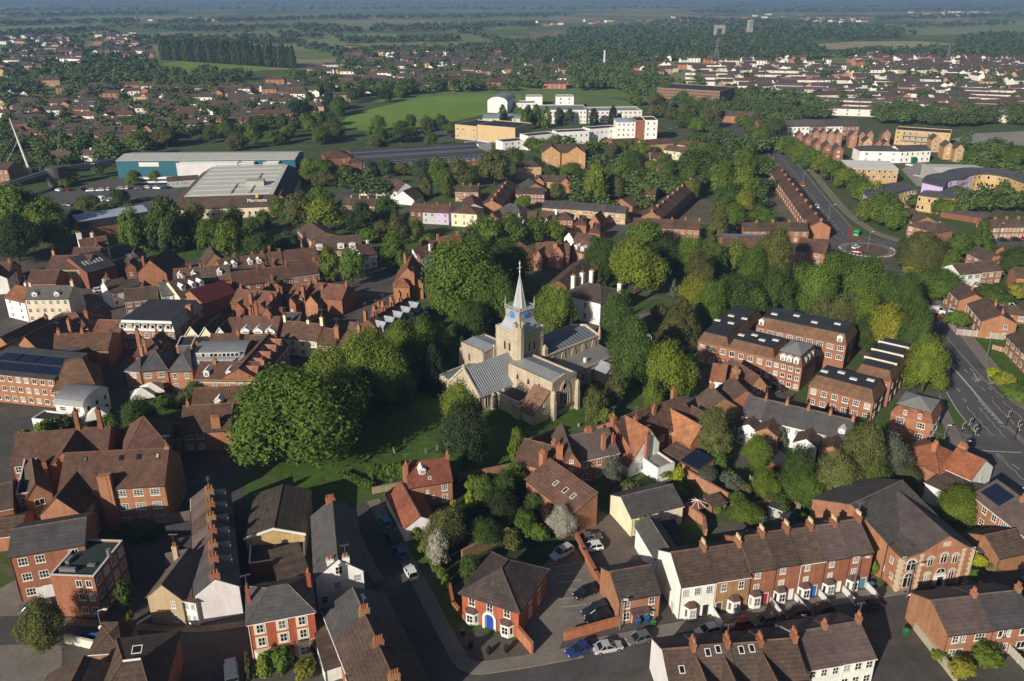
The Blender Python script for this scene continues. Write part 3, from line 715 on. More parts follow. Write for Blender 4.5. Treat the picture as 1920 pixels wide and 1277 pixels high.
def crown_points(kind, clumps, leaves, seed):
    """unit crown: x, y in -.5 to .5, z from 0 to 1"""
    r = np.random.default_rng(seed)
    ga = math.pi * (3 - math.sqrt(5))
    ce, cr = [], []
    for k in range(clumps):
        t = (k + .5) / clumps; az = k * ga + r.uniform(-.5, .5)
        if kind in ('R', 'S'):
            z = 1 - 1.62 * t; rad = math.sqrt(max(0, 1 - z * z)); q = r.uniform(.66, 1.0) if k % 4 else r.uniform(.25, .6)
            ce.append((.36 * rad * math.cos(az) * q, .36 * rad * math.sin(az) * q, .50 + .37 * z * q)); cr.append(r.uniform(.10, .185))
        elif kind == 'T':
            z = 1 - 1.8 * t; rad = math.sqrt(max(0, 1 - z * z)) * (1 - .25 * z); q = r.uniform(.65, 1.0)
            ce.append((.36 * rad * math.cos(az) * q, .36 * rad * math.sin(az) * q, .48 + .42 * z)); cr.append(r.uniform(.09, .16))
        elif kind == 'C':
            z = 1 - t; rad = .40 * (1 - z) ** .75 + .03
            ce.append((rad * math.cos(az) * r.uniform(.7, 1), rad * math.sin(az) * r.uniform(.7, 1), .04 + .93 * z)); cr.append(.05 + .10 * (1 - z))
        elif kind == 'P':
            z = 1 - t; rad = .30 * min(1, (1.02 - z) * 3) * min(1, .55 + z * 2)
            ce.append((rad * math.cos(az), rad * math.sin(az), .03 + .94 * z)); cr.append(r.uniform(.10, .16))
        else:                                        # weeping
            z = 1 - 1.2 * t; rad = math.sqrt(max(0, 1 - z * z))
            ce.append((.38 * rad * math.cos(az), .38 * rad * math.sin(az), .58 + .32 * z)); cr.append(r.uniform(.09, .14))
    ce, cr = np.array(ce), np.array(cr)
    if kind in 'RTS':                                # uneven outline: lobes and hollows
        az = np.arctan2(ce[:, 1], ce[:, 0]); ph = r.uniform(0, 6.28, 4)
        k = 1 + .13 * np.sin(2 * az + ph[0] + 2 * ce[:, 2]) + .11 * np.sin(3 * az + ph[1] - 5 * ce[:, 2]) + .08 * np.sin(5 * az + ph[2] + 9 * ce[:, 2])
        ce[:, 0] *= k; ce[:, 1] *= k; ce[:, 2] += .035 * np.sin(7 * ce[:, 0] + ph[3]) + r.uniform(-.03, .03, len(ce)); cr *= r.uniform(.7, 1.25, len(cr))
    w = cr ** 2; ci = r.choice(len(ce), leaves, p=w / w.sum())
    d = unit(r.normal(size=(leaves, 3)))
    rr = cr[ci] * r.uniform(.55, 1.12, leaves) * (1 + .22 * np.sin(d[:, 0] * 9 + ci) * np.sin(d[:, 2] * 8 + ci * 2))
    p = ce[ci] + d * rr[:, None] * np.array([1, 1, .85])
    if kind == 'W':
        drop = r.uniform(0, 1, leaves) ** 1.2 * np.clip(p[:, 2] - .06, 0, 1) * (np.hypot(p[:, 0], p[:, 1]) > .2)
        k = np.floor(np.arctan2(p[:, 1], p[:, 0]) * 14) ; sw = np.sin(k * 12.9898) * .035
        p[:, 2] -= drop * .85; p[:, 0] *= 1 + sw; p[:, 1] *= 1 + sw
        nrm = unit(np.c_[p[:, 0], p[:, 1], np.full(leaves, .12)] + r.normal(size=(leaves, 3)) * .12)
    else:
        out = unit(p - np.array([0, 0, .42]))
        nrm = unit(d * .75 + out * .45 + np.array([0, 0, .25]) + r.normal(size=(leaves, 3)) * .42)
    return p, nrm
LEAF = mat('foliage', n=[(.18, .20), (.6, .25), (2.2, .2)], rough=.7, spec=.15, rand=.10, space='World', transl=.32)
FARLEAF = mat('far_foliage', n=[(.03, .35), (.3, .25)], rough=.85, spec=.1, space='World')
def trunk_mesh(seed, limbs=5):
    r = random.Random(seed); b = MB()
    b.cyl(0, 0, -.05, .30, .030, .020, 8); b.cyl(0, 0, .30, .62, .020, .008, 6)
    for k in range(limbs):
        a = 2 * math.pi * k / limbs + r.uniform(-.4, .4); z = r.uniform(.16, .36); l = r.uniform(.22, .34)
        p0 = Vector((0, 0, z)); p1 = Vector((math.cos(a) * l * .5, math.sin(a) * l * .5, z + .16)); p2 = Vector((math.cos(a) * l, math.sin(a) * l, z + .36))
        b.tube([p0, p1], .011, 5); b.tube([p1, p2], .006, 4)
    return b.me('trunk', [BARK], True)
PROTO = {}
def proto(kind, lod, var):
    k = (kind, lod, var)
    if k not in PROTO:
        sd = hash(kind) % 1 + ord(kind[0]) * 31 + var * 7 + lod * 101
        cl, lv, sz = {0: (96, 38000, .0192), 1: (60, 9000, .035), 2: (32, 2200, .062)}[lod]
        if kind == 'S': cl, lv, sz = {0: (40, 5200, .05), 1: (30, 2200, .07), 2: (16, 700, .11)}[lod]
        if kind == 'W': lv = int(lv * 1.5); sz *= .8
        p, n = crown_points(kind, cl, lv, sd)
        PROTO[k] = leaf_mesh('crown', p, n, sz, sd, LEAF, 2.6 if kind == 'W' else 1.7)
    return PROTO[k]
TRUNKS = [trunk_mesh(3), trunk_mesh(8), trunk_mesh(21)]
GREEN = dict(l=(.190, .245, .028), m=(.110, .175, .028), d=(.070, .118, .026), k=(.040, .064, .022), o=(.125, .138, .042), y=(.250, .255, .034), g=(.078, .122, .056),
             u=(.055, .028, .022), w=(.42, .40, .33), a=(.145, .200, .028), v=(.12, .14, .10), x=(.30, .34, .02))
GNAME = dict(l='bright lime green', m='mid green', d='dark green', k='very dark green', o='olive green', y='yellow green', g='bluish green', u='dark purple', w='white blossoming', a='fresh green', v='silvery grey green', x='acid yellow')
KNAME = dict(R='broad round tree', T='tall leafy tree', C='conical evergreen', P='slim upright tree', S='bushy shrub', W='weeping willow tree')
def tree(x, ytop, ybase, wpx, kind='R', col='m', label=None, group=None, lean=0.0):
    g = G(x, ybase)
    if kind != 'S':                                   # the traced base is the crown's lower edge: the stem stands a little behind it
        pass
    h = max(1.2, height_at(g, ytop))
    dd = PX((g.x, g.y, h * .5))[2]
    w = wpx * dd / F
    g = g + Vector((g.x, g.y, 0)).normalized() * w * .2
    return tree_at(g, h * (1 + .06 * (kind in 'RTW')), w, kind, col, label, group, (x, (ytop + ybase) / 2))
def tree_at(g, h, w, kind, col, label=None, group=None, px=None):
    cat = 'shrub' if kind == 'S' else 'tree'
    name = {'S': 'shrub', 'C': 'evergreen_tree', 'W': 'willow_tree', 'P': 'poplar_tree'}.get(kind, 'broadleaf_tree')
    rt = thing(name, cat, (g.x, g.y, 0), label, group, kind=kind, col=col, h=h)
    rt['group'] = group or ('shrubs in the gardens' if kind == 'S' else 'trees about the town')
    dist = g.y
    lod = 0 if (w * F / max(dist, 60) > 62 and dist < 290) else (1 if w * F / dist > 26 else 2)
    z0 = 0 if kind in 'SCW' else -h * .02
    me = proto(kind, lod, rng.randrange(2) if kind in 'RTS' else 0)
    c = vary(GREEN[col], .12)
    jw = 1.0 / .92
    add_obj('crown', me, rt, (0, 0, z0), (0, 0, rng.uniform(0, 6.28)), c).scale = (w * jw, w * jw * rng.uniform(.9, 1.1), (h - z0) * 1.0)
    s = add_obj('trunk', TRUNKS[rng.randrange(3)], rt, (0, 0, 0), (0, 0, rng.uniform(0, 6.28)))
    s.scale = (max(w, h * .35), max(w, h * .35), h * .95)
    return rt
# ------------------------------------------------------------------ the church, in its own frame: x along the nave (west), y to the north
CHA = R(43.3); CHO = Vector((1.84, 186.17, 0))
ch_root = thing('church', 'church', (CHO.x, CHO.y, 0), 'pale stone church with square tower, small lead spire and grey lead roofs')
def chv(x0, y0, w, d, ze, hr, roof, rf='g', wall='S', **k):
    c, s = math.cos(CHA), math.sin(CHA)
    P = Vector((CHO.x + c * x0 - s * y0, CHO.y + s * x0 + c * y0, 0))
    return volume(ch_root, P, CHA, w, d, ze, hr, roof, wall, rf, near=True, **k)
def seams(V, m=.7, name='roof_seam'):
    """raised rolls of a lead roof, ridge to eave, as one part"""
    b = MB(); n = int(V.w / m) if V.roof == 'gx' else int(V.d / m)
    for k in range(1, n):
        for sgn in (0, 1):
            if V.roof == 'gx':
                x = V.w * k / n; y0 = -.25 if not sgn else V.d + .25; s = V.hr / (V.d / 2)
                b.tube([(x, y0, V.ze - .25 * s + .20), (x, V.d / 2, V.ze + V.hr + .20)], .06, 4)
            else:
                y = V.d * k / n; x0 = -.25 if not sgn else V.w + .25; s = V.hr / (V.w / 2)
                b.tube([(x0, y, V.ze - .25 * s + .20), (V.w / 2, y, V.ze + V.hr + .20)], .06, 4)
    V.put(name, b.me(name, [MB_['lead']]), 0, 0, 0, 0, (.24, .26, .29))
def parapet(V, h=.7, sides='fblr'):
    b = MB(); t = .35; w, d, z = V.w, V.d, V.ze
    if 'f' in sides: b.box(-.06, w + .06, -.06, t, z - .25, z + h)
    if 'b' in sides: b.box(-.06, w + .06, d - t, d + .06, z - .25, z + h)
    if 'l' in sides: b.box(-.06, t, t, d - t, z - .25, z + h)
    if 'r' in sides: b.box(w - t, w + .06, t, d - t, z - .25, z + h)
    V.put('parapet', b.me('parapet', [MB_['stone']]), 0, 0, 0, 0, vary(WALL['S'][1]))
def buttress(V, x, y, sx, sy, h):
    """stepped buttress standing off the wall at local x, y; sx, sy half sizes"""
    b = MB(); b.box(x - sx, x + sx, y - sy, y + sy, 0, h * .6); b.box(x - sx * .8, x + sx * .8, y - sy * .8, y + sy * .8, h * .6, h * .9)
    b.add([(x - sx * .8, y - sy * .8, h * .9), (x + sx * .8, y - sy * .8, h * .9), (x + sx * .8, y + sy * .8, h * .9), (x - sx * .8, y + sy * .8, h * .9), (x, y, h)], [(0, 1, 4), (1, 2, 4), (2, 3, 4), (3, 0, 4)])
    V.put('buttress', b.me('buttress', [MB_['stone']]), 0, 0, 0, 0, vary(WALL['S'][1]))
def gothic(V, side, u, z, w, h, n=None):
    fr, pn, both = church_window(w, h)
    x, y, rz = {'f': (u, 0, 0), 'r': (V.w, u, math.pi / 2), 'l': (0, V.d - u, -math.pi / 2), 'b': (V.w - u, V.d, math.pi)}[side]
    o = V.put('window', fr, x, y, z, rz)
    add_obj('pane', pn, o)
_cw = {}
DARKGLASS = mat('leaded_glass', (.014, .016, .02), rough=.25, n=[(3, .3)])
def church_window(w, h):
    k = (w, h)
    if k in _cw: return _cw[k]
    fr, pn = MB(), MB(); t = .16 if w > 1.2 else .11
    n = 14; rise = w * .85; pts = []
    for i in range(n + 1):
        u = -1 + 2 * i / n
        pts.append((u * w / 2, h - rise + rise * (1 - abs(u) ** 1.75) ** .75))
    outer = [(-w / 2, 0)] + pts + [(w / 2, 0)]; N = len(outer)
    inner = [(x * (1 - 2 * t / w), max(t * .6, z - (t if 0 < i < N - 1 else 0))) for i, (x, z) in enumerate(outer)]
    fr.add([(x, -.14, z) for x, z in outer] + [(x, -.14, z) for x, z in inner] + [(x, .05, z) for x, z in outer] + [(x, -.03, z) for x, z in inner],
           [(i, i + N, i + 1 + N, i + 1) for i in range(N - 1)] + [(i + 2 * N, i, i + 1, i + 1 + 2 * N) for i in range(N - 1)] + [(i + N, i + 3 * N, i + 1 + 3 * N, i + 1 + N) for i in range(N - 1)] + [(N - 1, 2 * N - 1, N, 0)])
    pn.add([(x, -.035, z) for x, z in inner], [tuple(range(N))])
    lights = 1 if w < 1.1 else (2 if w < 2.2 else 5)
    zs = h - rise
    xs = [-w / 2 + w * (j + 1) / lights for j in range(lights - 1)]
    for x in xs: fr.box(x - .07, x + .07, -.13, -.035, .05, zs + (rise * .35 if lights > 2 else 0))
    if lights > 1:                                    # small pointed heads between the mullions and tracery above them
        e = [-w / 2] + xs + [w / 2]
        for a, b in zip(e[:-1], e[1:]):
            c = (a + b) / 2; hw = (b - a) / 2
            q = [(a, zs - .05), (a + hw * .35, zs + hw * .7), (c, zs + hw * 1.15), (b - hw * .35, zs + hw * .7), (b, zs - .05)]
            for (xa, za), (xb, zb) in zip(q[:-1], q[1:]): fr.tube([(xa, -.09, za), (xb, -.09, zb)], .05, 4)
    if lights > 2:
        for sgn in (-1, 1):
            q = [(sgn * w * .30, zs + .3), (sgn * w * .24, zs + rise * .5), (sgn * w * .02, zs + rise * .86)]
            for (xa, za), (xb, zb) in zip(q[:-1], q[1:]): fr.tube([(xa, -.09, za), (xb, -.09, zb)], .06, 4)
            q = [(sgn * w * .1, zs + .3), (sgn * w * .20, zs + rise * .45), (sgn * w * .30, zs + rise * .45)]
            for (xa, za), (xb, zb) in zip(q[:-1], q[1:]): fr.tube([(xa, -.09, za), (xb, -.09, zb)], .05, 4)
    _cw[k] = (fr.me('window', [STONETRIM]), pn.me('pane', [DARKGLASS]), None)
    return _cw[k]
# crossing tower
T = chv(-4.1, -4.1, 8.2, 8.2, 15.2, .02, 'flat', 'd', names=('tower', 'tower_roof'))
b = MB()
for z in (9.6, 12.9, 15.0):
    for bb in ((-.1, 8.3, -.1, 0), (-.1, 8.3, 8.2, 8.3), (-.1, 0, 0, 8.2), (8.2, 8.3, 0, 8.2)): b.box(*bb, z, z + .22)
T.put('string_course', b.me('string_course', [MB_['stone']]), 0, 0, 0, 0, vary(WALL['S'][1]))
for side in 'frlb':
    for u in (3.35, 5.0): gothic(T, side, u, 10.2, .85, 2.5)
for (x, y) in ((-.3, -.3), (8.5, -.3), (8.5, 8.5), (-.3, 8.5)): buttress(T, x, y, .7, .7, 10.6)
# stair turret on the south-east corner
b = MB(); b.cyl(-.15, -.15, 0, 17.4, 1.25, 1.25, 8, 0, .39)
b.cyl(-.15, -.15, 17.4, 17.7, 1.4, 1.4, 8, 0, .39)
for k in range(8):
    a = .39 + math.pi / 4 * (k + .5); x, y = -.15 + 1.15 * math.cos(a), -.15 + 1.15 * math.sin(a)
    b.cyl(x, y, 17.7, 18.5, .3, .3, 4, 0, a + math.pi / 4)
T.put('stair_turret', b.me('stair_turret', [MB_['stone']]), 0, 0, 0, 0, vary(WALL['S'][1]))
# lead skirt, clock stage, balustrade, spire
cx = 4.1
b = MB(); z0 = 15.25
rings = [(3.75, 15.25), (3.0, 16.2), (2.6, 17.2), (2.45, 18.0)]
for (r0, za), (r1, zb) in zip(rings[:-1], rings[1:]):
    v = [(cx - r0, cx - r0, za), (cx + r0, cx - r0, za), (cx + r0, cx + r0, za), (cx - r0, cx + r0, za), (cx - r1, cx - r1, zb), (cx + r1, cx - r1, zb), (cx + r1, cx + r1, zb), (cx - r1, cx + r1, zb)]
    b.add(v, [(0, 1, 5, 4), (1, 2, 6, 5), (2, 3, 7, 6), (3, 0, 4, 7)])
T.put('lead_skirt', b.me('lead_skirt', [MB_['lead']]), 0, 0, 0, 0, (.42, .45, .49))
b = MB(); b.box(cx - 2.4, cx + 2.4, cx - 2.4, cx + 2.4, 17.6, 20.0)
b.box(cx - 2.6, cx + 2.6, cx - 2.6, cx + 2.6, 20.0, 20.15)
for i in range(7):                                    # diagonal lattice on the faces
    for side in range(4):
        for sg in (-1, 1):
            u0 = -2.3 + 4.6 * i / 6; u1 = u0 + sg * 1.9
            if abs(u1) > 2.35: continue
            pa, pb = (u0, -2.43, 18.05), (u1, -2.43, 19.95)
            rot = Matrix.Rotation(side * math.pi / 2, 3, 'Z')
            q = [rot @ Vector(pa) + Vector((cx, cx, 0)), rot @ Vector(pb) + Vector((cx, cx, 0))]
            b.tube(q, .045, 4)
T.put('clock_stage', b.me('clock_stage', [MB_['lead']]), 0, 0, 0, 0, (.40, .40, .42))
CLOCK = mat('clock_blue', (.05, .22, .46), rough=.4)
CLOCKRIM = mat('clock_rim', (.32, .42, .55), rough=.4)
b = MB(); b.v = []; n = 20
disc = [(.95 * math.cos(2 * math.pi * k / n), -.02, .95 * math.sin(2 * math.pi * k / n)) for k in range(n)]
b.add(disc + [(x, .1, z) for x, _, z in disc], [tuple(range(n - 1, -1, -1))] + [(k, (k + 1) % n, (k + 1) % n + n, k + n) for k in range(n)], 0)
for k in range(12):
    a = math.pi / 6 * k; b.tube([(.70 * math.cos(a), -.05, .70 * math.sin(a)), (.88 * math.cos(a), -.05, .88 * math.sin(a))], .035, 4, 1)
b.tube([(0, -.06, 0), (.05, -.06, .72)], .04, 4, 1); b.tube([(0, -.06, 0), (-.32, -.06, .35)], .05, 4, 1)
cm = b.me('clock_face', [CLOCK, CLOCKRIM])
for rz, (x, y) in ((0, (cx, cx - 2.48)), (-math.pi / 2, (cx - 2.48, cx)), (math.pi / 2, (cx + 2.48, cx)), (math.pi, (cx, cx + 2.48))):
    T.put('clock_face', cm, x, y, 18.95, rz)
b = MB()
for side in range(4):
    rot = Matrix.Rotation(side * math.pi / 2, 3, 'Z')
    for i in range(11):
        u = -2.4 + 4.8 * i / 10
        q = [rot @ Vector((u, -2.45, zz)) + Vector((cx, cx, 0)) for zz in (20.1, 20.85)]
        b.tube(q, .07, 4)
    b.tube([rot @ Vector((-2.45, -2.45, 20.9)) + Vector((cx, cx, 0)), rot @ Vector((2.45, -2.45, 20.9)) + Vector((cx, cx, 0))], .1, 4)
T.put('balustrade', b.me('balustrade', [MB_['lead']]), 0, 0, 0, 0, (.45, .43, .40))
for sx in (-1, 1):
    for sy in (-1, 1):
        b = MB(); b.cyl(cx + sx * 2.45, cx + sy * 2.45, 20.0, 21.4, .16, .13, 6); b.cyl(cx + sx * 2.45, cx + sy * 2.45, 21.4, 23.2, .13, .02, 6)
        T.put('pinnacle', b.me('pinnacle', [MB_['lead']]), 0, 0, 0, 0, (.42, .43, .44))
b = MB(); b.cyl(cx, cx, 20.05, 21.2, 1.75, 1.5, 8, 0, .39); b.cyl(cx, cx, 21.2, 28.2, 1.5, .10, 8, 0, .39)
for k in range(8):
    a = .39 + math.pi / 4 * k
    b.tube([(cx + 1.76 * math.cos(a), cx + 1.76 * math.sin(a), 20.1), (cx + 1.51 * math.cos(a), cx + 1.51 * math.sin(a), 21.2), (cx + .1 * math.cos(a), cx + .1 * math.sin(a), 28.2)], .06, 4)
    a2 = a + math.pi / 4                               # herringbone lead rolls
    for j in range(9):
        f0 = j / 9; f1 = f0 + .07; r0, r1 = 1.5 * (1 - f0) + .1 * f0, 1.5 * (1 - f1) + .1 * f1; am = (a + a2) / 2
        mid = Vector((cx + r0 * .93 * math.cos(am), cx + r0 * .93 * math.sin(am), 21.2 + 7 * f0))
        for aa in (a, a2): b.tube([mid, (cx + r1 * math.cos(aa), cx + r1 * math.sin(aa), 21.2 + 7 * f1)], .028, 3)
T.put('spire', b.me('spire', [MB_['lead']]), 0, 0, 0, 0, (.46, .49, .50))
b = MB(); b.tube([(cx, cx, 28.1), (cx, cx, 31.3)], .09, 6); b.tube([(cx - .62, cx, 30.1), (cx + .62, cx, 30.1)], .09, 6); b.cyl(cx, cx, 29.0, 29.25, .18, .18, 8)
b.box(cx - .35, cx + .35, cx - .02, cx + .02, 31.1, 31.5); b.cyl(cx, cx, 31.3, 31.9, .12, .02, 6)
T.put('weathervane_cross', b.me('weathervane_cross', [solid('white_gilt', (.75, .73, .66))]), 0, 0, 0)
# chancel (east arm)
K = chv(-18.2, -5.6, 14.2, 10.6, 4.6, 5.0, 'gx', 'g', names=('chancel_wall', 'chancel_roof'), roofcol=(.20, .22, .25)); seams(K, .62)
for u in (2.2, 5.4, 8.6): gothic(K, 'f', u, 1.2, .9, 2.9)
gothic(K, 'l', 5.3, 1.4, 2.4, 4.4)
b = MB(); b.tube([(-.1, 5.3, 9.7), (-.1, 5.3, 11.0)], .11, 5); b.tube([(-.1, 4.9, 10.55), (-.1, 5.7, 10.55)], .11, 5)
b.prism([(-.35, 4.25), (5.3, 9.85), (10.95, 4.25), (10.95, 4.75), (5.3, 10.3), (-.35, 4.75)], -.28, .18, 'x')
K.put('gable_coping', b.me('gable_coping', [MB_['stone']]), 0, 0, 0, 0, (.6, .52, .4))
for x, y in ((-.45, .3), (-.45, 10.3), (4, -.5), (7.2, -.5)): buttress(K, x, y, .45, .45, 4.4)
# north-east chapel
Q = chv(-18.2, 5.05, 13, 4.2, 4.6, .9, 'gx', 'g', names=('chapel_wall', 'chapel_roof'), roofcol=(.2, .21, .22)); parapet(Q, .5, 'lb'); gothic(Q, 'l', 2.1, 1.3, 1.6, 2.8)
for y in (-.1, 4.3): buttress(Q, -.4, y, .4, .45, 4.2)
# north transept
NT = chv(-8.2, 4.15, 7.9, 8.2, 9.2, .7, 'gy', 'g', over=.0, names=('transept_wall', 'transept_roof')); parapet(NT, .5, 'lbr'); gothic(NT, 'l', 3.0, 5.5, .8, 2.4)
buttress(NT, 0, 8.4, .5, .5, 8.4)
# south transept with the great window
ST = chv(-7.7, -18.7, 8.0, 14.5, 8.7, .8, 'gy', 'g', over=.0, names=('transept_wall', 'transept_roof'), roofcol=(.33, .34, .34)); parapet(ST, .55, 'lr'); seams(ST, .9)
b = MB(); b.prism([(-.06, 8.4), (-.06, 9.3), (4.0, 10.2), (8.06, 9.3), (8.06, 8.4)], -.08, .35, 'y')
ST.put('parapet', b.me('parapet', [MB_['stone']]), 0, 0, 0, 0, vary(WALL['S'][1]))
gothic(ST, 'f', 4.1, 2.5, 3.7, 6.0)
for u in (3.0, 6.6, 10.2): gothic(ST, 'l', 14.5 - u - 1, 6.1, .95, 1.7)
for x, y, h in ((.05, -.5, 7.4), (7.95, -.5, 7.8), (8.4, .4, 7.8)): buttress(ST, x, y, .38, .55, h)
b = MB(); b.box(2.0, 6.2, -.35, .02, 1.7, 2.3); b.add([(2.0, -.35, 2.3), (6.2, -.35, 2.3), (6.2, 0, 2.55), (2.0, 0, 2.55)], [(0, 1, 2, 3)])
ST.put('window_sill', b.me('window_sill', [MB_['stone']]), 0, 0, 0, 0, (.22, .15, .11))
# vestry with its tiled catslide, and the lean-to beside the chancel
c_, s_ = math.cos(CHA), math.sin(CHA)
VS = volume(ch_root, Vector((CHO.x + c_ * -13.0 - s_ * -18.2, CHO.y + s_ * -13.0 + c_ * -18.2, 0)), CHA, 5.25, 5.0, 2.6, 0, 'py', 'S', 't', prof=[(0, 2.6), (5.2, 6.9), (5.25, 6.85)], names=('vestry_wall', 'vestry_roof'), roofcol=(.20, .115, .075))
for z in (1.6, 3.6): put_window(VS, 'f', 3.4, z, .6, .9, 'm')
LT = chv(-13.0, -13.15, 5.25, 7.5, 3.7, .02, 'flat', 'd', names=('vestry_wall', 'vestry_roof'))
LT2 = chv(-13.6, -14.2, 2.4, 2.6, 3.2, .02, 'flat', 'g', names=('porch_wall', 'porch_roof'))
# nave, aisles
NV = chv(4.15, -5.0, 19.8, 10.0, 7.3, 1.4, 'gx', 'g', over=0, names=('nave_wall', 'nave_roof'), roofcol=(.14, .155, .18)); parapet(NV, .45, 'fb'); seams(NV, 1.2)
for k in range(5): gothic(NV, 'f', 2.4 + 3.8 * k, 5.1, 1.25, 1.9)
b = MB(); b.prism([(-.1, 6.9), (-.1, 7.75), (5.0, 9.3), (10.1, 7.75), (10.1, 6.9)], 19.6, 20.1, 'x')
NV.put('gable_coping', b.me('gable_coping', [MB_['stone']]), 0, 0, 0, 0, (.6, .52, .4))
for y in (0, 10.0):
    b = MB(); b.cyl(19.9, y, 6.5, 8.6, .42, .36, 4, 0, .78); b.cyl(19.9, y, 8.6, 10.6, .36, .03, 4, 0, .78)
    NV.put('pinnacle', b.me('pinnacle', [MB_['stone']]), 0, 0, 0, 0, vary(WALL['S'][1]))
SA = chv(.45, -11.6, 23.5, 6.55, 4.0, .9, 'mono', 'g', over=.0, names=('aisle_wall', 'aisle_roof'), roofcol=(.25, .25, .24)); parapet(SA, .5, 'fr')
for k in range(6): gothic(SA, 'f', 2.6 + 3.7 * k, 1.3, 1.3, 2.3)
for k in range(6): buttress(SA, .7 + 3.7 * k, -.4, .35, .45, 3.9)
bb = MB(); bb.box(13.2, 13.9, 2.0, 2.7, 4.2, 5.6); SA.put('flue', bb.me('flue', [MB_['plaster']]), 0, 0, 0, 0, (.7, .68, .62))
PO = chv(15.0, -15.4, 4.6, 3.8, 3.0, 1.6, 'gy', 'g', names=('porch_wall', 'porch_roof'))
NA = chv(4.15, 5.05, 19.6, 5.5, 4.0, .9, 'monob', 'g', over=0, names=('aisle_wall', 'aisle_roof'))
# ------------------------------------------------------------------ bottom left
V = bld((16, 1044), (158, 1020), 9, 8.8, 1.9, 'gx', 'R', 's', 'f3:2s@.05-.5,f3:1t/2@.72-.95', 'red brick office block with garage door and lower flat roofed wing', 'office_block', 'office')
o = add_obj('garage_door', MB().box(0, 3.0, -.09, .02, 0, 2.2).me('garage_door', [MB_['plaster']]), V.root, V.world(2.4, 0) - V.root.location, (0, 0, V.ang), (.62, .62, .63))
W2 = bld((94, 1081), (176, 1084), 9, 7.6, .02, 'flat', 'R', 'e', 'f3:2s@.52-.97,r3:4s', root=V.root, names=('wing_wall', 'wing_roof'))
b = MB(); b.box(.8, 3.4, 1.1, 1.6, 7.65, 8.3); b.box(.7, 1.3, 3, 4.6, 7.65, 8.2); b.box(4.4, 5.6, 2.6, 3.2, 7.65, 7.9); b.cyl(6.8, 5, 7.6, 9.2, .35, .35, 8)
W2.put('roof_plant', b.me('roof_plant', [METAL]), 0, 0, 0)
V = bld((276, 1119), (340, 1124), 9, 5.1, 2.5, 'gy', 'K', 'u', 'f2:1s@.62-.86', 'ochre rendered gable house beside the white gabled terrace end', ch=[(.1, .95, .8, .6, .6)])
bld((341, 1125), (366, 1129), 8, 4.6, 1.2, 'mono', 'W', 'z', 'f2:2s', 'narrow white link house squeezed between ochre gable and white gable')
TR = row((361, 934), (366, 1119), 7, 6.4, 5.2, 2.2, ['B', 'R', 'B', 'R', 'B', 'R', 'W'], ['u', 'u', 'b', 'u', 'u', 's', 's'], 'l2:1s',
         ['narrow terrace house under the round tree, %s' % q for q in ('farthest up the lane', 'second farthest up the lane', 'third farthest up the lane', 'middle of the row', 'third from the white end', 'next to the white end house')] + ['white gable end house with slate roof closing the narrow terrace'], pots=3, group='narrow terrace under the round tree')
for q in TR[:-1]: dormer(q, .5, .7, 1.2, .9, side='b', facecol=(.3, .3, .3))  # white dormers coloured grey, standing in for the shade on the lane side
for i, q in enumerate(TR[:5]):                         # back additions in the yards
    bx = volume(q.root, q.world(.3, -4.6), q.ang, q.w * .55, 4.5, 2.6 + .3 * (i % 2), .9, 'gy', 'R' if i % 2 else 'O', 'd' if i % 3 else 'u', near=True, names=('extension_wall', 'extension_roof'))
    put_window(bx, 'f', bx.w / 2, .9, .9, 1.1, 's')
# tall-windowed brick school group
V = bld((110, 920), (308, 909), 11, 8.6, 4.3, 'gx', 'O', 't', 'f3:3m@.50-.98', 'long brick school block with tall white multi pane windows', 'school_block', 'school', ch=[(.985, .5, .8, .6, .5, None, 1)])
for fx in (.2, .55, .72, .9): skylight(V, fx, .78, .75, 1.0, [BLACK, GLASS])
chimney(V, .44 * V.w, -.1, 1.6, 1.2, -1.6, 0, 0); chimney(V, .48 * V.w + .4, -.1, .5, 1.2, -1.4, 0, 0)
W2 = bld((75, 966), (151, 964), 14, 7.2, 3.4, 'gy', 'O', 't', '', root=V.root, names=('wing_wall', 'wing_roof')); windows(W2, 'r3:3t@.2-.8')
bld((47, 938), (97, 925), 11, 5.0, 2.6, 'gy', 'O', 'z', 'f2:1s', 'small orange brick gable beside the school and its green felt roof', ch=[(.95, .6, .7, .6, .6)])
bld((30, 931), (56, 926), 18, 5.6, .02, 'flat', 'O', 'e', 'f2:1s', 'flat green felt roofed block on the school side', 'flat_roofed_block', 'building')
V = bld((20, 872), (200, 857), 11, 5.3, 3.8, 'gx', 'R', 't', 'f2:6t', 'long tiled range with two very tall brick chimneys', 'school_range', 'building')
for fx in (.66, .9): chimney(V, fx * V.w, V.d * .5, .8, .8, 4.2, None, 3)
W2 = volume(V.root, V.world(V.w * .42, -3.5), V.ang, 7.5, 9, 5.3, 3.7, 'gy', 'R', 't', names=('wing_wall', 'wing_roof'))
bld((232, 862), (322, 846), 13, 6, 5.5, 'hx', 'R', 't', 'f2:4s', 'dark tiled pyramid roofed building behind the school block', 'school_hall', 'building')
V = bld((358, 772), (472, 766), 10, 4.4, 3.2, 'gx', 'O', 't', '', 'long mottled red tile roof left of the big round tree', 'tiled_range', 'building'); dormer(V, .45, 1.2, 1.8, .9)
V = bld((337, 812), (432, 806), 11, 4.8, 3.4, 'gx', 'O', 't', 'f2:2t@.05-.5', 'brown tiled range with orange gable and row of red chimney pots', 'tiled_range', 'building', ch=[(.72, .06, 1.8, .7, -.5, None, 5), (.1, .5, .6, .6, 1.2)])
W2 = volume(V.root, V.world(-6.3, 0), V.ang, 6.2, 5, 3.6, 2.3, 'hx', 'Y', 't', names=('wing_wall', 'wing_roof'))
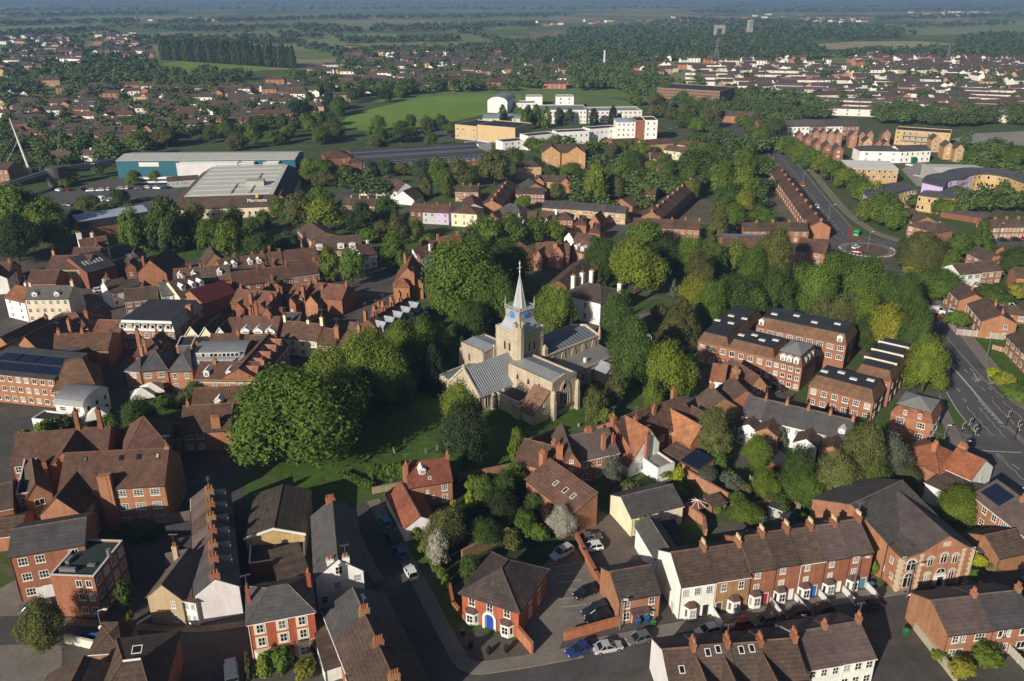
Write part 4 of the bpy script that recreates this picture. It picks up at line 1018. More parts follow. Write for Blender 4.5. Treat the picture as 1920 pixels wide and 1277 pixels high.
bld((-12, 1008), (38, 1002), 7, 3.0, 1.4, 'gx', 'O', 'z', '', 'low dark roofed workshop at the left edge', 'workshop', 'outbuilding'); bld((-14, 960), (24, 952), 10, 5.2, 2.4, 'gx', 'R', 'z', '', 'dark roofed brick house at left edge beside the felt roof')
# modern roofs at the bottom edge
V = bld((186, 1247), (309, 1232), 15, 5.2, 2.6, 'hx', 'B', 'z', '', 'large hipped dark roof with white ridge at the bottom edge', 'hipped_block', 'building', ridge=True, inset=3)
b = MB(); b.tube([(*V.ridge[0], V.ze + V.hr + .2), (*V.ridge[1], V.ze + V.hr + .2)], .16, 6); V.put('ridge_capping', b.me('ridge_capping', [FRAME]), 0, 0, 0)
skylight(V, .55, 1.18, 1.3, 1.2)
bld((158, 1232), (128, 1292), 9.5, 5.0, 2.4, 'gx', 'B', 'z', '', 'brown roofed cross wing left of the large hipped roof', 'cross_wing', 'building', ridge=True)
bld((168, 1226), (228, 1222), 6, 3.4, 2.6, 'hx', 'B', 'z', '', 'little dark pyramid roof among the bottom hedges', 'pavilion', 'building', inset=3.4)
# red Victorian house with cream trim
V = bld((464, 1171), (589, 1147), 8.2, 7.3, 2.4, 'hx', 'R', 's', '', 'red brick villa with cream window surrounds and ground floor bays', ch=[(.03, .55, .5, .8, .5, 3.5), (.97, .6, .6, .6, 1.0, 4)], inset=3.2, wallcol=(.36, .09, .05))
CREAM = mat('cream_render', (.60, .55, .40), n=[(2, .1)])
sur = MB(); sur.box(-.85, .85, -.05, .02, -.25, 1.75); surm = sur.me('window_surround', [CREAM])
for fx in (.17, .5, .8):
    for z in (3.0, 5.35):
        o = V.put('window_surround', surm, fx * V.w, 0, z, 0); add_obj('window', window_meshes(1.05, 1.5, 's')[2], o, (0, -.05, .1))
for fx in (.2, .8):
    b = MB()
    b.add([(-1.5, 0, 0), (-.95, -.9, 0), (.95, -.9, 0), (1.5, 0, 0), (-1.5, 0, 2.5), (-.95, -.9, 2.5), (.95, -.9, 2.5), (1.5, 0, 2.5)], [(0, 1, 5, 4), (1, 2, 6, 5), (2, 3, 7, 6), (4, 5, 6, 7)])
    o = V.put('bay_window', b.me('bay_window', [CREAM]), fx * V.w, 0, 0)
    add_obj('window', window_meshes(1.4, 1.5, 's')[2], o, (0, -.92, .7))
put_door(V, 'f', V.w * .5, (.02, .02, .025))
RW = row((661, 1103), (741, 1278), 3, 9.2, 5.0, 2.5, ['B', 'R', 'B'], ['s', 'z', 'z'], 'f2:2s', ['grey slated house with brick gable, end of the dark roofed street row', 'mossy brown roofed house in the middle of the dark roofed street row', 'mossy brown roofed house at the bottom edge of the street row'], ridge=True)
for i, (A, B, lab) in enumerate((((598, 1220), (648, 1206), 'small brown corrugated tile lean-to beside the red villa garden'), ((608, 1255), (655, 1240), 'white walled brown lean-to beside the street row'))):
    bld(A, B, 4.5, 2.6, 1.2, 'mono', 'W' if i else 'R', 'z', '', lab, 'lean_to', 'outbuilding')
# big white gabled house
V = bld((591, 1084), (681, 1070), 17, 6.0, 2.9, 'gy', 'W', 's', '', 'big white gabled house with slate roof and twin white chimneys', wallcol=(.80, .80, .78))
put_window(V, 'f', V.w * .5, 6.1, 1.15, 1.4, 's'); put_window(V, 'f', V.w * .44, 3.3, 1.1, 1.4, 's'); put_window(V, 'f', V.w * .86, 4.2, 1.1, 1.3, 's'); put_window(V, 'f', V.w * .15, .9, 1.1, 1.4, 's')
for fx in (.34, .66): chimney(V, fx * V.w, .5, 1.1, .9, -.1, None, 2, (.75, .75, .73), walls='plaster')
chimney(V, V.w * .45, 16.6, 1.6, .6, .6, None, 4, (.3, .12, .07))
bld((526, 1098), (583, 1081), 8, 2.9, 1.3, 'mono', 'O', 'z', 'f1:1q@.5-.95', 'low brick extension with dark roof joined to the big white house', 'extension_building', 'outbuilding')
V = bld((460, 1009), (570, 1000), (575, 920), 4.7, 1.5, 'gy', 'Y', 'z', '', 'yellow walled hall with dark shallow pitched roof', 'hall', 'hall', wallcol=(.46, .33, .16), roofcol=(.062, .052, .04))
b = MB(); s = 1.5 / (V.w / 2)
b.prism([(-.3, 4.4), (V.w / 2, 6.05), (V.w + .3, 4.4), (V.w + .3, 4.85), (V.w / 2, 6.45), (-.3, 4.85)], -.3, -.13, 'y'); V.put('fascia', b.me('fascia', [FRAME]), 0, 0, 0)
bld((467, 1060), (572, 1044), 7, 3.0, .02, 'flat', 'D', 'd', '', 'low dark flat roofed store in front of the yellow hall', 'store', 'outbuilding')
# ------------------------------------------------------------------ bottom right
RB = row((1241, 1218), (1492, 1199), 4, 9.4, 5.4, 2.4, ['W', 'R', 'R', 'R'], ['b', 'b', 'z', 'z'], 'f2:2s', ['white gable ended house on the bottom row with dark rooflight', 'bottom row house between white gable end and wide cross gable', 'bottom row house with two pale rooflights', 'bottom row house beside the lower white rendered pair'], ridge=True, roof='gx')
for q, fx, wd in ((RB[0], .95, 4.6), (RB[1], .75, 5.0), (RB[2], .9, 5.4)):
    volume(q.root, q.world(q.w * fx - wd / 2, -5.5), q.ang, wd, 9.4, 4.4, 2.7, 'gy', 'O', 'z', names=('wing_wall', 'wing_roof'))
skylight(RB[0], .45, .45); skylight(RB[1], .3, .8); skylight(RB[1], .62, .86); skylight(RB[2], .3, .82); skylight(RB[2], .62, .84)
row((1515, 1254), (1643, 1232), 2, 9, 5.0, 2.3, ['W', 'W'], ['u', 'u'], 'f2:3s', ['white rendered house on the bottom row, left half of the lower pair', 'white rendered house on the bottom row, at the lane corner'], pots=2)
row((1776, 1190), (1945, 1171), 2, 9, 4.9, 2.3, ['O', 'O'], ['u', 's'], 'f2:2s,f2:1q@.2-.5', ['orange brick house with stained purple slates at the lane corner', 'orange brick house with rooflights at the bottom right edge'], pots=2)
T1 = row((1276, 1100), (1408, 1080), 2, 9, 6.3, 2.8, ['W', 'B'], ['z', 'z'], ['f2:3s/1', 'f2:2s/1'], ['white rendered end house of the long terrace with white bay', 'brown brick house with dark bay between white house and red terrace'], pots=4, buff=True)
T2 = row((1408, 1070), (1638, 1035), 5, 9.5, 7.0, 2.9, ['R'], ['z', 'z', 'z', 'u', 'u'], 'f3:1m/1@.12-.5', ['red terrace house with red door beside the brown brick house', 'red terrace house with white door and white round topped bay', 'red terrace house with bright blue door', 'red terrace house with white door under the purple slates', 'red terrace house with blue bin, next to the chapel'], pots=4, buff=True)
def bay(V, fx, w=2.3, h=2.5, dp=.9, roofc=(.10, .06, .05), col=(.72, .71, .68)):
    b = MB(); a = w / 2; i = a - .55
    b.add([(-a, 0, 0), (-i, -dp, 0), (i, -dp, 0), (a, 0, 0), (-a, 0, h), (-i, -dp, h), (i, -dp, h), (a, 0, h)], [(0, 1, 5, 4), (1, 2, 6, 5), (2, 3, 7, 6)])
    b.add([(-a - .1, 0, h), (-i - .05, -dp - .1, h), (i + .05, -dp - .1, h), (a + .1, 0, h), (-i * .8, 0, h + .7), (i * .8, 0, h + .7)], [(0, 1, 4), (1, 2, 5, 4), (2, 3, 5), (3, 2, 1, 0)], 1)
    o = V.put('bay_window', b.me('bay_window', [MB_['plaster'], solid('bay_roof', roofc) if 'bay_roof' not in bpy.data.materials else bpy.data.materials['bay_roof']]), fx * V.w, 0, 0, 0, col)
    add_obj('window', window_meshes(i * 2 * .92, h * .62, 's')[2], o, (0, -dp - .01, h * .25))
    for sg in (-1, 1):
        an = math.atan2(dp, .55)
        add_obj('window', window_meshes(.62, h * .62, 'p')[2], o, (sg * (i + .275), -dp / 2 - .01, h * .25), (0, 0, sg * an))
    return o
for q, fx in zip(T1 + T2, (.35, .6, .3, .3, .3, .3, .3)): bay(q, fx)
for q, fx, c in zip(T1 + T2, (.78, .16, .72, .74, .72, .72, .78), ((.02, .02, .02), (.05, .05, .05), (.30, .03, .03), (.7, .7, .7), (.03, .12, .42), (.7, .7, .68), (.05, .2, .3))): put_door(q, 'f', fx * q.w, c)
for q in T2:                                           # low walls between the front gardens
    b = MB(); b.box(q.w - .25, q.w - .05, -3.2, -.1, 0, 1.2); q.put('garden_wall', b.me('garden_wall', [MB_['plaster']]), 0, 0, 0, 0, (.6, .6, .57))
b = MB(); b.box(T1[0].w - .2, T1[0].w, -3.6, -.1, 0, 1.5); T1[0].put('garden_wall', b.me('garden_wall', [MB_['plaster']]), 0, 0, 0, 0, (.72, .72, .7))
W2 = volume(T1[0].root, T1[0].world(-.2, 9.1), T1[0].ang, 4.2, 9.5, 4.6, 1.6, 'gy', 'W', 's', names=('extension_wall', 'extension_roof'))
# chapel
P, ang, w, d, v = frame_from((1693, 1043), (1830, 1024), 12, 7.1)
ctr = P + Vector((math.cos(ang), math.sin(ang), 0)) * w / 2 + v * 9
CR = thing('chapel', 'chapel', (ctr.x, ctr.y, 0), 'orange brick chapel with round arched windows and pale stone quoins')
V = volume(CR, P, ang, w, 13, 7.0, 0, 'py', 'O', 'u', prof=[(0, 6.5), (.26 * w, 7.4), (.58 * w, 9.9), (.86 * w, 7.4), (w, 6.5)], over=.05, roofcol=(.085, .068, .066))
for u, z, ww, hh in ((.14, 4.0, 1.7, 2.2), (.14, .7, 1.8, 2.9), (.40, 4.3, 1.0, 1.9), (.40, 1.0, 1.0, 2.1), (.58, 4.6, 1.2, 2.0), (.74, 4.3, 1.0, 1.9), (.74, 1.0, 1.0, 2.1)):
    put_window(V, 'f', u * w, z, ww, hh, 'a')
    b = MB(); n = 10                                   # pale arch over each opening
    for k in range(n):
        a0, a1 = math.pi * k / n, math.pi * (k + 1) / n; r0, r1 = ww / 2 + .02, ww / 2 + .32; zc = hh - ww / 2
        b.add([(r0 * math.cos(a0), -.05, zc + r0 * math.sin(a0)), (r1 * math.cos(a0), -.05, zc + r1 * math.sin(a0)), (r1 * math.cos(a1), -.05, zc + r1 * math.sin(a1)), (r0 * math.cos(a1), -.05, zc + r0 * math.sin(a1))], [(0, 1, 2, 3)])
    V.put('stone_arch', b.me('stone_arch', [STONETRIM]), u * w, 0, z)
b = MB()
for u in (0, .27, .845, 1.0):
    for k in range(14):
        hw = .38 if k % 2 else .24; x0 = min(max(u * w - hw, -.03), w + .03 - 2 * hw); b.box(x0, x0 + 2 * hw, -.06, .02, .5 * k, .5 * k + .48)
for k in range(13):
    hw = .75 if k % 2 else .5; b.box(-.06, .02, 0, hw, .5 * k, .5 * k + .48); b.box(w - .02, w + .06, 0, hw, .5 * k, .5 * k + .48)
V.put('quoins', b.me('quoins', [STONETRIM]), 0, 0, 0)
b = MB(); b.box(.50 * w, .66 * w, -.3, .02, 0, 2.4); V.put('doorway', b.me('doorway', [FRAME]), 0, 0, 0)
put_door(V, 'f', .58 * w, (.02, .02, .02), 1.1, 2.1).location.y -= .3
put_window(V, 'f', .58 * w, 2.45, 1.9, 1.2, 'a')
for u in (2.2, 5.0): put_window(V, 'l', 13 - u, 4.2, .8, 1.1, 's')
for u in (1.6, 3.8, 6.2): put_window(V, 'l', 13 - u, 1.6, .75, 1.0, 's')
b = MB(); b.box(-.7, .7, -.05, .02, 0, .9); V.put('date_stone', b.me('date_stone', [STONETRIM]), .58 * w, 0, 7.9)
H2 = bld((1664, 1019), (1759, 970), 15, 7.0, 3.2, 'gx', 'O', 's', '', root=CR, names=('hall_wall', 'hall_roof'), roofcol=(.075, .07, .066))
# brick villa and its neighbour
P, ang, w, d, v = frame_from((866, 1112), (972.5, 1147), (1023.5, 1070), 5.0)
ctr = P + Vector((math.cos(ang), math.sin(ang), 0)) * w / 2 + v * d / 2
VR = thing('villa', 'house', (ctr.x, ctr.y, 0), 'red brick villa with hipped slate roof, white bays and blue door')
V = volume(VR, P, ang, w, d, 5.0, 3.4, 'hy', 'R', 'z', inset=w * .42, over=.45, wallcol=(.36, .10, .05), roofcol=(.060, .048, .043))
b = MB()
for e in V.ridge:
    for c in ((-.45, -.45), (w + .45, -.45)) if e is V.ridge[0] else ((-.45, d + .45), (w + .45, d + .45)):
        b.tube([(c[0], c[1], 5.14), (e[0], e[1], 8.42)], .12, 5)
b.tube([(*V.ridge[0], 8.42), (*V.ridge[1], 8.42)], .12, 5); V.put('ridge_tiles', b.me('ridge_tiles', [MB_['tile']]), 0, 0, 0, 0, (.085, .065, .055))
for u in (.18, .5, .8): put_window(V, 'f', u * w, 3.15, 1.1, 1.6, 's')
for u in (.18, .8): bay(V, u, 2.3, 2.3, .8)
for u in (.4, .72):
    for z in (1.0, 3.5): put_window(V, 'r', u * d, z, 1.0, 1.6, 's')
n = 12; b = MB()
for k in range(n):
    a0, a1 = math.pi * k / n, math.pi * (k + 1) / n
    for (ra, rb) in ((.75, 1.15),): b.add([(ra * math.cos(a0), -.35, 2.1 + ra * math.sin(a0)), (rb * math.cos(a0), -.35, 2.1 + rb * math.sin(a0)), (rb * math.cos(a1), -.35, 2.1 + rb * math.sin(a1)), (ra * math.cos(a1), -.35, 2.1 + ra * math.sin(a1)), (rb * math.cos(a0), .02, 2.1 + rb * math.sin(a0)), (rb * math.cos(a1), .02, 2.1 + rb * math.sin(a1))], [(0, 1, 2, 3), (1, 4, 5, 2)])
for sg in (-1, 1): b.box(min(sg * .75, sg * 1.15), max(sg * .75, sg * 1.15), -.35, .02, 0, 2.1)
V.put('door_arch', b.me('door_arch', [FRAME]), .5 * w, 0, 0)
put_door(V, 'f', .5 * w, (.02, .06, .36), 1.3, 2.6)
V = bld((1161, 1126), (1238, 1112), 8, 4.8, 2.2, 'gx', 'O', 'z', '', 'small orange brick cottage with red door facing the street', roofcol=(.062, .052, .048))
for u in (.2, .8):
    put_window(V, 'f', u * V.w, 3.0, 1.0, 1.4, 's'); put_window(V, 'f', u * V.w, .8, 1.1, 1.4, 's')
put_door(V, 'f', .42 * V.w, (.28, .03, .03)); put_door(V, 'f', .58 * V.w, (.03, .03, .03))
b = MB(); b.prism([(-1.2, 2.3), (0, 2.75), (0, 2.87), (-1.2, 2.42)], -1.5, 1.5, 'x'); V.put('door_canopy', b.me('door_canopy', [MB_['tile']]), .5 * V.w, 0, 0, 0, (.09, .06, .05))
# cottage by the churchyard and its outbuilding
V = bld((767, 914), (848, 901), 7.6, 4.9, 2.8, 'gx', 'O', 't', '', 'small brick cottage with bright mottled red tiles by the churchyard', ch=[(.0, .3, .55, .9, .9), (1.0, .5, .55, .8, .9)], roofcol=(.19, .062, .042))
dormer(V, .35, 1.7, 1.3, 1.0); skylight(V, .5, .22, .6, .7)
put_window(V, 'f', .82 * V.w, 3.0, 1.15, 1.6, 'm'); put_window(V, 'f', .82 * V.w, .6, 1.15, 1.6, 'm'); put_window(V, 'f', .42 * V.w, 3.0, .6, .7, 's'); put_window(V, 'f', .55 * V.w, 1.7, .6, .7, 's')
bld((724, 926), (758, 992), 6, 2.7, 1.8, 'gx', 'W', 'o', '', 'low white walled outbuilding with long orange tile roof by the lane', 'outbuilding', 'outbuilding', roofcol=(.24, .085, .05))
# ------------------------------------------------------------------ houses south of the church
V = bld((986, 898), (1074, 966), 5.6, 4.6, 2.5, 'mono', 'O', 't', '', 'long brown tiled range bending down beside the shrub garden', 'tiled_range', 'house', roofcol=(.135, .075, .055))
for fx in (.42, .62, .78): skylight(V, fx, .45, .8, 1.3)
volume(V.root, V.world(-6.4, 2.0), V.ang + R(28), 7.5, 8.0, 4.8, 2.8, 'gx', 'O', 't', names=('wing_wall', 'wing_roof')); chimney(V, -.8, 4.6, 1.3, 1.0, 1.4, 3.5, 4, (.40, .16, .08)); chimney(V, -3, 9.0, 1.0, .8, 1.4, 3.5, 3)
V = bld((1054, 873), (1089, 871), 12, 5.9, 2.7, 'gy', 'R', 'z', 'f2:1m@.2-.7', 'tall brick gable house in the shade with big orange stack', ch=[(-.08, .15, 1.2, .9, .9, 0, 1, (.40, .16, .08))])
put_window(V, 'f', V.w * .5, 6.3, .8, .8, 's')
V = bld((1086, 865), (1161, 848), 10, 5.3, 3.0, 'gx', 'O', 'u', 'f2:3s', 'brick house with purple brown slates and two red chimneys', ch=[(.5, .5, 1.4, .7, .8, None, 4), (.66, .12, .8, .7, .9, None, 2)])
# white house with the steep catslide
a, c = G(1179, 875, 2.6), G(1236, 832, 5.2); dx, dy = c.x - a.x, c.y - a.y; w = math.hypot(dx, dy); ang = math.atan2(dy, dx)
rt = thing('catslide_house', 'house', (c.x, c.y, 0), 'white walled house with very steep bright orange catslide roof')
V = volume(rt, Vector((a.x, a.y, 0)), ang, w, 7.5, 5, 0, 'py', 'W', 'o', prof=[(0, 2.5), (w * .66, 9.2), (w, 5.4)], over=.15, roofcol=(.27, .115, .062))
for u, z in ((.62, 5.6), (.86, 3.4), (.40, 2.6), (.52, 2.6), (.30, .7), (.45, .7)): put_window(V, 'f', u * w, z, .7, .95, 'm')
chimney(V, w * .52, -.35, .75, .6, 3.6, 0, 1, (.36, .15, .09)); chimney(V, -1.0, 4, .7, .7, 3.3, 0, 1, (.36, .12, .07))
bld((1233.5, 881), (1265, 870), 7, 3.0, .02, 'flat', 'W', 'd', '', 'white flat roofed extension below the orange catslide roof', 'extension_building', 'outbuilding', roofcol=(.24, .23, .21))
V = bld((1150, 789), (1224, 761), 10, 5.4, 3.6, 'gx', 'R', 't', 'f2:3s', 'brown tiled house with tall brick stack behind the catslide roof', ridge=True, ch=[(.3, .2, .8, .7, 1.2, None, 1), (.0, .5, .9, 1.0, 1.0, None, 2), (.9, .35, .8, .7, .9, None, 1)])
V = bld((1225, 762), (1277, 744), 10.5, 5.2, 3.8, 'gx', 'O', 't', 'f2:2s', 'brown tiled house with a bright orange hipped roof wing', ridge=True, ch=[(.97, .7, .9, .8, 1.0)])
volume(V.root, V.world(.8, -5.5), V.ang, 5.6, 9.5, 4.8, 3.2, 'gy', 'R', 'o', names=('wing_wall', 'wing_roof'), roofcol=(.36, .16, .075)); W2 = volume(V.root, V.world(6.8, -3.4), V.ang, 4.2, 6, 5.6, 2.0, 'gy', 'O', 't', names=('wing_wall', 'wing_roof')); put_window(W2, 'f', 2.1, 3.6, 1.1, 1.5, 's')
bld((1296, 753), (1320, 776), 9, 5.0, 3.2, 'gx', 'B', 'b', 'r2:2s', 'grey brown gabled roof house right of the lime tree', ch=[(.1, .5, 1.0, .8, .9, None, 4)])
bld((1336, 734), (1361, 760), 9, 5.2, 3.2, 'gx', 'R', 'b', 'r2:2s', 'square brown roofed house behind the leafless shrub', ch=[(.02, .5, 1.1, .8, .9, None, 5)])
bld((1331, 713), (1358, 717), 8, 5.0, 2.6, 'gx', 'W', 't', 'f2:2s', 'white walled house with orange brown roof behind the lime tree', roofcol=(.22, .10, .055))
bld((1405, 728), (1437, 722), 11, 5.0, 2.6, 'gy', 'Y', 't', 'f2:1t', 'sandy brick gable house in front of the mansard offices', ch=[(-.1, .45, 1.4, 1.6, .3, 0, 2)], wallcol=(.42, .22, .11))
bld((1279, 812), (1301, 823), 8, 3.6, 1.9, 'gx', 'O', 's', 'f1:2s', 'low slate roofed cottage beside the white hoop awning')
V = bld((1243, 846), (1311, 883), 4.5, 2.6, .9, 'mono', 'O', 'b', '', 'low outbuilding half brown slates and half dark glass roof', 'outbuilding', 'outbuilding')
b = MB(); q = MB()
for i in range(8):
    x = V.w * (.52 + .47 * i / 7); q.box(x - .05, x + .05, -4.9 / 2, 4.9 / 2, .0, .12)
b.box(V.w * .52, V.w * .99, -2.4, 2.4, -.02, .05)
V.put('glass_roof', b.me('glass_roof', [SOLAR]), 0, 2.25, 2.6 + .45 + .24, 0, None, math.atan(.2)); V.put('glazing_bar', q.me('glazing_bar', [BLACK]), 0, 2.25, 2.6 + .45 + .26, 0, None, math.atan(.2))
bld((1184, 972), (1281, 948), 8, 3.9, 2.0, 'gx', 'C', 's', 'f1:3t', 'cream gabled bungalow with dark slate roof beside the car park', 'bungalow', 'house', roofcol=(.07, .066, .064))
LR = row((1389, 777), (1592, 826), 5, 9, 5.0, 2.5, ['W', 'O', 'W', 'O', 'O'], ['s'], 'f2:2s', ['slate roofed house with white rear wing at the left terrace end', 'slate roofed house with brick rear wing, second in its terrace', 'slate roofed house behind the young birch, middle of its terrace', 'slate roofed house with white rear wing in the cottage terrace', 'slate roofed house with white dormer at the right terrace end'], pots=2, group='slate roofed cottage terrace')
for q, fx, wd, dp, wl, h in ((LR[0], .4, 4.5, 4, 'W', 3.8), (LR[1], .3, 4.6, 4.5, 'O', 4.2), (LR[3], .1, 4.6, 5, 'W', 4.2), (LR[4], .25, 4.8, 5, 'O', 4.0)):
    e = volume(q.root, q.world(q.w * fx - wd / 2 + 1, -dp), q.ang, wd, dp + 1, h, 1.4, 'gy', wl, 'z', names=('extension_wall', 'extension_roof')); windows(e, 'f2:2s')
dormer(LR[4], .6, 1.0, 1.3, .8)
bld((1656, 866), (1692, 846), 7, 3.4, 2.2, 'gx', 'W', 't', '', 'white walled barn with brown tile roof by the big olive tree', 'barn', 'outbuilding')
# ------------------------------------------------------------------ mansard offices
OF = thing('mansard_offices', 'office', (78, 205, 0), 'brick mansard office complex with flat dark roofs around a court')
def off(A, B, D, ze, hr, win, roof='man', **k):
    V = bld(A, B, D, ze, hr, roof, k.pop('wall', 'O'), k.pop('rf', 't'), win, root=OF, names=('wall', 'mansard_roof'), roofcol=(.15, .084, .05), wallcol=(.29, .135, .08), **k)
    return V
A1 = off((1418, 612), (1587, 648), 11, 7.4, 2.6, 'f3:9s/1,r2:1s')
A2 = off((1309, 639), (1366, 652), 26, 6.2, 2.4, 'f2:3q')
A3 = off((1365, 652), (1452, 674), 10, 6.2, 2.4, 'f2:5s')
A4 = off((1450, 676), (1504, 690), 10.5, 6.4, 2.7, 'f3:4s', toprf='g')
hp = volume(OF, A4.world(.9, .9), A4.ang, A4.w - 1.8, A4.d - 1.8, 9.0, 1.5, 'hx', 'O', 'g', z0=8.9, over=.1, names=('attic_wall', 'pavilion_roof'), roofcol=(.27, .27, .26))
A5 = off((1517, 723), (1638, 756), 9, 5.2, 2.7, 'f2:6s,r2:2s')
A6 = off((1603, 700), (1671, 717), 22, 6.4, 2.4, 'f2:3s,r2:5s')
for q in (A1, A2, A3, A5):
    for k in range(4):
        q.put('roof_light', MB().box(-.8, .8, -.5, .5, 0, .25).me('roof_light', [FRAME]), q.w * (k + .6) / 4.4, q.d * (.4 + .2 * (k % 2)), q.ze + q.hr + .1)
for q, us in ((A4, (.3, .52, .76)), (A1, (.05, .92))):
    for u in us: dormer(q, u, .15, 1.3, 1.5, facecol=(.75, .74, .7), win='a')
for u in (.3, .52, .76):
    b = MB(); b.box(-.5, .5, 0, 1.2, 0, 1.5); o = A4.put('dormer', b.me('dormer', [MB_['plaster']]), A4.w - .1, A4.d * u, A4.ze + .2, math.pi / 2, (.3, .3, .3)); add_obj('window', window_meshes(.8, 1.2, 'a')[2], o, (0, -.02, .15))
for k in range(3):
    b = MB(); b.box(0, A6.w * .92, -.15, .15, 0, .5); A6.put('parapet', b.me('parapet', [MB_['plaster']]), .3, 5 + 6 * k, A6.ze + A6.hr, 0, (.6, .56, .5))
V = bld((1671, 774), (1748, 795), 8.8, 5.2, 2.0, 'man', 'O', 't', 'f2:2t,r2:3t', 'square brick office with pale grey hipped top by the crossing', 'corner_office', 'office', roofcol=(.25, .105, .065), toprf='g')
volume(V.root, V.world(.75, .75), V.ang, V.w - 1.5, V.d - 1.5, 7.35, 1.5, 'hx', 'O', 'g', z0=7.2, over=.15, names=('attic_wall', 'hipped_top'), roofcol=(.27, .27, .26))
for u in (.33, .68): dormer(V, u, .1, 1.1, 1.4, kind='f', facecol=(.3, .12, .07))
# orange roofed corner house and the white wing
V = bld((1768, 876), (1822, 900), 8, 5.0, 2.8, 'gx', 'W', 'o', 'r2:1s', 'orange tiled corner house with white gable and big chimney', ch=[(.12, .62, 1.6, .8, .8, None, 4, (.40, .17, .08))], roofcol=(.27, .10, .05))
volume(V.root, V.world(-9.0, -1.5), V.ang - R(4), 9.6, 9.5, 4.6, 2.9, 'hx', 'O', 'o', names=('wing_wall', 'wing_roof'), roofcol=(.27, .10, .05)); chimney(V, -3, 1.6, .9, .8, .6, 4.5, 3, (.40, .17, .08))
volume(V.root, V.world(.2, -6.2), V.ang, 9.0, 6.1, 3.9, .6, 'mono', 'W', 'z', names=('annexe_wall', 'annexe_roof'))
RR = row((1822, 927), (1935, 1016), 2, 9, 5.0, 2.5, ['O', 'O'], ['u', 'u'], 'f2:3s', ['brick house with solar panels on dark slates by the crossing', 'brick house with white door at the right edge below the crossing'], pots=5)
skylight(RR[0], .42, .55, 4.6, 3.3, None, .09, 'solar_panel')
bld((1840, 1036), (1880, 1024), 5, 2.6, 1.0, 'hx', 'C', 's', 'f1:2s', 'small dark roofed garden annexe with cream wall', 'garden_annexe', 'outbuilding')
bld((1873, 1046), (1930, 1034), 7, 3.6, 2.0, 'gx', 'O', 'b', '', 'orange brick garage with plain gable at the right edge', 'garage', 'outbuilding')
# ------------------------------------------------------------------ right side housing
bld((1813, 474), (1850, 491), 8, 4.9, 2.2, 'gx', 'O', 'b', 'f2:3t,r2:1s', 'brick semi beside the conifer with bright brown roof', ch=[(.8, .6, .8, .6, .6)])
row((1800, 515), (1880, 508), 2, 8.5, 4.9, 2.2, ['W', 'O'], ['b', 'b'], 'f2:3t', ['white gable ended semi with sunken garden wall', 'brick half of the white gable ended pair'], pots=2)
V = bld((1775, 541), (1798, 564), 8.5, 4.9, 2.2, 'gx', 'O', 'b', 'f2:3s,r2:1s', 'brick semi with cars in front by the tree lined road', ch=[(.5, .6, .8, .6, .6)])
bld((1814, 570), (1841, 603), 9, 4.9, 2.3, 'gx', 'O', 'b', 'f2:4s,r2:1s@.5-.9', 'brick semi with wide sandy gable above the grey fence', ch=[(.4, .6, .8, .6, .6), (.85, .6, .8, .6, .6)])
bld((1888, 629), (1934, 674), 9, 4.9, 2.3, 'gx', 'O', 'b', 'f2:5s', 'brick semi at the right edge beside the green verge')
bld((1880, 587), (1930, 592), 6, 2.7, 1.6, 'hx', 'O', 'b', 'f1:2s', 'small hipped brick garage beside the white minibus', 'garage', 'outbuilding')
bld((1868, 470), (1888, 476), 9, 4.4, 2, 'gy', 'O', 'b', '', 'orange gable house behind the conifer at right')
bld((1906, 520), (1935, 522), 8, 4.6, 2, 'gx', 'O', 'b', '', 'brick house cut off by the right edge beside the round bush')
# garden sheds and plots between the terrace and the cottages
for i, (A, B, lab) in enumerate((((1335, 950), (1362, 942), 'slatted brown garden shed right of the parasol courtyard'), ((1452, 870), (1478, 860), 'small dark shed under the cottage terrace gardens'), ((1442, 948), (1468, 958), 'pale lean to shed in the middle gardens'), ((1246, 1000), (1275, 996), 'little slate roofed shed behind the white end house'), ((1478, 985), (1502, 981), 'small felt roofed shed behind the red terrace'))):
    bld(A, B, 2.6, 2.0, .5, 'mono', 'BDGBD'[i], 'bdddd'[i], '', lab, 'garden_shed', 'shed')
# ------------------------------------------------------------------ old town on the left
V = bld((45, 561), (128, 560), 9, 7.4, 2.4, 'gx', 'C', 's', 'f3:6s', 'cream three storey hotel front with grey slate roof', 'hotel', 'hotel', ch=[(.02, .5, .7, .7, 1.2), (.98, .5, .8, .7, 1.6, None, 4)], roofcol=(.115, .11, .10))
for fx in (.22, .72): dormer(V, fx, .8, 1.5, 1.0)
bld((8, 558), (46, 567), 8.5, 6.2, 2.6, 'gx', 'W', 'o', 'f3:2s', 'white corner house with orange roof left of the hotel', ch=[(.4, .6, .8, .7, 1.0)])
bld((-24, 516), (16, 514), 9, 5.4, 2.6, 'gx', 'O', 't', 'f2:3s', 'shaded tiled house at the left edge above the hotel', ch=[(.9, .5, .8, .7, 1.0)]); bld((13, 522), (30, 506), 8, 5.2, 2.4, 'gx', 'W', 't', 'f2:2s', 'white walled house at the left edge street corner')
bld((50, 531), (104, 530), 9, 4.4, 2.8, 'gx', 'O', 't', '', 'brown tiled cottage behind the cream hotel'); 
V = bld((86, 507), (164, 505), 12, 6.0, 3.0, 'gx', 'Y', 't', 'f2:2s@.5-.95', 'broad tiled house with sandy wall below the white mast', ch=[(.02, .6, .8, .8, 1.6)]); volume(V.root, V.world(3, 12.1), V.ang, 9, 9, 6, 2.6, 'gx', 'R', 't', names=('wing_wall', 'wing_roof'))
V = bld((163, 512), (216, 497), 17, 5.6, 3.6, 'gx', 'D', 's', '', 'big dark slate hall with a line of rooflights', 'slate_hall', 'hall', roofcol=(.05, .052, .058)); [skylight(V, .2 + .12 * k, .5, .5, 2.2) for k in range(6)]
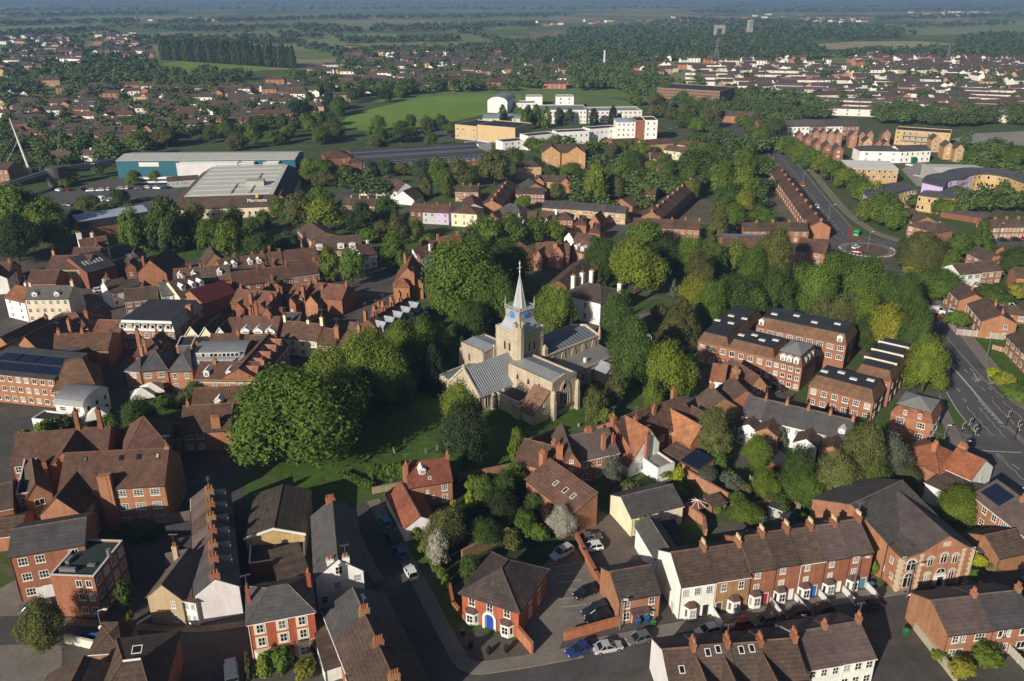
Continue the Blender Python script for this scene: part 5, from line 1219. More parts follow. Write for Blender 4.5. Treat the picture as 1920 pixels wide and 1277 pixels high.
bld((152, 468), (204, 461), 9, 5.0, 2.8, 'gx', 'W', 't', 'f2:4s', 'black and white timbered house with tall chimney stacks', ch=[(.05, .5, 1.6, .8, 2.2, None, 4), (.5, .5, .9, .7, 1.6)])
bld((232, 493), (268, 490), 10, 4.6, 2.0, 'hx', 'O', 's', '', 'hipped grey roofed brick house by the lawn')
bld((258, 512), (312, 513), 14, 5.0, 4.4, 'gy', 'R', 'b', '', 'tall brick gable with steep brown roof near the lawn', ch=[(.2, .1, .7, .6, .4)])
bld((206, 549), (243, 541), 8.5, 5.0, 2.4, 'gx', 'W', 'b', 'f2:2s', 'white cottage with brown roof and white gable in old town', ch=[(.02, .5, .7, .7, .9)])
bld((234, 567), (297, 560), 9, 4.4, 2.6, 'gx', 'D', 'b', 'f2:4t', 'long brown roofed shop left of the grey roofed white house')
bld((303, 555), (336, 550), 9.5, 5.5, 2.6, 'gx', 'W', 's', 'f2:2s', 'white house with grey slate roof and tall white gable', roofcol=(.11, .11, .10))
V = bld((337, 557), (393, 542), 12, 5.4, 3.4, 'gx', 'C', 'b', 'f2:5s', 'cream shop with three dormers in brown tiles', ch=[(.5, .5, .8, .7, .9)]); [dormer(V, fx, 1.8) for fx in (.25, .6, .86)]
V = bld((325, 505), (430, 497), 10, 5.4, 3.2, 'gx', 'R', 'b', '', 'long brown tiled range with white gabled dormers', ridge=True, ch=[(.3, .5, .8, .7, .9), (.48, .5, .8, .7, .9)]); [dormer(V, fx, 1.6) for fx in (.12, .36, .82)]
bld((381, 570), (443, 548), 11, 4.2, 3.0, 'gx', 'O', 'r', '', 'dark red metal roofed hall in old town', 'metal_roofed_hall', 'hall'); 
row((437, 537), (599, 514), 3, 9.5, 4.4, 3.0, ['R', 'R', 'O'], ['t'], 'f2:3s', ['long brown tiled cottage at the left of the market row', 'long brown tiled cottage in the middle of the market row', 'tiled cottage with tall stack right of the market row'], pots=2)
for i, (A, B, rf) in enumerate((((418, 511), (455, 504), 'b'), ((455, 504), (502, 498), 't'), ((502, 497), (531, 494), 't'), ((531, 493), (598, 486), 't'))):
    V = bld(A, B, 9, 5.4, 3.0, 'gx', 'R', rf, '', ['brown roof with two dormers beside the diamond gable', 'red brown roof with two dormers above the market row', 'plain tiled roof between dormered roof and tall stacks', 'wide tiled roof with brick stacks below the twin trees'][i], ch=[(.9, .5, .9, .7, 1.0)])
    if i < 2: dormer(V, .35, 1.0); dormer(V, .7, 1.0)
bld((384, 497), (424, 492), 10, 5.0, 3.6, 'gy', 'B', 'b', '', 'diamond shaped brown gable roof at the lawn edge')
V = bld((557, 431), (584, 451), 11, 6.0, 2.2, 'gx', 'O', 'b', 'f2:5q', 'brick block with white window band left of long dark roof', 'brick_block', 'building')
V = bld((592, 471), (678, 467), 12, 5.6, 3.6, 'gx', 'O', 'z', 'f2:5s', 'long dark tiled roof with white box dormers', 'brick_block', 'building'); [dormer(V, fx, .4, 2.2, 1.4, 'f', win='q') for fx in (.08, .55, .8)]
bld((680, 481), (706, 475), 9, 5.0, 2.8, 'gx', 'W', 't', 'f2:2m', 'white house with red tiles right of the twin trees', ch=[(.9, .5, .8, .7, 1.2)])
V = bld((737, 533), (793, 533), 14, 5.0, 5.4, 'gy', 'O', 'o', 'f2:1s', 'large orange tiled gable house at the lane bend', ch=[(.25, .95, .8, .7, .3), (.75, .8, 1.0, .8, .4)], roofcol=(.17, .072, .044)); volume(V.root, V.world(1.0, -4), V.ang, 4.6, 4.4, 5.4, 2.4, 'hy', 'O', 'o', inset=2.2, names=('wing_wall', 'wing_roof'), roofcol=(.20, .08, .048)); chimney(V, 6.5, -1, 1.0, .8, -1.5, 3, 3)
LN = row((690, 601), (768, 556), 5, 9, 5.0, 3.4, ['D', 'B', 'D', 'B', 'G'], ['z', 'z', 't', 'z', 'z'], 'f2:2s', ['lane cottage with tall stack, lowest of the gabled lane row', 'lane cottage second from the lower end of the gabled row', 'middle lane cottage of the grey gabled row', 'lane cottage with twin grey gables near the lane bend', 'lane cottage with grey gable next to the orange gable house'], ridge=True, pots=2, group='gabled lane cottages')
for q in LN: chimney(q, .6, q.d * .62, .9, .8, 2.4, None, 2, (.36, .14, .07)); dormer(q, .5, .25, 2.6, 1.7, facecol=(.33, .36, .40), win='c')
for i, x in enumerate((347, 374, 401)):
    V = bld((x, 632 + i * .7), (x + 26.5, 632.7 + i * .7), 10, 4.6, 2.9, 'gy', 'C', 'z', 'f2:1s', ['white gable, leftmost of three beside the lead clad dormer block', 'white gable in the middle of the three sharp gables', 'white gable, rightmost of three next to the dormer gable shop'][i])
    b = MB(); b.prism(slab([(-.3, 4.45), (V.w / 2, 7.55), (V.w + .3, 4.45)], .3), -.32, -.13, 'y'); V.put('bargeboard', b.me('bargeboard', [FRAME]), 0, 0, 0)
bld((427, 626), (449, 625), 9, 5.2, 2.8, 'gx', 'W', 't', 'f2:2s', 'narrow white house with brown roof beside three white gables')
V = bld((448, 627), (518, 628), 10, 5.8, 3.2, 'gx', 'R', 't', 'f2:7s', 'shop with three large white dormer gables', 'shop', 'shop', ch=[(.72, .45, .8, .7, .8)], roofcol=(.13, .07, .05))
for fx in (.17, .5, .83): dormer(V, fx, .2, 2.6, .8, face='plaster')
b = MB(); b.box(-.1, V.w + .1, -.12, .02, 4.9, 5.6); V.put('white_band', b.me('white_band', [FRAME]), 0, 0, 0)
volume(V.root, V.world(2.6, 6), V.ang, 7, 8, 6.0, 5.2, 'gy', 'R', 't', names=('rear_wall', 'rear_roof'), roofcol=(.13, .07, .05)); chimney(V, 2.4, 8.5, .9, .8, 2.6, None, 2)
bld((521, 633), (594, 640), 9, 4.8, 3.0, 'gx', 'C', 't', 'f2:4s', 'long tiled white walled house with three tall stacks by the green', ch=[(.02, .5, .7, .9, 1.8, None, 2), (.62, .5, .7, .7, 1.0), (.98, .5, .8, 1.0, 2.2, None, 3)])
bld((595, 646), (626, 650), 9, 5.2, 2.8, 'gx', 'O', 't', 'f2:2s', 'brick house with white sash windows by the dark trees', ch=[(.96, .3, 1.2, 1.0, 1.8, None, 2)])
bld((635, 648), (664, 653), 9, 5.2, 2.8, 'gx', 'O', 't', '', 'tiled house half hidden by the churchyard trees', ch=[(.8, .5, .8, .9, 1.8, None, 2)])
for i, (A, B, st) in enumerate((((432, 569), (469, 573), .1), ((474, 572), (509, 575), .95), ((539, 556), (567, 560), .9))):
    V = bld(A, B, 9, 5.0, 2.9, 'gx', 'R', 'o', '', ['orange roofed house, leftmost of the close in old town', 'orange roofed house with orange side stack in the close', 'orange roofed house with white porch gable below the twin trees'][i], ch=[(st, .6, .8, .7, 1.0), (1.0, .1, 1.0, 1.0, .6, 0)], roofcol=(.17, .08, .053))
    W2 = volume(V.root, V.world(V.w * .25, -1.4), V.ang, 3.6, 3.0, 4.2, 1.8, 'gy', 'D', 'o', names=('wing_wall', 'wing_roof'))
V = bld((580, 556), (641, 562), 9, 5.0, 2.9, 'gx', 'R', 'o', '', 'wide orange roofed house with sunlit brick porch gable', ch=[(.03, .5, .8, .8, 1.2), (.97, .5, .8, .8, 1.2), (.3, .3, .8, .7, .4)], roofcol=(.17, .08, .053)); volume(V.root, V.world(.3, -3.5), V.ang, 4.2, 5.0, 4.2, 2.4, 'gy', 'O', 'z', names=('wing_wall', 'wing_roof'))
bld((517, 614), (559, 614), 9.5, 6.0, 2.4, 'gx', 'D', 's', 'f2:3m', 'dark brick house in deep shade behind the dormer gable shop', ch=[(.1, .5, .9, .8, 1.2)])
# lead-clad dormer block
V = bld((222, 619), (327, 622), 18, 5.8, 2.7, 'man', 'O', 'g', 'f2:7q,r3:4s', 'brick block with pale lead mansard and seven square dormers', 'dormer_block', 'office', roofcol=(.27, .275, .27), inset=.9, ch=[(.97, .62, 1.4, 1.4, .9, None, 0)])
for k in range(7):
    b = MB(); b.box(-.75, .75, -.1, 1.0, 0, 1.5); o = V.put('dormer', b.me('dormer', [MB_['lead']]), V.w * (k + .6) / 7.3, .1, V.ze + .5, 0, (.27, .275, .27)); add_obj('window', window_meshes(1.0, 1.15, 'p')[2], o, (0, -.11, .18))
bld((170, 629), (221, 631), 9.5, 5.0, 2.6, 'gx', 'O', 't', 'f2:3s', 'tiled house joined to the lead clad dormer block', roofcol=(.17, .08, .055))
bld((72, 618), (165, 617), 9.5, 6.2, 3.0, 'hx', 'R', 't', 'f2:5s', 'long hipped tiled house with shaded windows', ch=[(.85, .5, .9, .9, .6), (.18, .05, .8, .8, .9)], roofcol=(.15, .08, .053))
bld((75, 660), (202, 655), 10, 5.0, 2.7, 'gx', 'O', 't', '', 'long mottled tile range behind the solar panelled office', ch=[(.2, .5, .8, .7, 1.2), (.55, .5, .7, .6, 1.0)])
bld((-14, 655), (28, 660), 15, 6, 3.6, 'gy', 'O', 'b', '', 'steep double gabled roof, left bay at the picture edge'); bld((29, 655), (76, 660), 15, 6, 3.8, 'gy', 'O', 'b', '', 'steep gable roof with slim chimney near the left edge', ch=[(.9, .8, .8, .7, .2)])
bld((-22, 672), (24, 678), 10, 5.2, 2.8, 'gy', 'O', 't', 'f2:2s', 'brick gable house at left edge above the solar panels')
bld((58, 688), (110, 690), 6, 4.4, 1.8, 'gx', 'O', 'b', '', 'small brick workshop wedged behind the solar roof', 'workshop', 'outbuilding'); V = bld((115, 690), (160, 680), 8, 5.0, 1.4, 'mono', 'O', 's', 'f2:2s', 'brick block carrying one small solar array', 'brick_block', 'building'); skylight(V, .5, .6, 5.5, 3.4, None, .09, 'solar_panel')
V = bld((-50, 696), (101, 711), 12, 7.6, 1.2, 'mono', 'O', 's', 'f3:10s', 'brick office with solar panels and three rows of white windows', 'solar_office', 'office', roofcol=(.06, .062, .066))
for fx in (.2, .43, .66, .88):
    for fs in (.25, .6): skylight(V, fx, fs, 5.5, 3.4, None, .09, 'solar_panel')
V = bld((100, 735), (178, 725), 12, 5.2, 5.0, 'hx', 'O', 't', 'f2:3s', 'steep hipped mottled brown roof joined to the solar office', 'hipped_block', 'building', inset=2.5, roofcol=(.145, .085, .055))
V = bld((103, 757), (156, 763), 8.5, 4.6, 2.1, 'bar', 'W', 'g', 'f2:2q', 'white pavilion with grey barrel roof and glazed end', 'barrel_pavilion', 'pavilion', roofcol=(.24, .25, .27)); windows(V, 'r2:3p')
volume(V.root, V.world(-3, -4.2), V.ang, 7, 4, 2.4, .02, 'flat', 'W', 'd', names=('terrace_wall', 'terrace_roof'))
V = bld((264, 697), (313, 693), 10, 5.3, 3.0, 'hx', 'O', 's', 'f2:2q', 'slate hipped brick house behind the white garden tents', roofcol=(.07, .072, .076)); bld((236, 696), (262, 698), 8, 4.6, 2.2, 'hx', 'O', 's', 'f2:1q', 'low slate roofed brick wing beside the slate hipped house', ch=[(.2, .8, .8, .7, 1.6)])
bld((316, 697), (360, 696), 10, 5.4, 4.6, 'hx', 'O', 's', 'f2:2s', 'brick house with tall slate pyramid roof', inset=4.2, roofcol=(.08, .084, .088))
bld((252, 668), (304, 664), 10, 5.2, 2.6, 'hx', 'O', 't', '', 'brown tiled house behind the slate hipped house', ch=[(.02, .6, .9, .8, 2.0, None, 3), (.4, .1, .7, .7, 1.4)])
V = bld((362, 691), (456, 689), 13, 5.0, 3.6, 'bar', 'O', 'g', '', 'grey barrel roofed gallery with a clerestory of panes', 'barrel_gallery', 'gallery', roofcol=(.25, .26, .28), over=.2)
b = MB(); b.box(.6, V.w - .8, 1.6, 1.75, 7.2, 8.5); V.put('clerestory', b.me('clerestory', [MB_['lead']]), 0, 0, 0, 0, (.4, .4, .4))
for k in range(10): put_window(V, 'f', 1.4 + (V.w - 3) * k / 9, 7.3, 1.0, 1.0, 'p', -1.55)
V = bld((365, 713), (486, 714), 9.5, 5.6, 2.6, 'gx', 'O', 't', 'f2:5s', 'brick hall with three white arched dormers below the barrel roof', 'brick_hall', 'building', ch=[(.24, .45, .8, .7, 1.0), (.99, .5, .9, 1.6, .9, None, 4)])
for fx in (.17, .52, .73): dormer(V, fx, .9, 1.3, 1.3)
b = MB(); b.box(-.1, V.w + .1, -.15, .12, 4.9, 5.75); V.put('parapet', b.me('parapet', [STONETRIM]), 0, 0, 0)
V = bld((487, 713), (541, 646), 9.5, 5.8, 2.8, 'gx', 'R', 't', 'f2:8s', 'long shaded brick range climbing away from the brick hall', 'brick_range', 'building'); [dormer(V, fx, 1.0, 1.6, 1.2, facecol=(.3, .14, .09)) for fx in (.12, .33, .52, .72, .9)]
bld((330, 652), (360, 650), 7, 6.0, .02, 'flat', 'B', 'd', '', 'flat grey roof below the three white gables', 'flat_roofed_block', 'building'); bld((392, 648), (446, 648), 5, 5.0, 2.2, 'gx', 'O', 't', '', 'low tiled roof strip behind the barrel roofed gallery', ch=[(.95, .5, .8, .8, 1.0)]); bld((455, 651), (505, 652), 5, 5.0, 2.2, 'gx', 'O', 't', '', 'low tiled roof strip right of the barrel roofed gallery', ch=[(.9, .5, .8, .8, 1.0)])
# white manor and the brick almshouses behind the church
V = bld((1053, 552), (1126, 570), 14, 6.7, 2.6, 'hx', 'W', 'u', '', 'white manor house with hipped dark roof and tall white chimneys', 'manor_house', 'house', inset=4.5, roofcol=(.085, .062, .055))
for fx, fy in ((.03, .75), (.12, 1.0), (.0, .45), (.98, .8)): chimney(V, fx * V.w, fy * V.d, 1.2, 1.0, 1.6 if fx < .5 else .6, 4, 2, (.75, .74, .70), walls='plaster')
for u, z in ((.25, 4.3), (.62, 4.3), (.25, 1.0), (.62, 1.0)): put_window(V, 'f', u * V.w, z, 1.1, 1.7, 'm')
bld((1020, 566), (1050, 572), 9, 4.6, 2.4, 'hx', 'W', 'u', '', 'low white wing left of the manor behind the round tree', ch=[(.5, .5, 1.0, .9, 1.4, None, 2, (.6, .6, .58))])
bld((1100, 482), (1047, 527), 10, 5.6, 3.0, 'gx', 'D', 'b', '', 'long dark roofed range in shade behind the manor', ridge=True)
AL = dict(wall='O', rf='t')
bld((967, 478), (1003, 474), 10, 4.6, 3.0, 'hx', 'O', 't', '', 'low hipped tiled wing of the red brick close', roofcol=(.14, .075, .053))
bld((1001, 482), (1017, 484), 9, 5.0, 2.4, 'gy', 'O', 't', 'f2:1s', 'narrow brick gable house, left of the red brick close', roofcol=(.14, .075, .053))
bld((1022, 476), (1040, 476), 10, 5.0, 3.0, 'gx', 'O', 't', 'f2:2s', 'brick house between the two narrow gables', roofcol=(.14, .075, .053))
bld((1038, 474), (1056, 476), 9, 6.0, 2.4, 'gy', 'O', 't', 'f2:1s', 'taller brick gable house with square stack in the close', ch=[(-.05, .3, 1.4, 1.0, .3, 0, 0)], roofcol=(.14, .075, .053))
V = bld((1066, 468), (1097, 476), 9, 5.0, 3.0, 'gx', 'O', 't', 'f2:2s', 'brick house with two white gabled dormers in the close', roofcol=(.14, .075, .053)); dormer(V, .35, .6); dormer(V, .75, .6)
bld((1005, 455), (1068, 456), 9, 5.4, 2.8, 'gx', 'O', 't', '', 'long tiled roof at the back of the red brick close', ridge=True, roofcol=(.14, .075, .053))
bld((829, 464), (869, 458), 8, 5.0, 2.8, 'gx', 'O', 'o', '', 'bright orange tiled house left of the dark green grove', ch=[(.02, .5, .8, .7, 1.2), (.95, .5, .9, .9, 1.2)]); bld((766, 478), (783, 483), 8, 5.0, 2.6, 'gy', 'W', 't', 'f2:1s', 'narrow white fronted house near the lane bend', ch=[(.9, .8, .8, .7, .8)])
bld((790, 470), (812, 470), 8, 4.6, 2.6, 'gx', 'R', 't', '', 'small tiled house by the lane behind the big tree', ch=[(.5, .5, .8, .7, 1.2)])
# back wings that crowd the old town yards
for o, cat, lab, ex in list(THINGS):
    x, y, dd = PX(o.location)
    if cat in ('house', 'terraced house', 'shop', 'building') and x < 800 and 480 < y < 720 and ex.get('roof') in ('gx', 'row', 'hx') and rng.random() < .75:
        wl = [c for c in o.children if c.name.startswith('wall')][0]; A_ = wl.rotation_euler.z; P_ = o.location + wl.location; w_, d_ = ex['w'], ex['d']
        ww_ = min(w_ * .55, rng.uniform(4, 5.5)); u0 = rng.uniform(0, w_ - ww_); L_ = rng.uniform(4, 8); c, s = math.cos(A_), math.sin(A_)
        for y0 in (d_ - 1.5,) + ((-L_ * .55,) if rng.random() < .4 and y < 640 else ()):
            V = volume(o, Vector((P_.x + c * u0 - s * y0, P_.y + s * u0 + c * y0, 0)), A_, ww_, L_ * (1 if y0 > 0 else .55) + 1.5, min(ex['ze'], rng.uniform(3.2, 4.8)), rng.uniform(1.6, 2.4), 'gy', rng.choice('ROBD'), rng.choice('ttbz'), near=True, names=('wing_wall', 'wing_roof'))
            if rng.random() < .6: chimney(V, ww_ * .5, V.d * .8, .8, .7, .8, None, 2, (.30, .13, .07))
            if y0 < 0: put_window(V, 'f', ww_ / 2, 1.2, .9, 1.2, 's')
# ------------------------------------------------------------------ middle distance
bld((964, 411), (983, 414), 8, 4.2, 2.8, 'gy', 'W', 't', 'f2:1s', 'white gabled cottage left of the two matching tiled cottages'); bld((983, 411), (1004, 412), 7, 4.2, 2.4, 'gx', 'O', 't', 'f2:2s', 'brick cottage with brown roof joined to a white gable')
V = bld((1008, 410), (1038, 414), 8, 4.4, 2.6, 'gx', 'W', 't', '', 'tiled cottage with small white gable and tall stack', ch=[(.95, .4, .9, .8, 1.4)]); volume(V.root, V.world(V.w * .5, -3), V.ang, V.w * .5, 5, 3.6, 2.4, 'gy', 'W', 't', names=('wing_wall', 'wing_roof'), near=False)
bld((1043, 412), (1074, 413), 8.5, 5.0, 2.4, 'hx', 'O', 't', 'f2:3s', 'square hipped brick house with white porch by the junction')
bld((1076, 421), (1099, 423), 9, 3.6, 3.0, 'hx', 'O', 't', '', 'hipped brown roof lodge, nearest left of the junction', inset=4); bld((1104, 417), (1125, 419), 9, 4.2, 3.0, 'gy', 'O', 't', '', 'brick gable lodge behind the pyramid roofed lodge'); bld((1103, 436), (1125, 438), 8, 3.8, 3.2, 'hx', 'O', 't', '', 'pyramid roofed brick lodge on the junction corner', inset=3.6)
bld((1058, 446), (1075, 449), 8, 3.6, 2.4, 'gy', 'W', 't', '', 'white gabled shop at the junction below the pyramid lodge'); bld((1075, 451), (1106, 455), 8, 3.6, 2, 'gx', 'W', 't', '', 'long white fronted shop along the junction kerb')
V = bld((914, 408), (932, 410), 6, 3.8, 2.2, 'gy', 'O', 't', 'f2:1s', 'orange brick gable house with dark slate mansard behind'); volume(V.root, V.world(0, 6), V.ang, 13, 10, 4.6, 3.4, 'hx', 'O', 's', names=('rear_wall', 'rear_roof'), near=False)
V = bld((846, 399), (894, 402), 10, 5.6, 2.2, 'hx', 'C', 't', 'f2:3s', 'cream and pale green corner inn with hipped roof', 'inn', 'inn'); W2 = volume(V.root, V.world(V.w - 8, 9), V.ang + R(20), 8, 17, 5.4, 2.0, 'gy', 'G', 't', names=('wing_wall', 'wing_roof'), near=False); windows(W2, 'r2:5s')
row((768, 396), (841, 400), 3, 9, 5.0, 2.4, ['D', 'G', 'L'], ['t'], 'f2:2s', ['shaded cottage, left of three by the inn', 'middle cottage of the shaded three by the inn', 'purple painted cottage next to the corner inn'], pots=2, group='shaded cottages by the inn')  # first two walls get darker colours that stand in for tree shade
row((936, 346), (904, 385), 5, 8.5, 5.0, 2.2, ['O'], ['t', 'z'], 'f2:1s', None, pots=2, group='terrace climbing behind the inn')
row((853, 359), (897, 360), 3, 8, 4.8, 2.2, ['O'], ['z'], 'f2:2s', None, pots=2, group='dark terrace under tall trees')
TW = row((672, 347), (745, 348), 4, 9, 5.0, 2.2, ['W', 'W', 'W', 'W'], ['z'], 'f2:2q', None, chim=False, group='white fronted modern terrace')
bld((744, 359), (777, 354), 10, 4.6, 3.4, 'gy', 'W', 'z', '', 'wide white gable at the end of the modern terrace'); bld((736, 371), (776, 375), 9, 2.6, 3.6, 'gy', 'W', 'z', '', 'lower white gable with black roof facing the trees')
row((640, 384), (703, 387), 4, 8.5, 4.8, 2.4, ['Y'], ['z'], 'f2:2s', None, pots=2, group='sandy terrace behind the lime trees')
V = bld((1016, 286), (1097, 287), 14, 8.4, 3.6, 'gx', 'Y', 'z', '', 'yellow brick flats with twin gables and tall white window', 'flats', 'flats', wallcol=(.47, .27, .12))
for fx in (.22, .8):
    W2 = volume(V.root, V.world(V.w * fx - 5, -1.2), V.ang, 10, 8, 8.4, 3.6, 'gy', 'Y', 'z', names=('gable_wall', 'gable_roof'), near=False, wallcol=(.47, .27, .12)); windows(W2, 'f3:2s')
bld((967, 313), (1015, 313), 10, 6.2, 2.8, 'hx', 'Y', 'z', 'f2:4s', 'dark hipped yellow brick flats with small white gables', 'flats', 'flats')
V = bld((1004, 340), (1071, 342), 9, 4.8, 2.2, 'gx', 'Y', 'z', 'f2:6s', 'yellow brick terrace block with brick end gables', 'terrace_block', 'terrace'); [volume(V.root, V.world(x, -2), V.ang, 5, 8, 4.8, 2.2, 'gy', 'O', 'z', names=('gable_wall', 'gable_roof'), near=False) for x in (-.5, V.w - 5)]
row((966, 363), (1021, 364), 4, 8, 4.6, 2.0, ['R'], ['z'], 'f2:2q', None, chim=False, group='red brick terrace with white shopfronts'); bld((982, 357), (1024, 355), 12, 4.4, 3.0, 'gy', 'O', 's', '', 'broad slate gable behind the red brick terrace')
row((1016, 389), (1173, 400), 8, 9, 4.9, 2.0, ['Y'], ['s'], 'f2:2q', None, chim=False, group='long yellow brick terrace')
row((1180, 362), (1229, 365), 3, 9, 4.9, 2.2, ['O'], ['t'], 'f2:2q', None, chim=False, group='white banded brick terrace')
bld((1143, 380), (1186, 388), 10, 3.6, 2.6, 'gy', 'O', 'z', '', 'dark gable roof with white skylight strips by the hedge')
row((1186, 425), (1312, 431), 5, 8.8, 5.0, 2.4, ['O'], ['t', 'z'], 'f2:2s', None, pots=2, group='brick terrace behind the roundabout trees')
bld((1205, 407), (1240, 408), 9, 4.4, 4.0, 'hx', 'O', 't', '', 'pyramid brown roof at the corner of the dark terrace', inset=4.4)
row((1302, 331), (1222, 397), 9, 8, 5.0, 2.4, ['B'], ['t', 'z'], '', None, ridge=True, pots=2, group='dark terrace running to the green')
row((1444, 321), (1518, 425), 10, 8, 4.8, 2.2, ['O'], ['t'], 'f2:2s', None, pots=2, group='brick terrace along the main road')
bld((1340, 432), (1382, 432), 8.5, 4.8, 2.2, 'hx', 'O', 'z', 'f2:3s', 'brick semi with grey garage roofs left of the blue ridged hall'); row((1394, 433), (1517, 433), 4, 8.5, 4.8, 2.2, ['O'], ['z'], 'f2:2s', None, pots=2, group='brick terrace beside the roundabout')
V = bld((1357, 466), (1441, 468), 12, 4.6, 3.4, 'gx', 'O', 't', 'f2:2q', 'low brick hall with brown roof and blue ridge', 'brick_hall', 'hall'); b = MB(); b.box(0, V.w, -.9, .9, 0, .12); V.put('ridge_capping', b.me('ridge_capping', [solid('blue_paint', (.10, .20, .36))]), 0, V.d / 2, V.ze + V.hr + .15)
V = bld((1492, 468), (1547, 476), 10, 4.4, 3.2, 'gx', 'O', 't', 'f2:2q', 'brown roofed hall beside the roundabout trees', 'brick_hall', 'hall')
# housing above the roundabout
bld((1702, 422), (1757, 437), 9, 5.0, 2.4, 'hx', 'O', 'b', 'f2:4t', 'brick pair with hipped brown roof above the weeping willow'); bld((1689, 402), (1716, 418), 9, 5.0, 2.4, 'gx', 'O', 'b', 'f2:2s', 'brick house behind the hipped brick pair'); bld((1755, 425), (1772, 426), 6, 3.0, 1.4, 'gx', 'W', 'b', '', 'small white garage by the hipped brick pair', 'garage', 'outbuilding')
row((1855, 427), (1965, 424), 5, 8, 4.8, 2.2, ['O'], ['b'], 'f2:3q', None, pots=2, group='white fronted brick terrace by parked cars')
bld((1764, 397), (1850, 411), 6, 2.4, .8, 'mono', 'D', 'u', '', 'long row of narrow grey lock up garages', 'garage_row', 'garage')
def curved(name, label, pts, d, ze, hr, cols, roofcol, win=3):
    g = [G(x, y, ze) for x, y in pts]
    fine = []
    for i in range(len(g) - 1):                        # Catmull-Rom through the traced eave
        p0, p1, p2, p3 = g[max(0, i - 1)], g[i], g[i + 1], g[min(len(g) - 1, i + 2)]
        for k in range(4):
            t = k / 4; fine.append(.5 * ((2 * p1) + (p2 - p0) * t + (2 * p0 - 5 * p1 + 4 * p2 - p3) * t * t + (3 * p1 - p0 - 3 * p2 + p3) * t ** 3))
    fine.append(g[-1]); n = len(fine); nr = []
    for i in range(n):
        a, b = fine[max(0, i - 1)], fine[min(n - 1, i + 1)]; u = (b - a).normalized(); nr.append(Vector((-u.y, u.x, 0)))
    rt = thing(name, 'flats', (fine[n // 2].x, fine[n // 2].y, 0), label); L0 = rt.location.copy()
    def strip(i0, i1, nm, col):
        b = MB()
        for i in range(i0, i1):
            f0, f1 = fine[i] - L0, fine[i + 1] - L0; b0, b1 = f0 + nr[i] * d, f1 + nr[i + 1] * d
            z = lambda p, h: (p.x, p.y, h)
            b.add([z(f0, 0), z(f1, 0), z(f1, ze), z(f0, ze), z(b0, 0), z(b1, 0), z(b1, ze + hr), z(b0, ze + hr)], [(0, 1, 2, 3), (5, 4, 7, 6)] + ([(4, 0, 3, 7)] if i == i0 else []) + ([(1, 5, 6, 2)] if i == i1 - 1 else []))
        add_obj(nm, b.me(nm, [MB_['plaster']]), rt, (0, 0, 0), (0, 0, 0), col)
    h = max(1, int((n - 1) * .55)); strip(0, h, 'wall', cols[0]); strip(h, n - 1, 'wall', cols[1])
    b = MB()
    for i in range(n - 1):
        f0, f1 = fine[i] - L0 - nr[i] * .5, fine[i + 1] - L0 - nr[i + 1] * .5; b0, b1 = f0 + nr[i] * (d + 1), f1 + nr[i + 1] * (d + 1)
        q = [(f0.x, f0.y, ze + .02), (f1.x, f1.y, ze + .02), (b1.x, b1.y, ze + hr + .1), (b0.x, b0.y, ze + hr + .1)]
        b.add(q + [(x, y, z + .3) for x, y, z in q], [(3, 2, 1, 0), (4, 5, 6, 7), (0, 1, 5, 4), (2, 3, 7, 6), (1, 2, 6, 5), (3, 0, 4, 7)])
    add_obj('roof', b.me('roof', [MB_['slate']]), rt, (0, 0, 0), (0, 0, 0), roofcol)
    both = window_meshes(1.1, 1.7, 'p')[2]
    for i in range(n - 1):
        for t in (.5,):
            p = fine[i].lerp(fine[i + 1], t); u = (fine[i + 1] - fine[i]); an = math.atan2(u.y, u.x)
            for k in range(win): add_obj('window', both, rt, Vector((p.x, p.y, 1.0 + k * ze / win)) - Vector((L0.x, L0.y, 0)) - nr[i] * .02, (0, 0, an))
    return rt
LIL, YEL = (.46, .36, .60), (.52, .34, .12)
curved('curved_flats', 'curved lilac and yellow flats, smaller front crescent', [(1630, 366), (1655, 376), (1668, 366), (1695, 358), (1720, 355)], 9, 8, 1.2, (LIL, YEL), (.085, .088, .10))
curved('curved_flats', 'curved yellow flats linking the two lilac crescents', [(1722, 366), (1760, 371), (1800, 370), (1832, 360)], 9, 7, 1.2, (YEL, YEL), (.085, .088, .10), 2)
curved('curved_flats', 'large curved lilac flats, biggest crescent at right', [(1768, 352), (1775, 340), (1800, 336), (1818, 329), (1850, 327), (1890, 333), (1925, 345)], 8.5, 10, 1.2, (LIL, YEL), (.085, .088, .10))
bld((1729, 308), (1768, 329), (1843, 318), 6.5, 1.2, 'gy', 'P', 'm', '', 'large pale roofed warehouse behind the lilac crescent', 'warehouse', 'warehouse', wallcol=(.5, .5, .46))
V = bld((1592, 316), (1685, 318), 16, 8, 1.2, 'mono', 'Y', 'm', 'f3:7p/1@.25-1', 'sandy brick hall with flat pale sheet roof', 'sports_hall', 'hall', wallcol=(.50, .33, .17)); [V.put('buttress', MB().box(-1, 1, -1.2, 0, 0, 7.6).me('buttress', [MB_['brick']]), x, 0, 0, 0, (.5, .33, .17)) for x in (.8, 3.5)]
bld((1613, 283), (1690, 284), 13, 6.5, 2.2, 'hx', 'W', 's', 'f2:3q', 'white rendered block with dark roof above the sandy hall', 'white_block', 'building'); bld((1688, 284), (1746, 282), 12, 6.5, 2.2, 'gx', 'W', 's', 'f2:6p', 'white block with glazed corner right of the sandy hall', 'white_block', 'building')
V = bld((1680, 244), (1783, 251), 16, 9, .02, 'flat', 'Y', 'd', 'f3:9p', 'yellow brick apartment block with long balconies', 'flats', 'flats', wallcol=(.52, .34, .15))
for k in (1, 2): V.put('balcony', MB().box(4, V.w * .7, -1.6, 0, 0, .2).box(4, V.w * .7, -1.65, -1.55, .2, 1.2).me('balcony', [METAL]), 0, 0, 3 * k)
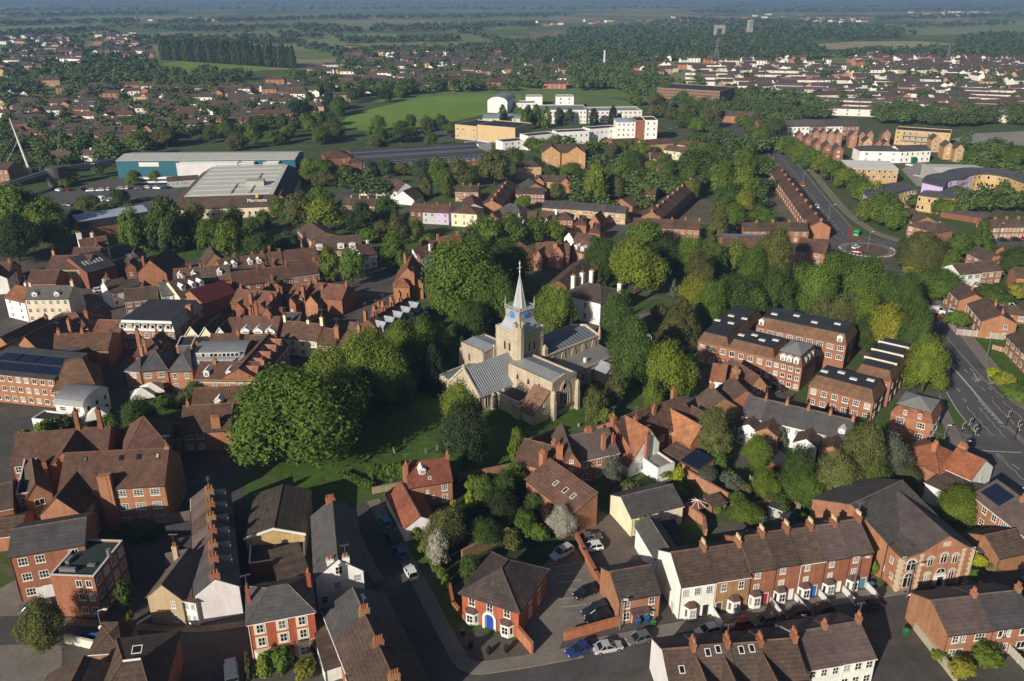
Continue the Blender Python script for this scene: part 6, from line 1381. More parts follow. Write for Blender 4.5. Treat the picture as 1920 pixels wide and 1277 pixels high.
for i, (x, y, w_, c) in enumerate(((1531, 250, 13, 'O'), (1545, 251, 13, 'O'), (1559, 252, 13, 'O'), (1573, 253, 14, 'O'), (1601, 255, 15, 'O'), (1617, 254, 13, 'O'), (1632, 252, 13, 'O'), (1663, 250, 15, 'O'), (1500, 255, 14, 'R'), (1516, 261, 15, 'R'), (1534, 270, 16, 'R'), (1553, 276, 17, 'R'), (1573, 281, 18, 'R'), (1648, 270, 14, 'O'), (1662, 272, 14, 'O'), (1628, 266, 16, 'Y'), (1756, 262, 16, 'Y'), (1780, 275, 17, 'Y'), (1800, 279, 17, 'Y'))):
    bld((x - w_ / 2, y), (x + w_ / 2, y + .5), 10, 7.4, 2.4, 'gy', c, 's', 'f3:1t', None, 'tall_gable_house', 'house', group='tall gabled houses of the new estate')
row((1424, 238), (1612, 236), 6, 13, 6.5, 3.4, ['R', 'W', 'W', 'R', 'W', 'R'], ['s'], 'f2:4q', None, chim=False, group='long grey roofed terrace with red party walls', cat='terraced house')
row((1345, 215), (1425, 222), 3, 12, 5, 3, ['O'], ['s', 't'], '', None, chim=False, group='low grey roofed school blocks')
# white school and its neighbours
V = bld((1003, 207), (1100, 207), 30, 9.5, .02, 'flat', 'W', 'g', 'f3:14q', 'long white three storey school with ribbon windows', 'school', 'school', wallcol=(.74, .73, .69)); W2 = volume(V.root, V.world(V.w + .02, 2), V.ang + R(5), 42, 22, 8.5, .02, 'flat', 'W', 'g', near=False, wallcol=(.74, .73, .69)); windows(W2, 'f3:12q')
bld((969, 194), (1003, 194), 16, 6, .02, 'flat', 'W', 'g', 'f2:5q', 'white flat roofed block left of the long school', 'school_block', 'school'); bld((986, 182), (1017, 182), 14, 7, .02, 'flat', 'W', 'g', '', 'white upper block behind the long school', 'school_block', 'school'); bld((1043, 182), (1076, 182), 14, 9.5, .02, 'flat', 'W', 'g', 'f3:2q', 'white stair tower rising behind the long school', 'school_tower', 'school')
bld((914, 192), (951, 193), 32, 8, 4.5, 'bary', 'W', 'g', '', 'white sports hall with grey arched roof', 'sports_hall', 'hall', wallcol=(.74, .74, .72))
V = bld((853, 234), (894, 238), 26, 9, .02, 'flat', 'T', 'd', 'f2:4q', 'sand coloured school block with dark flat roof', 'school_block', 'school'); volume(V.root, V.world(V.w + .02, .5), V.ang + R(4), 28, 24, 10, .02, 'flat', 'T', 'd', near=False)
bld((905, 222), (986, 222), 22, 5.5, 2, 'hx', 'C', 'n', 'f2:6q', 'grey blue roofed school hall beside the playing field', 'school_hall', 'school')
for i, (A, B, h, n) in enumerate((((943, 267), (990, 263), 5.4, 4), ((990, 256), (1044, 251), 8.5, 5), ((1045, 249), (1105, 246), 8.5, 6), ((1107, 243), (1159, 239), 8.5, 6))):
    bld(A, B, 10, h, .02, 'flat', 'W', 'd', 'f2:%dp' % n, ['white flat roofed row house block, leftmost and lowest of four', 'white row house block, second from the left of four', 'white row house block, third from the left of four', 'white row house block next to the white flats'][i], 'row_house_block', 'terrace', wallcol=(.78, .78, .76))
V = bld((1157, 229), (1192, 229), 18, 13, 1.6, 'hx', 'W', 'n', 'f4:4s', 'white and brick flats with grey roof at the white row end', 'flats', 'flats'); volume(V.root, V.world(V.w + .02, 0), V.ang, 6, 18, 13.6, .02, 'flat', 'R', 'd', near=False); W2 = volume(V.root, V.world(V.w + 6.04, -.5), V.ang, 8, 18, 14, .02, 'flat', 'W', 'd', near=False); windows(W2, 'f4:2s')
bld((897, 272), (921, 268), 12, 8, .02, 'flat', 'W', 'g', '', 'plain white cube at the end of the civic building', 'white_block', 'building')
# civic building with blue trusses
V = bld((664, 306), (905, 290), 28, 7.4, 4.6, 'gx', 'R', 't', 'f2:20q', 'long red brick civic building with blue roof trusses', 'civic_building', 'office', roofcol=(.062, .054, .05))
BLUE = mat('blue_steel', (.09, .16, .26), rough=.5)
b = MB(); b.box(0, V.w, 4.2, 4.5, V.ze + .8, V.ze + 2.2); V.put('clerestory', b.me('clerestory', [solid('clerestory_glass', (.10, .16, .24), rough=.2)]), 0, 0, 0)
b = MB(); b.tube([(0, -.6, V.ze - .1), (V.w, -.6, V.ze - .1)], .22, 5); b.tube([(0, -.2, V.ze - 2.0), (V.w, -.2, V.ze - 2.0)], .18, 5)
for k in range(24): x = V.w * k / 24; b.tube([(x, -.2, V.ze - 2), (x + V.w / 48, -.6, V.ze - .1), (x + V.w / 24, -.2, V.ze - 2)], .16, 4)
b.tube([(0, 4.1, V.ze + 2.35), (V.w, 4.1, V.ze + 2.35)], .3, 5); b.tube([(0, 9.5, V.ze + 3.6), (V.w, 9.5, V.ze + 3.6)], .3, 5); V.put('roof_truss', b.me('roof_truss', [BLUE]), 0, 0, 0)
W2 = volume(V.root, V.world(-14, 2), V.ang, 13, 16, 10.5, 3, 'hx', 'R', 't', near=False, names=('tower_wall', 'tower_roof')); windows(W2, 'f3:2s@.6-1')
volume(V.root, V.world(-3, -.5), V.ang, 7, 8, 8, 2.2, 'hx', 'R', 't', near=False, names=('tower_wall', 'tower_roof'))
# depot, supermarket, station, long blue roof
V = bld((217, 302), (334, 301), 24, 9, 1.5, 'gx', 'E', 'm', '', 'teal and grey rail depot with long pale roof', 'depot', 'depot', roofcol=(.50, .50, .47)); W2 = volume(V.root, V.world(V.w + .02, 0), V.ang, G(557, 296, 9).x - G(334, 301, 9).x, 24, 9, 1.5, 'gx', 'E', 'm', near=False, roofcol=(.50, .50, .47))
for fx, wd in ((0, .52), (.53, .13), (.74, .13)): volume(V.root, V.world(V.w + W2.w * fx, -4), V.ang, W2.w * wd, 3.9, 8, .02, 'flat', 'P', 'm', near=False, names=('annexe_wall', 'annexe_roof'))
V.put('sign_panel', MB().box(0, V.w * .32, -.15, .02, 6.0, 8.2).me('sign_panel', [FRAME]), V.w * .36, 0, 0)
V = bld((312, 395), (540, 387), 80, 4.2, 4.2, 'man', 'C', 'z', 'f1:14p@.3-1', 'supermarket with wide pale flat roof and dark tiled skirt roof', 'supermarket', 'supermarket', inset=6.5, toprf='m')
b = MB()
for k in range(8): b.box(8, V.w - 8, 8 + 9.5 * k, 8.5 + 9.5 * k, 0, .35)
b.box(30, 38, 24, 30, 0, 2.2); b.box(V.w * .66, V.w * .66 + .6, 8, 52, 0, .4); b.box(V.w * .5, V.w * .5 + .5, 8, 30, 0, .4); V.put('roof_ribs', b.me('roof_ribs', [MB_['sheet']]), 0, 0, V.ze + V.hr + .1, 0, (.42, .42, .38))
volume(V.root, V.world(V.w * .86, -1.0), V.ang, 9, 13, 4.4, 5.0, 'gy', 'O', 'z', near=False, names=('entrance_wall', 'entrance_roof'))
def letters(name, text, size, mat_, parent, loc, rot, extrude=.05):
    c = bpy.data.curves.new(name, 'FONT'); c.body = text; c.size = size; c.extrude = extrude; c.align_x = 'CENTER'
    c.materials.append(mat_); t_ = bpy.data.objects.new(name, c); me = bpy.data.meshes.new_from_object(t_); bpy.data.objects.remove(t_); o = bpy.data.objects.new(name, me); COL.objects.link(o); o.parent = parent; o.location = loc; o.rotation_euler = rot
    return o
p = V.world(V.w * .74, 2.6, 6.1); letters('sign_lettering', 'Morrisons', 2.0, solid('sign_white', (.8, .8, .78)), V.root, p - V.root.location, (math.radians(62), 0, V.ang))
p = V.world(V.w * .74, 3.4, 8.2); b = MB(); b.cyl(0, 0, 0, .3, .6, .6, 12); b.cyl(0, .8, 0, .3, .4, .4, 12); add_obj('sign_emblem', b.me('sign_emblem', [solid('sign_yellow', (.75, .5, .02))]), V.root, p - V.root.location, (math.radians(62), 0, V.ang))
V = bld((146, 416), (279, 396), 8, 7.2, 1.0, 'mono', 'O', 'n', '', 'long brick building with pale blue mono pitch roof', 'brick_block', 'building', roofcol=(.36, .43, .52)); V.put('window_band', MB().box(0, V.w, -.15, .02, 4.2, 7.0).me('window_band', [solid('dark_cladding', (.05, .055, .06), rough=.4)]), 0, 0, 0)
for i, (A, B) in enumerate((((244, 334), (331, 332)), ((371, 331), (446, 326)))):
    P, ang, w, d, v = frame_from(A, B, 3, 3.6); rt = thing('train', 'train', (P.x + w / 2, P.y, 0), ['white commuter train with blue windows, left of the platform roof', 'white commuter train behind the supermarket'][i], 'commuter trains at the station')
    for k in range(max(1, round(w / 20))):
        b = MB(); x0 = 20 * k + .3; b.prism([(0, .9), (-.05, 2.2), (.35, 3.6), (2.45, 3.6), (2.85, 2.2), (2.8, .9)], x0, x0 + 19.4, 'x'); c = add_obj('carriage', b.me('carriage', [solid('train_white', (.7, .7, .7), rough=.3)]) , rt, P - rt.location, (0, 0, ang))
        b = MB(); b.box(x0 + 1.5, x0 + 18, -.10, .02, 1.9, 2.8); b.box(x0 + 1.2, x0 + 18.2, .2, 2.6, .2, .95); add_obj('window_band', b.me('window_band', [solid('train_blue', (.01, .02, .10), rough=.2)]), c)
V = bld((313, 340), (372, 336), 9, 3.4, 1.2, 'gx', 'G', 'z', 'f1:14p', 'grey platform canopy building in front of the depot', 'station_canopy', 'station')
bld((-30, 318), (14, 318), 14, 9, 2.4, 'gx', 'O', 'z', 'f3:5s', 'brick flats at the left edge under the mast', 'flats', 'flats')
# footbridge with its leaning mast
a, c, e = G(-20, 358, 6), G(92, 322, 7), G(222, 300, 8); rt = thing('footbridge', 'bridge', (c.x, c.y, 0), 'covered dark footbridge on a round pier crossing to the depot'); L0 = Vector((c.x, c.y, 0))
b = MB()
for p, q in ((a, c), (c, e)):
    p, q = p - L0, q - L0; u = (q - p).normalized(); s = Vector((-u.y, u.x, 0)) * 1.5
    for zz in (-1, 1):
        b.tube([p + s + Vector((0, 0, zz)), q + s + Vector((0, 0, zz))], .28, 5); b.tube([p - s + Vector((0, 0, zz)), q - s + Vector((0, 0, zz))], .28, 5)
    b.add([tuple(t) for t in (p + s, q + s, q - s, p - s)], [(0, 1, 2, 3)])
    for k in range(30):
        t = p.lerp(q, k / 30); b.tube([t + s + Vector((0, 0, -1)), t + s + Vector((0, 0, 1)), t - s + Vector((0, 0, 1)), t - s + Vector((0, 0, -1))], .12, 4)
add_obj('deck', b.me('deck', [mat('dark_steel', (.07, .09, .10), rough=.5)]), rt)
b = MB(); b.cyl(3, 0, 0, 9.5, 4.2, 4.2, 16); add_obj('pier', b.me('pier', [mat('pier_cladding', (.09, .08, .075))]), rt)
g0, mt = G(62, 336), G(43, 246, 25); rt = thing('leaning_mast', 'mast', (g0.x, g0.y, 0), 'tall leaning white mast with cables over the footbridge'); b = MB(); tip = Vector((-5, 0, 31)); n = 8
b.v, b.f, b.i = [], [], []
for r_, t in ((.8, 0), (.6, .5), (.25, 1)): b.v += [tuple(tip * t + Vector((r_ * math.cos(2 * math.pi * j / n), r_ * math.sin(2 * math.pi * j / n), 0))) for j in range(n)]
for k in range(2): b.f += [(k * n + j, k * n + (j + 1) % n, (k + 1) * n + (j + 1) % n, (k + 1) * n + j) for j in range(n)]; b.i += [0] * n
add_obj('mast', b.me('mast', [FRAME]), rt); b = MB()
for k in range(4): b.tube([tip * (.95 - .1 * k), Vector((-26 + 5 * k, -6, 6))], .035, 4)
add_obj('cable', b.me('cable', [METAL]), rt)
# houses round the flats at 1200-1330
for i, (A, B, D, ro, wl, rf) in enumerate((((1126, 268), (1150, 268), 8, 'gy', 'O', 't'), ((1150, 270), (1200, 268), 8, 'gx', 'O', 't'), ((1205, 272), (1262, 268), 8, 'gx', 'Y', 't'), ((1195, 283), (1226, 286), 8, 'gx', 'O', 't'), ((1190, 300), (1218, 300), 8, 'gx', 'O', 't'), ((1220, 297), (1256, 299), 8, 'gx', 'O', 't'), ((1234, 312), (1262, 312), 8, 'gx', 'O', 't'), ((1235, 322), (1260, 322), 8, 'gx', 'O', 't'), ((1245, 281), (1285, 286), 9, 'gx', 'C', 't'), ((1270, 271), (1318, 278), 9, 'gx', 'C', 't'))):
    bld(A, B, D, 4.9, 2.3, ro, wl, rf, 'f2:3s', None, group='estate houses below the white flats')
# houses beyond the depot and old town, placed one by one
HL = [(0, 212, 40, 'W'), (40, 200, 28, 'O'), (92, 205, 46, 'W'), (150, 205, 38, 'O'), (215, 205, 46, 'O'), (150, 218, 50, 'W'), (210, 229, 36, 'C'), (230, 215, 30, 'O'), (290, 200, 52, 'O'), (330, 215, 40, 'O'), (300, 228, 60, 'O'), (365, 232, 16, 'C'), (385, 232, 24, 'W'), (340, 208, 50, 'O'), (275, 243, 18, 'O'), (180, 242, 30, 'R'), (95, 247, 26, 'O'), (35, 258, 40, 'R'), (70, 262, 36, 'O'), (260, 256, 34, 'O'), (240, 262, 60, 'O'), (180, 268, 42, 'O'), (110, 295, 36, 'O'), (165, 292, 30, 'W'), (20, 248, 50, 'R'), (400, 196, 40, 'B'), (445, 196, 60, 'D'), (420, 243, 20, 'O'), (480, 210, 34, 'O'), (560, 206, 60, 'Y'), (590, 200, 34, 'Y'), (530, 185, 26, 'W'), (560, 188, 22, 'W'), (600, 186, 22, 'W'), (545, 172, 50, 'O'), (440, 180, 26, 'W'), (470, 178, 24, 'W'), (250, 160, 60, 'O'), (270, 172, 26, 'O'), (425, 160, 40, 'O'), (90, 150, 42, 'Y'), (140, 142, 40, 'O'), (60, 125, 44, 'W'), (20, 112, 40, 'W'), (130, 110, 40, 'W'), (515, 150, 36, 'O'), (560, 158, 30, 'W'), (600, 152, 36, 'W'), (620, 160, 30, 'W'), (625, 172, 34, 'O')]
for i, (x, y, wp, wl) in enumerate(HL):
    h = 4.9 if y > 180 or wl != 'Y' else 6.5
    ro = 'gy' if wp < 27 and i % 2 == 0 else ('hx' if i % 3 == 0 else 'gx')
    bld((x - wp / 2, y + rng.uniform(-1, 1)), (x + wp / 2, y + rng.uniform(-1.5, 1.5)), 8.5, h, 2.6, ro, wl, rng.choice(['t', 'z', 'b', 't']), 'f2:%ds' % max(2, wp // 9), None, group='houses beyond the rail depot', ch=[(.5, .5, .9, .8, .9)])
HM = [(655, 145, 40, 'O'), (690, 140, 34, 'W'), (720, 136, 40, 'W'), (760, 134, 34, 'W'), (800, 133, 30, 'W'), (700, 146, 44, 'W'), (650, 152, 36, 'O'), (655, 160, 40, 'O'), (720, 148, 30, 'O'), (905, 155, 34, 'O'), (935, 155, 30, 'O'), (1040, 157, 44, 'O'), (1058, 155, 16, 'O'), (840, 139, 34, 'W'), (875, 138, 30, 'W'), (950, 130, 34, 'O'), (990, 128, 34, 'O'), (880, 120, 40, 'O'), (930, 112, 50, 'O'), (1000, 118, 40, 'O'), (1020, 126, 30, 'O'), (760, 120, 30, 'Y'), (700, 112, 36, 'O'), (660, 104, 36, 'O'), (820, 112, 34, 'O'), (1195, 128, 30, 'O'), (1230, 120, 30, 'Y'), (1200, 138, 40, 'O'), (1255, 128, 34, 'C')]
for i, (x, y, wp, wl) in enumerate(HM):
    bld((x - wp / 2, y + rng.uniform(-.6, .6)), (x + wp / 2, y + rng.uniform(-.8, .8)), 9, 5, 2.8, 'gy' if wp < 20 else 'gx', wl, rng.choice(['t', 'z', 'b']), 'f2:%ds' % max(2, wp // 8), None, group='houses beyond the playing field')
# white terraces of the far right estate
HR = [(1345, 128, 90, -2), (1480, 121, 70, 0), (1320, 122, 60, 0), (1420, 150, 150, -3), (1470, 160, 150, 4), (1520, 168, 120, 3), (1600, 160, 110, -4), (1650, 152, 90, 5), (1560, 178, 90, -3), (1620, 175, 120, 4), (1700, 172, 110, 3), (1760, 178, 130, 8), (1690, 186, 130, 7), (1640, 190, 80, 4), (1745, 196, 140, 8), (1800, 168, 110, 6), (1850, 176, 140, 7), (1880, 190, 110, -6), (1800, 204, 120, 9), (1870, 205, 120, 5), (1700, 205, 120, 9), (1830, 193, 90, 6), (1560, 150, 80, 2), (1640, 140, 80, 3), (1720, 158, 60, -2), (1900, 170, 60, 4), (1575, 168, 60, 3), (1680, 158, 70, 4), (1530, 140, 50, 5), (1570, 133, 60, 6), (1780, 212, 100, 8), (1880, 216, 80, 6)]
HR += [(x, y + k * 8, wp, s_) for k in range(3) for x, y, wp, s_ in ((1330, 137, 90, 3), (1450, 132, 110, 3), (1590, 188, 110, 5), (1720, 148, 90, 4), (1830, 160, 110, 5), (1860, 184, 130, 7), (1500, 150, 90, 3))]
for i, (x, y, wp, sl_) in enumerate(HR):
    n = max(2, int(wp / 22))
    bld((x - wp / 2, y - sl_ * wp / 300), (x + wp / 2, y + sl_ * wp / 300), 8, 5.4, 1.3, 'gx', 'C' if i % 5 == 0 else 'W', rng.choice(['z', 'u', 't']), 'f2:%dq' % n, None, 'white_terrace', 'terrace', group='white terraces of the far estate', wallcol=vary((.64, .62, .57), .12))
# half-built block in scaffolding
P, ang, w, d, v = frame_from((1232, 165), (1350, 172), 40, 14); rt = thing('scaffolded_block', 'building', (P.x + w / 2, P.y + d / 2, 0), 'half built block wrapped in scaffolding beyond the tree lined road')
V = volume(rt, P, ang, w, d, 14, .02, 'flat', 'B', 'd', near=False); b = MB()
for k in range(6): b.tube([(0, -1.2, 2.4 * k + 1), (w, -1.2, 2.4 * k + 1)], .16, 4)
for k in range(26): b.tube([(w * k / 25, -1.2, 0), (w * k / 25, -1.2, 15)], .14, 4)
V.put('scaffolding', b.me('scaffolding', [METAL]), 0, 0, 0)
# far landmarks: castle-like ruins in the wood, two pylons, thin tower
STN = (.34, .32, .27)
g0 = G(1405, 62); rt = thing('stone_tower', 'tower', tuple(g0), 'small pale stone tower above the far woods'); b = MB(); b.box(-5, 5, -5, 5, 0, 27); [b.box(x - 1, x + 1, -5.2, 5.2, 27, 29.5) for x in (-4, 0, 4)]; add_obj('wall', b.me('wall', [MB_['stone']]), rt, (0, 0, 0), (0, 0, .3), STN); b = MB(); [b.box(x - .8, x + .8, -5.15, -4.9, z, z + 3) for x in (-2.5, 2.5) for z in (14, 21)]; add_obj('window', b.me('window', [BLACK]), rt, (0, 0, 0), (0, 0, .3))
g0 = G(1348, 68); rt = thing('stone_gateway', 'ruin', tuple(g0), 'pale arched stone gateway in the far woods'); b = MB(); b.box(-12, -7, -3, 3, 0, 21); b.box(7, 12, -3, 3, 0, 21); b.box(-7, 7, -3, 3, 16, 21); [b.box(x - 1.6, x + 1.6, -3.2, 3.2, 21, 23.5) for x in (-10, -3.4, 3.4, 10)]; add_obj('wall', b.me('wall', [MB_['stone']]), rt, (0, 0, 0), (0, 0, .2), STN)
for x, y, yt, lab in ((1342, 116, 72, 'lattice pylon standing before the far woods at centre'), (1775, 117, 84, 'lattice pylon standing behind the red roofed estate')):
    g0 = G(x, y); h = height_at(g0, yt); rt = thing('pylon', 'pylon', tuple(g0), lab, 'electricity pylons'); b = MB()
    for sx in (-1, 1):
        for sy in (-1, 1): b.tube([(sx * 4, sy * 4, 0), (sx * .8, sy * .8, h * .6), (sx * .3, sy * .3, h)], .28, 4)
    for k in range(8):
        z0, z1 = h * .6 * k / 8, h * .6 * (k + 1) / 8; r0, r1 = 4 - 3.2 * k / 8, 4 - 3.2 * (k + 1) / 8; b.tube([(-r0, -r0, z0), (r1, -r1, z1)], .2, 3); b.tube([(r0, -r0, z0), (-r1, -r1, z1)], .2, 3)
    for zz, l in ((.66, 7), (.8, 9), (.92, 6)): b.tube([(-l, 0, h * zz), (l, 0, h * zz)], .25, 4)
    add_obj('lattice', b.me('lattice', [METAL]), rt)
g0 = G(1133, 118); h = height_at(g0, 96); rt = thing('slim_tower', 'tower', tuple(g0), 'very slim pale tower among distant trees'); b = MB(); b.cyl(0, 0, 0, h, 1.3, 1.0, 10); b.cyl(0, 0, h, h + 1, 1.6, 1.6, 10); add_obj('shaft', b.me('shaft', [FRAME]), rt)
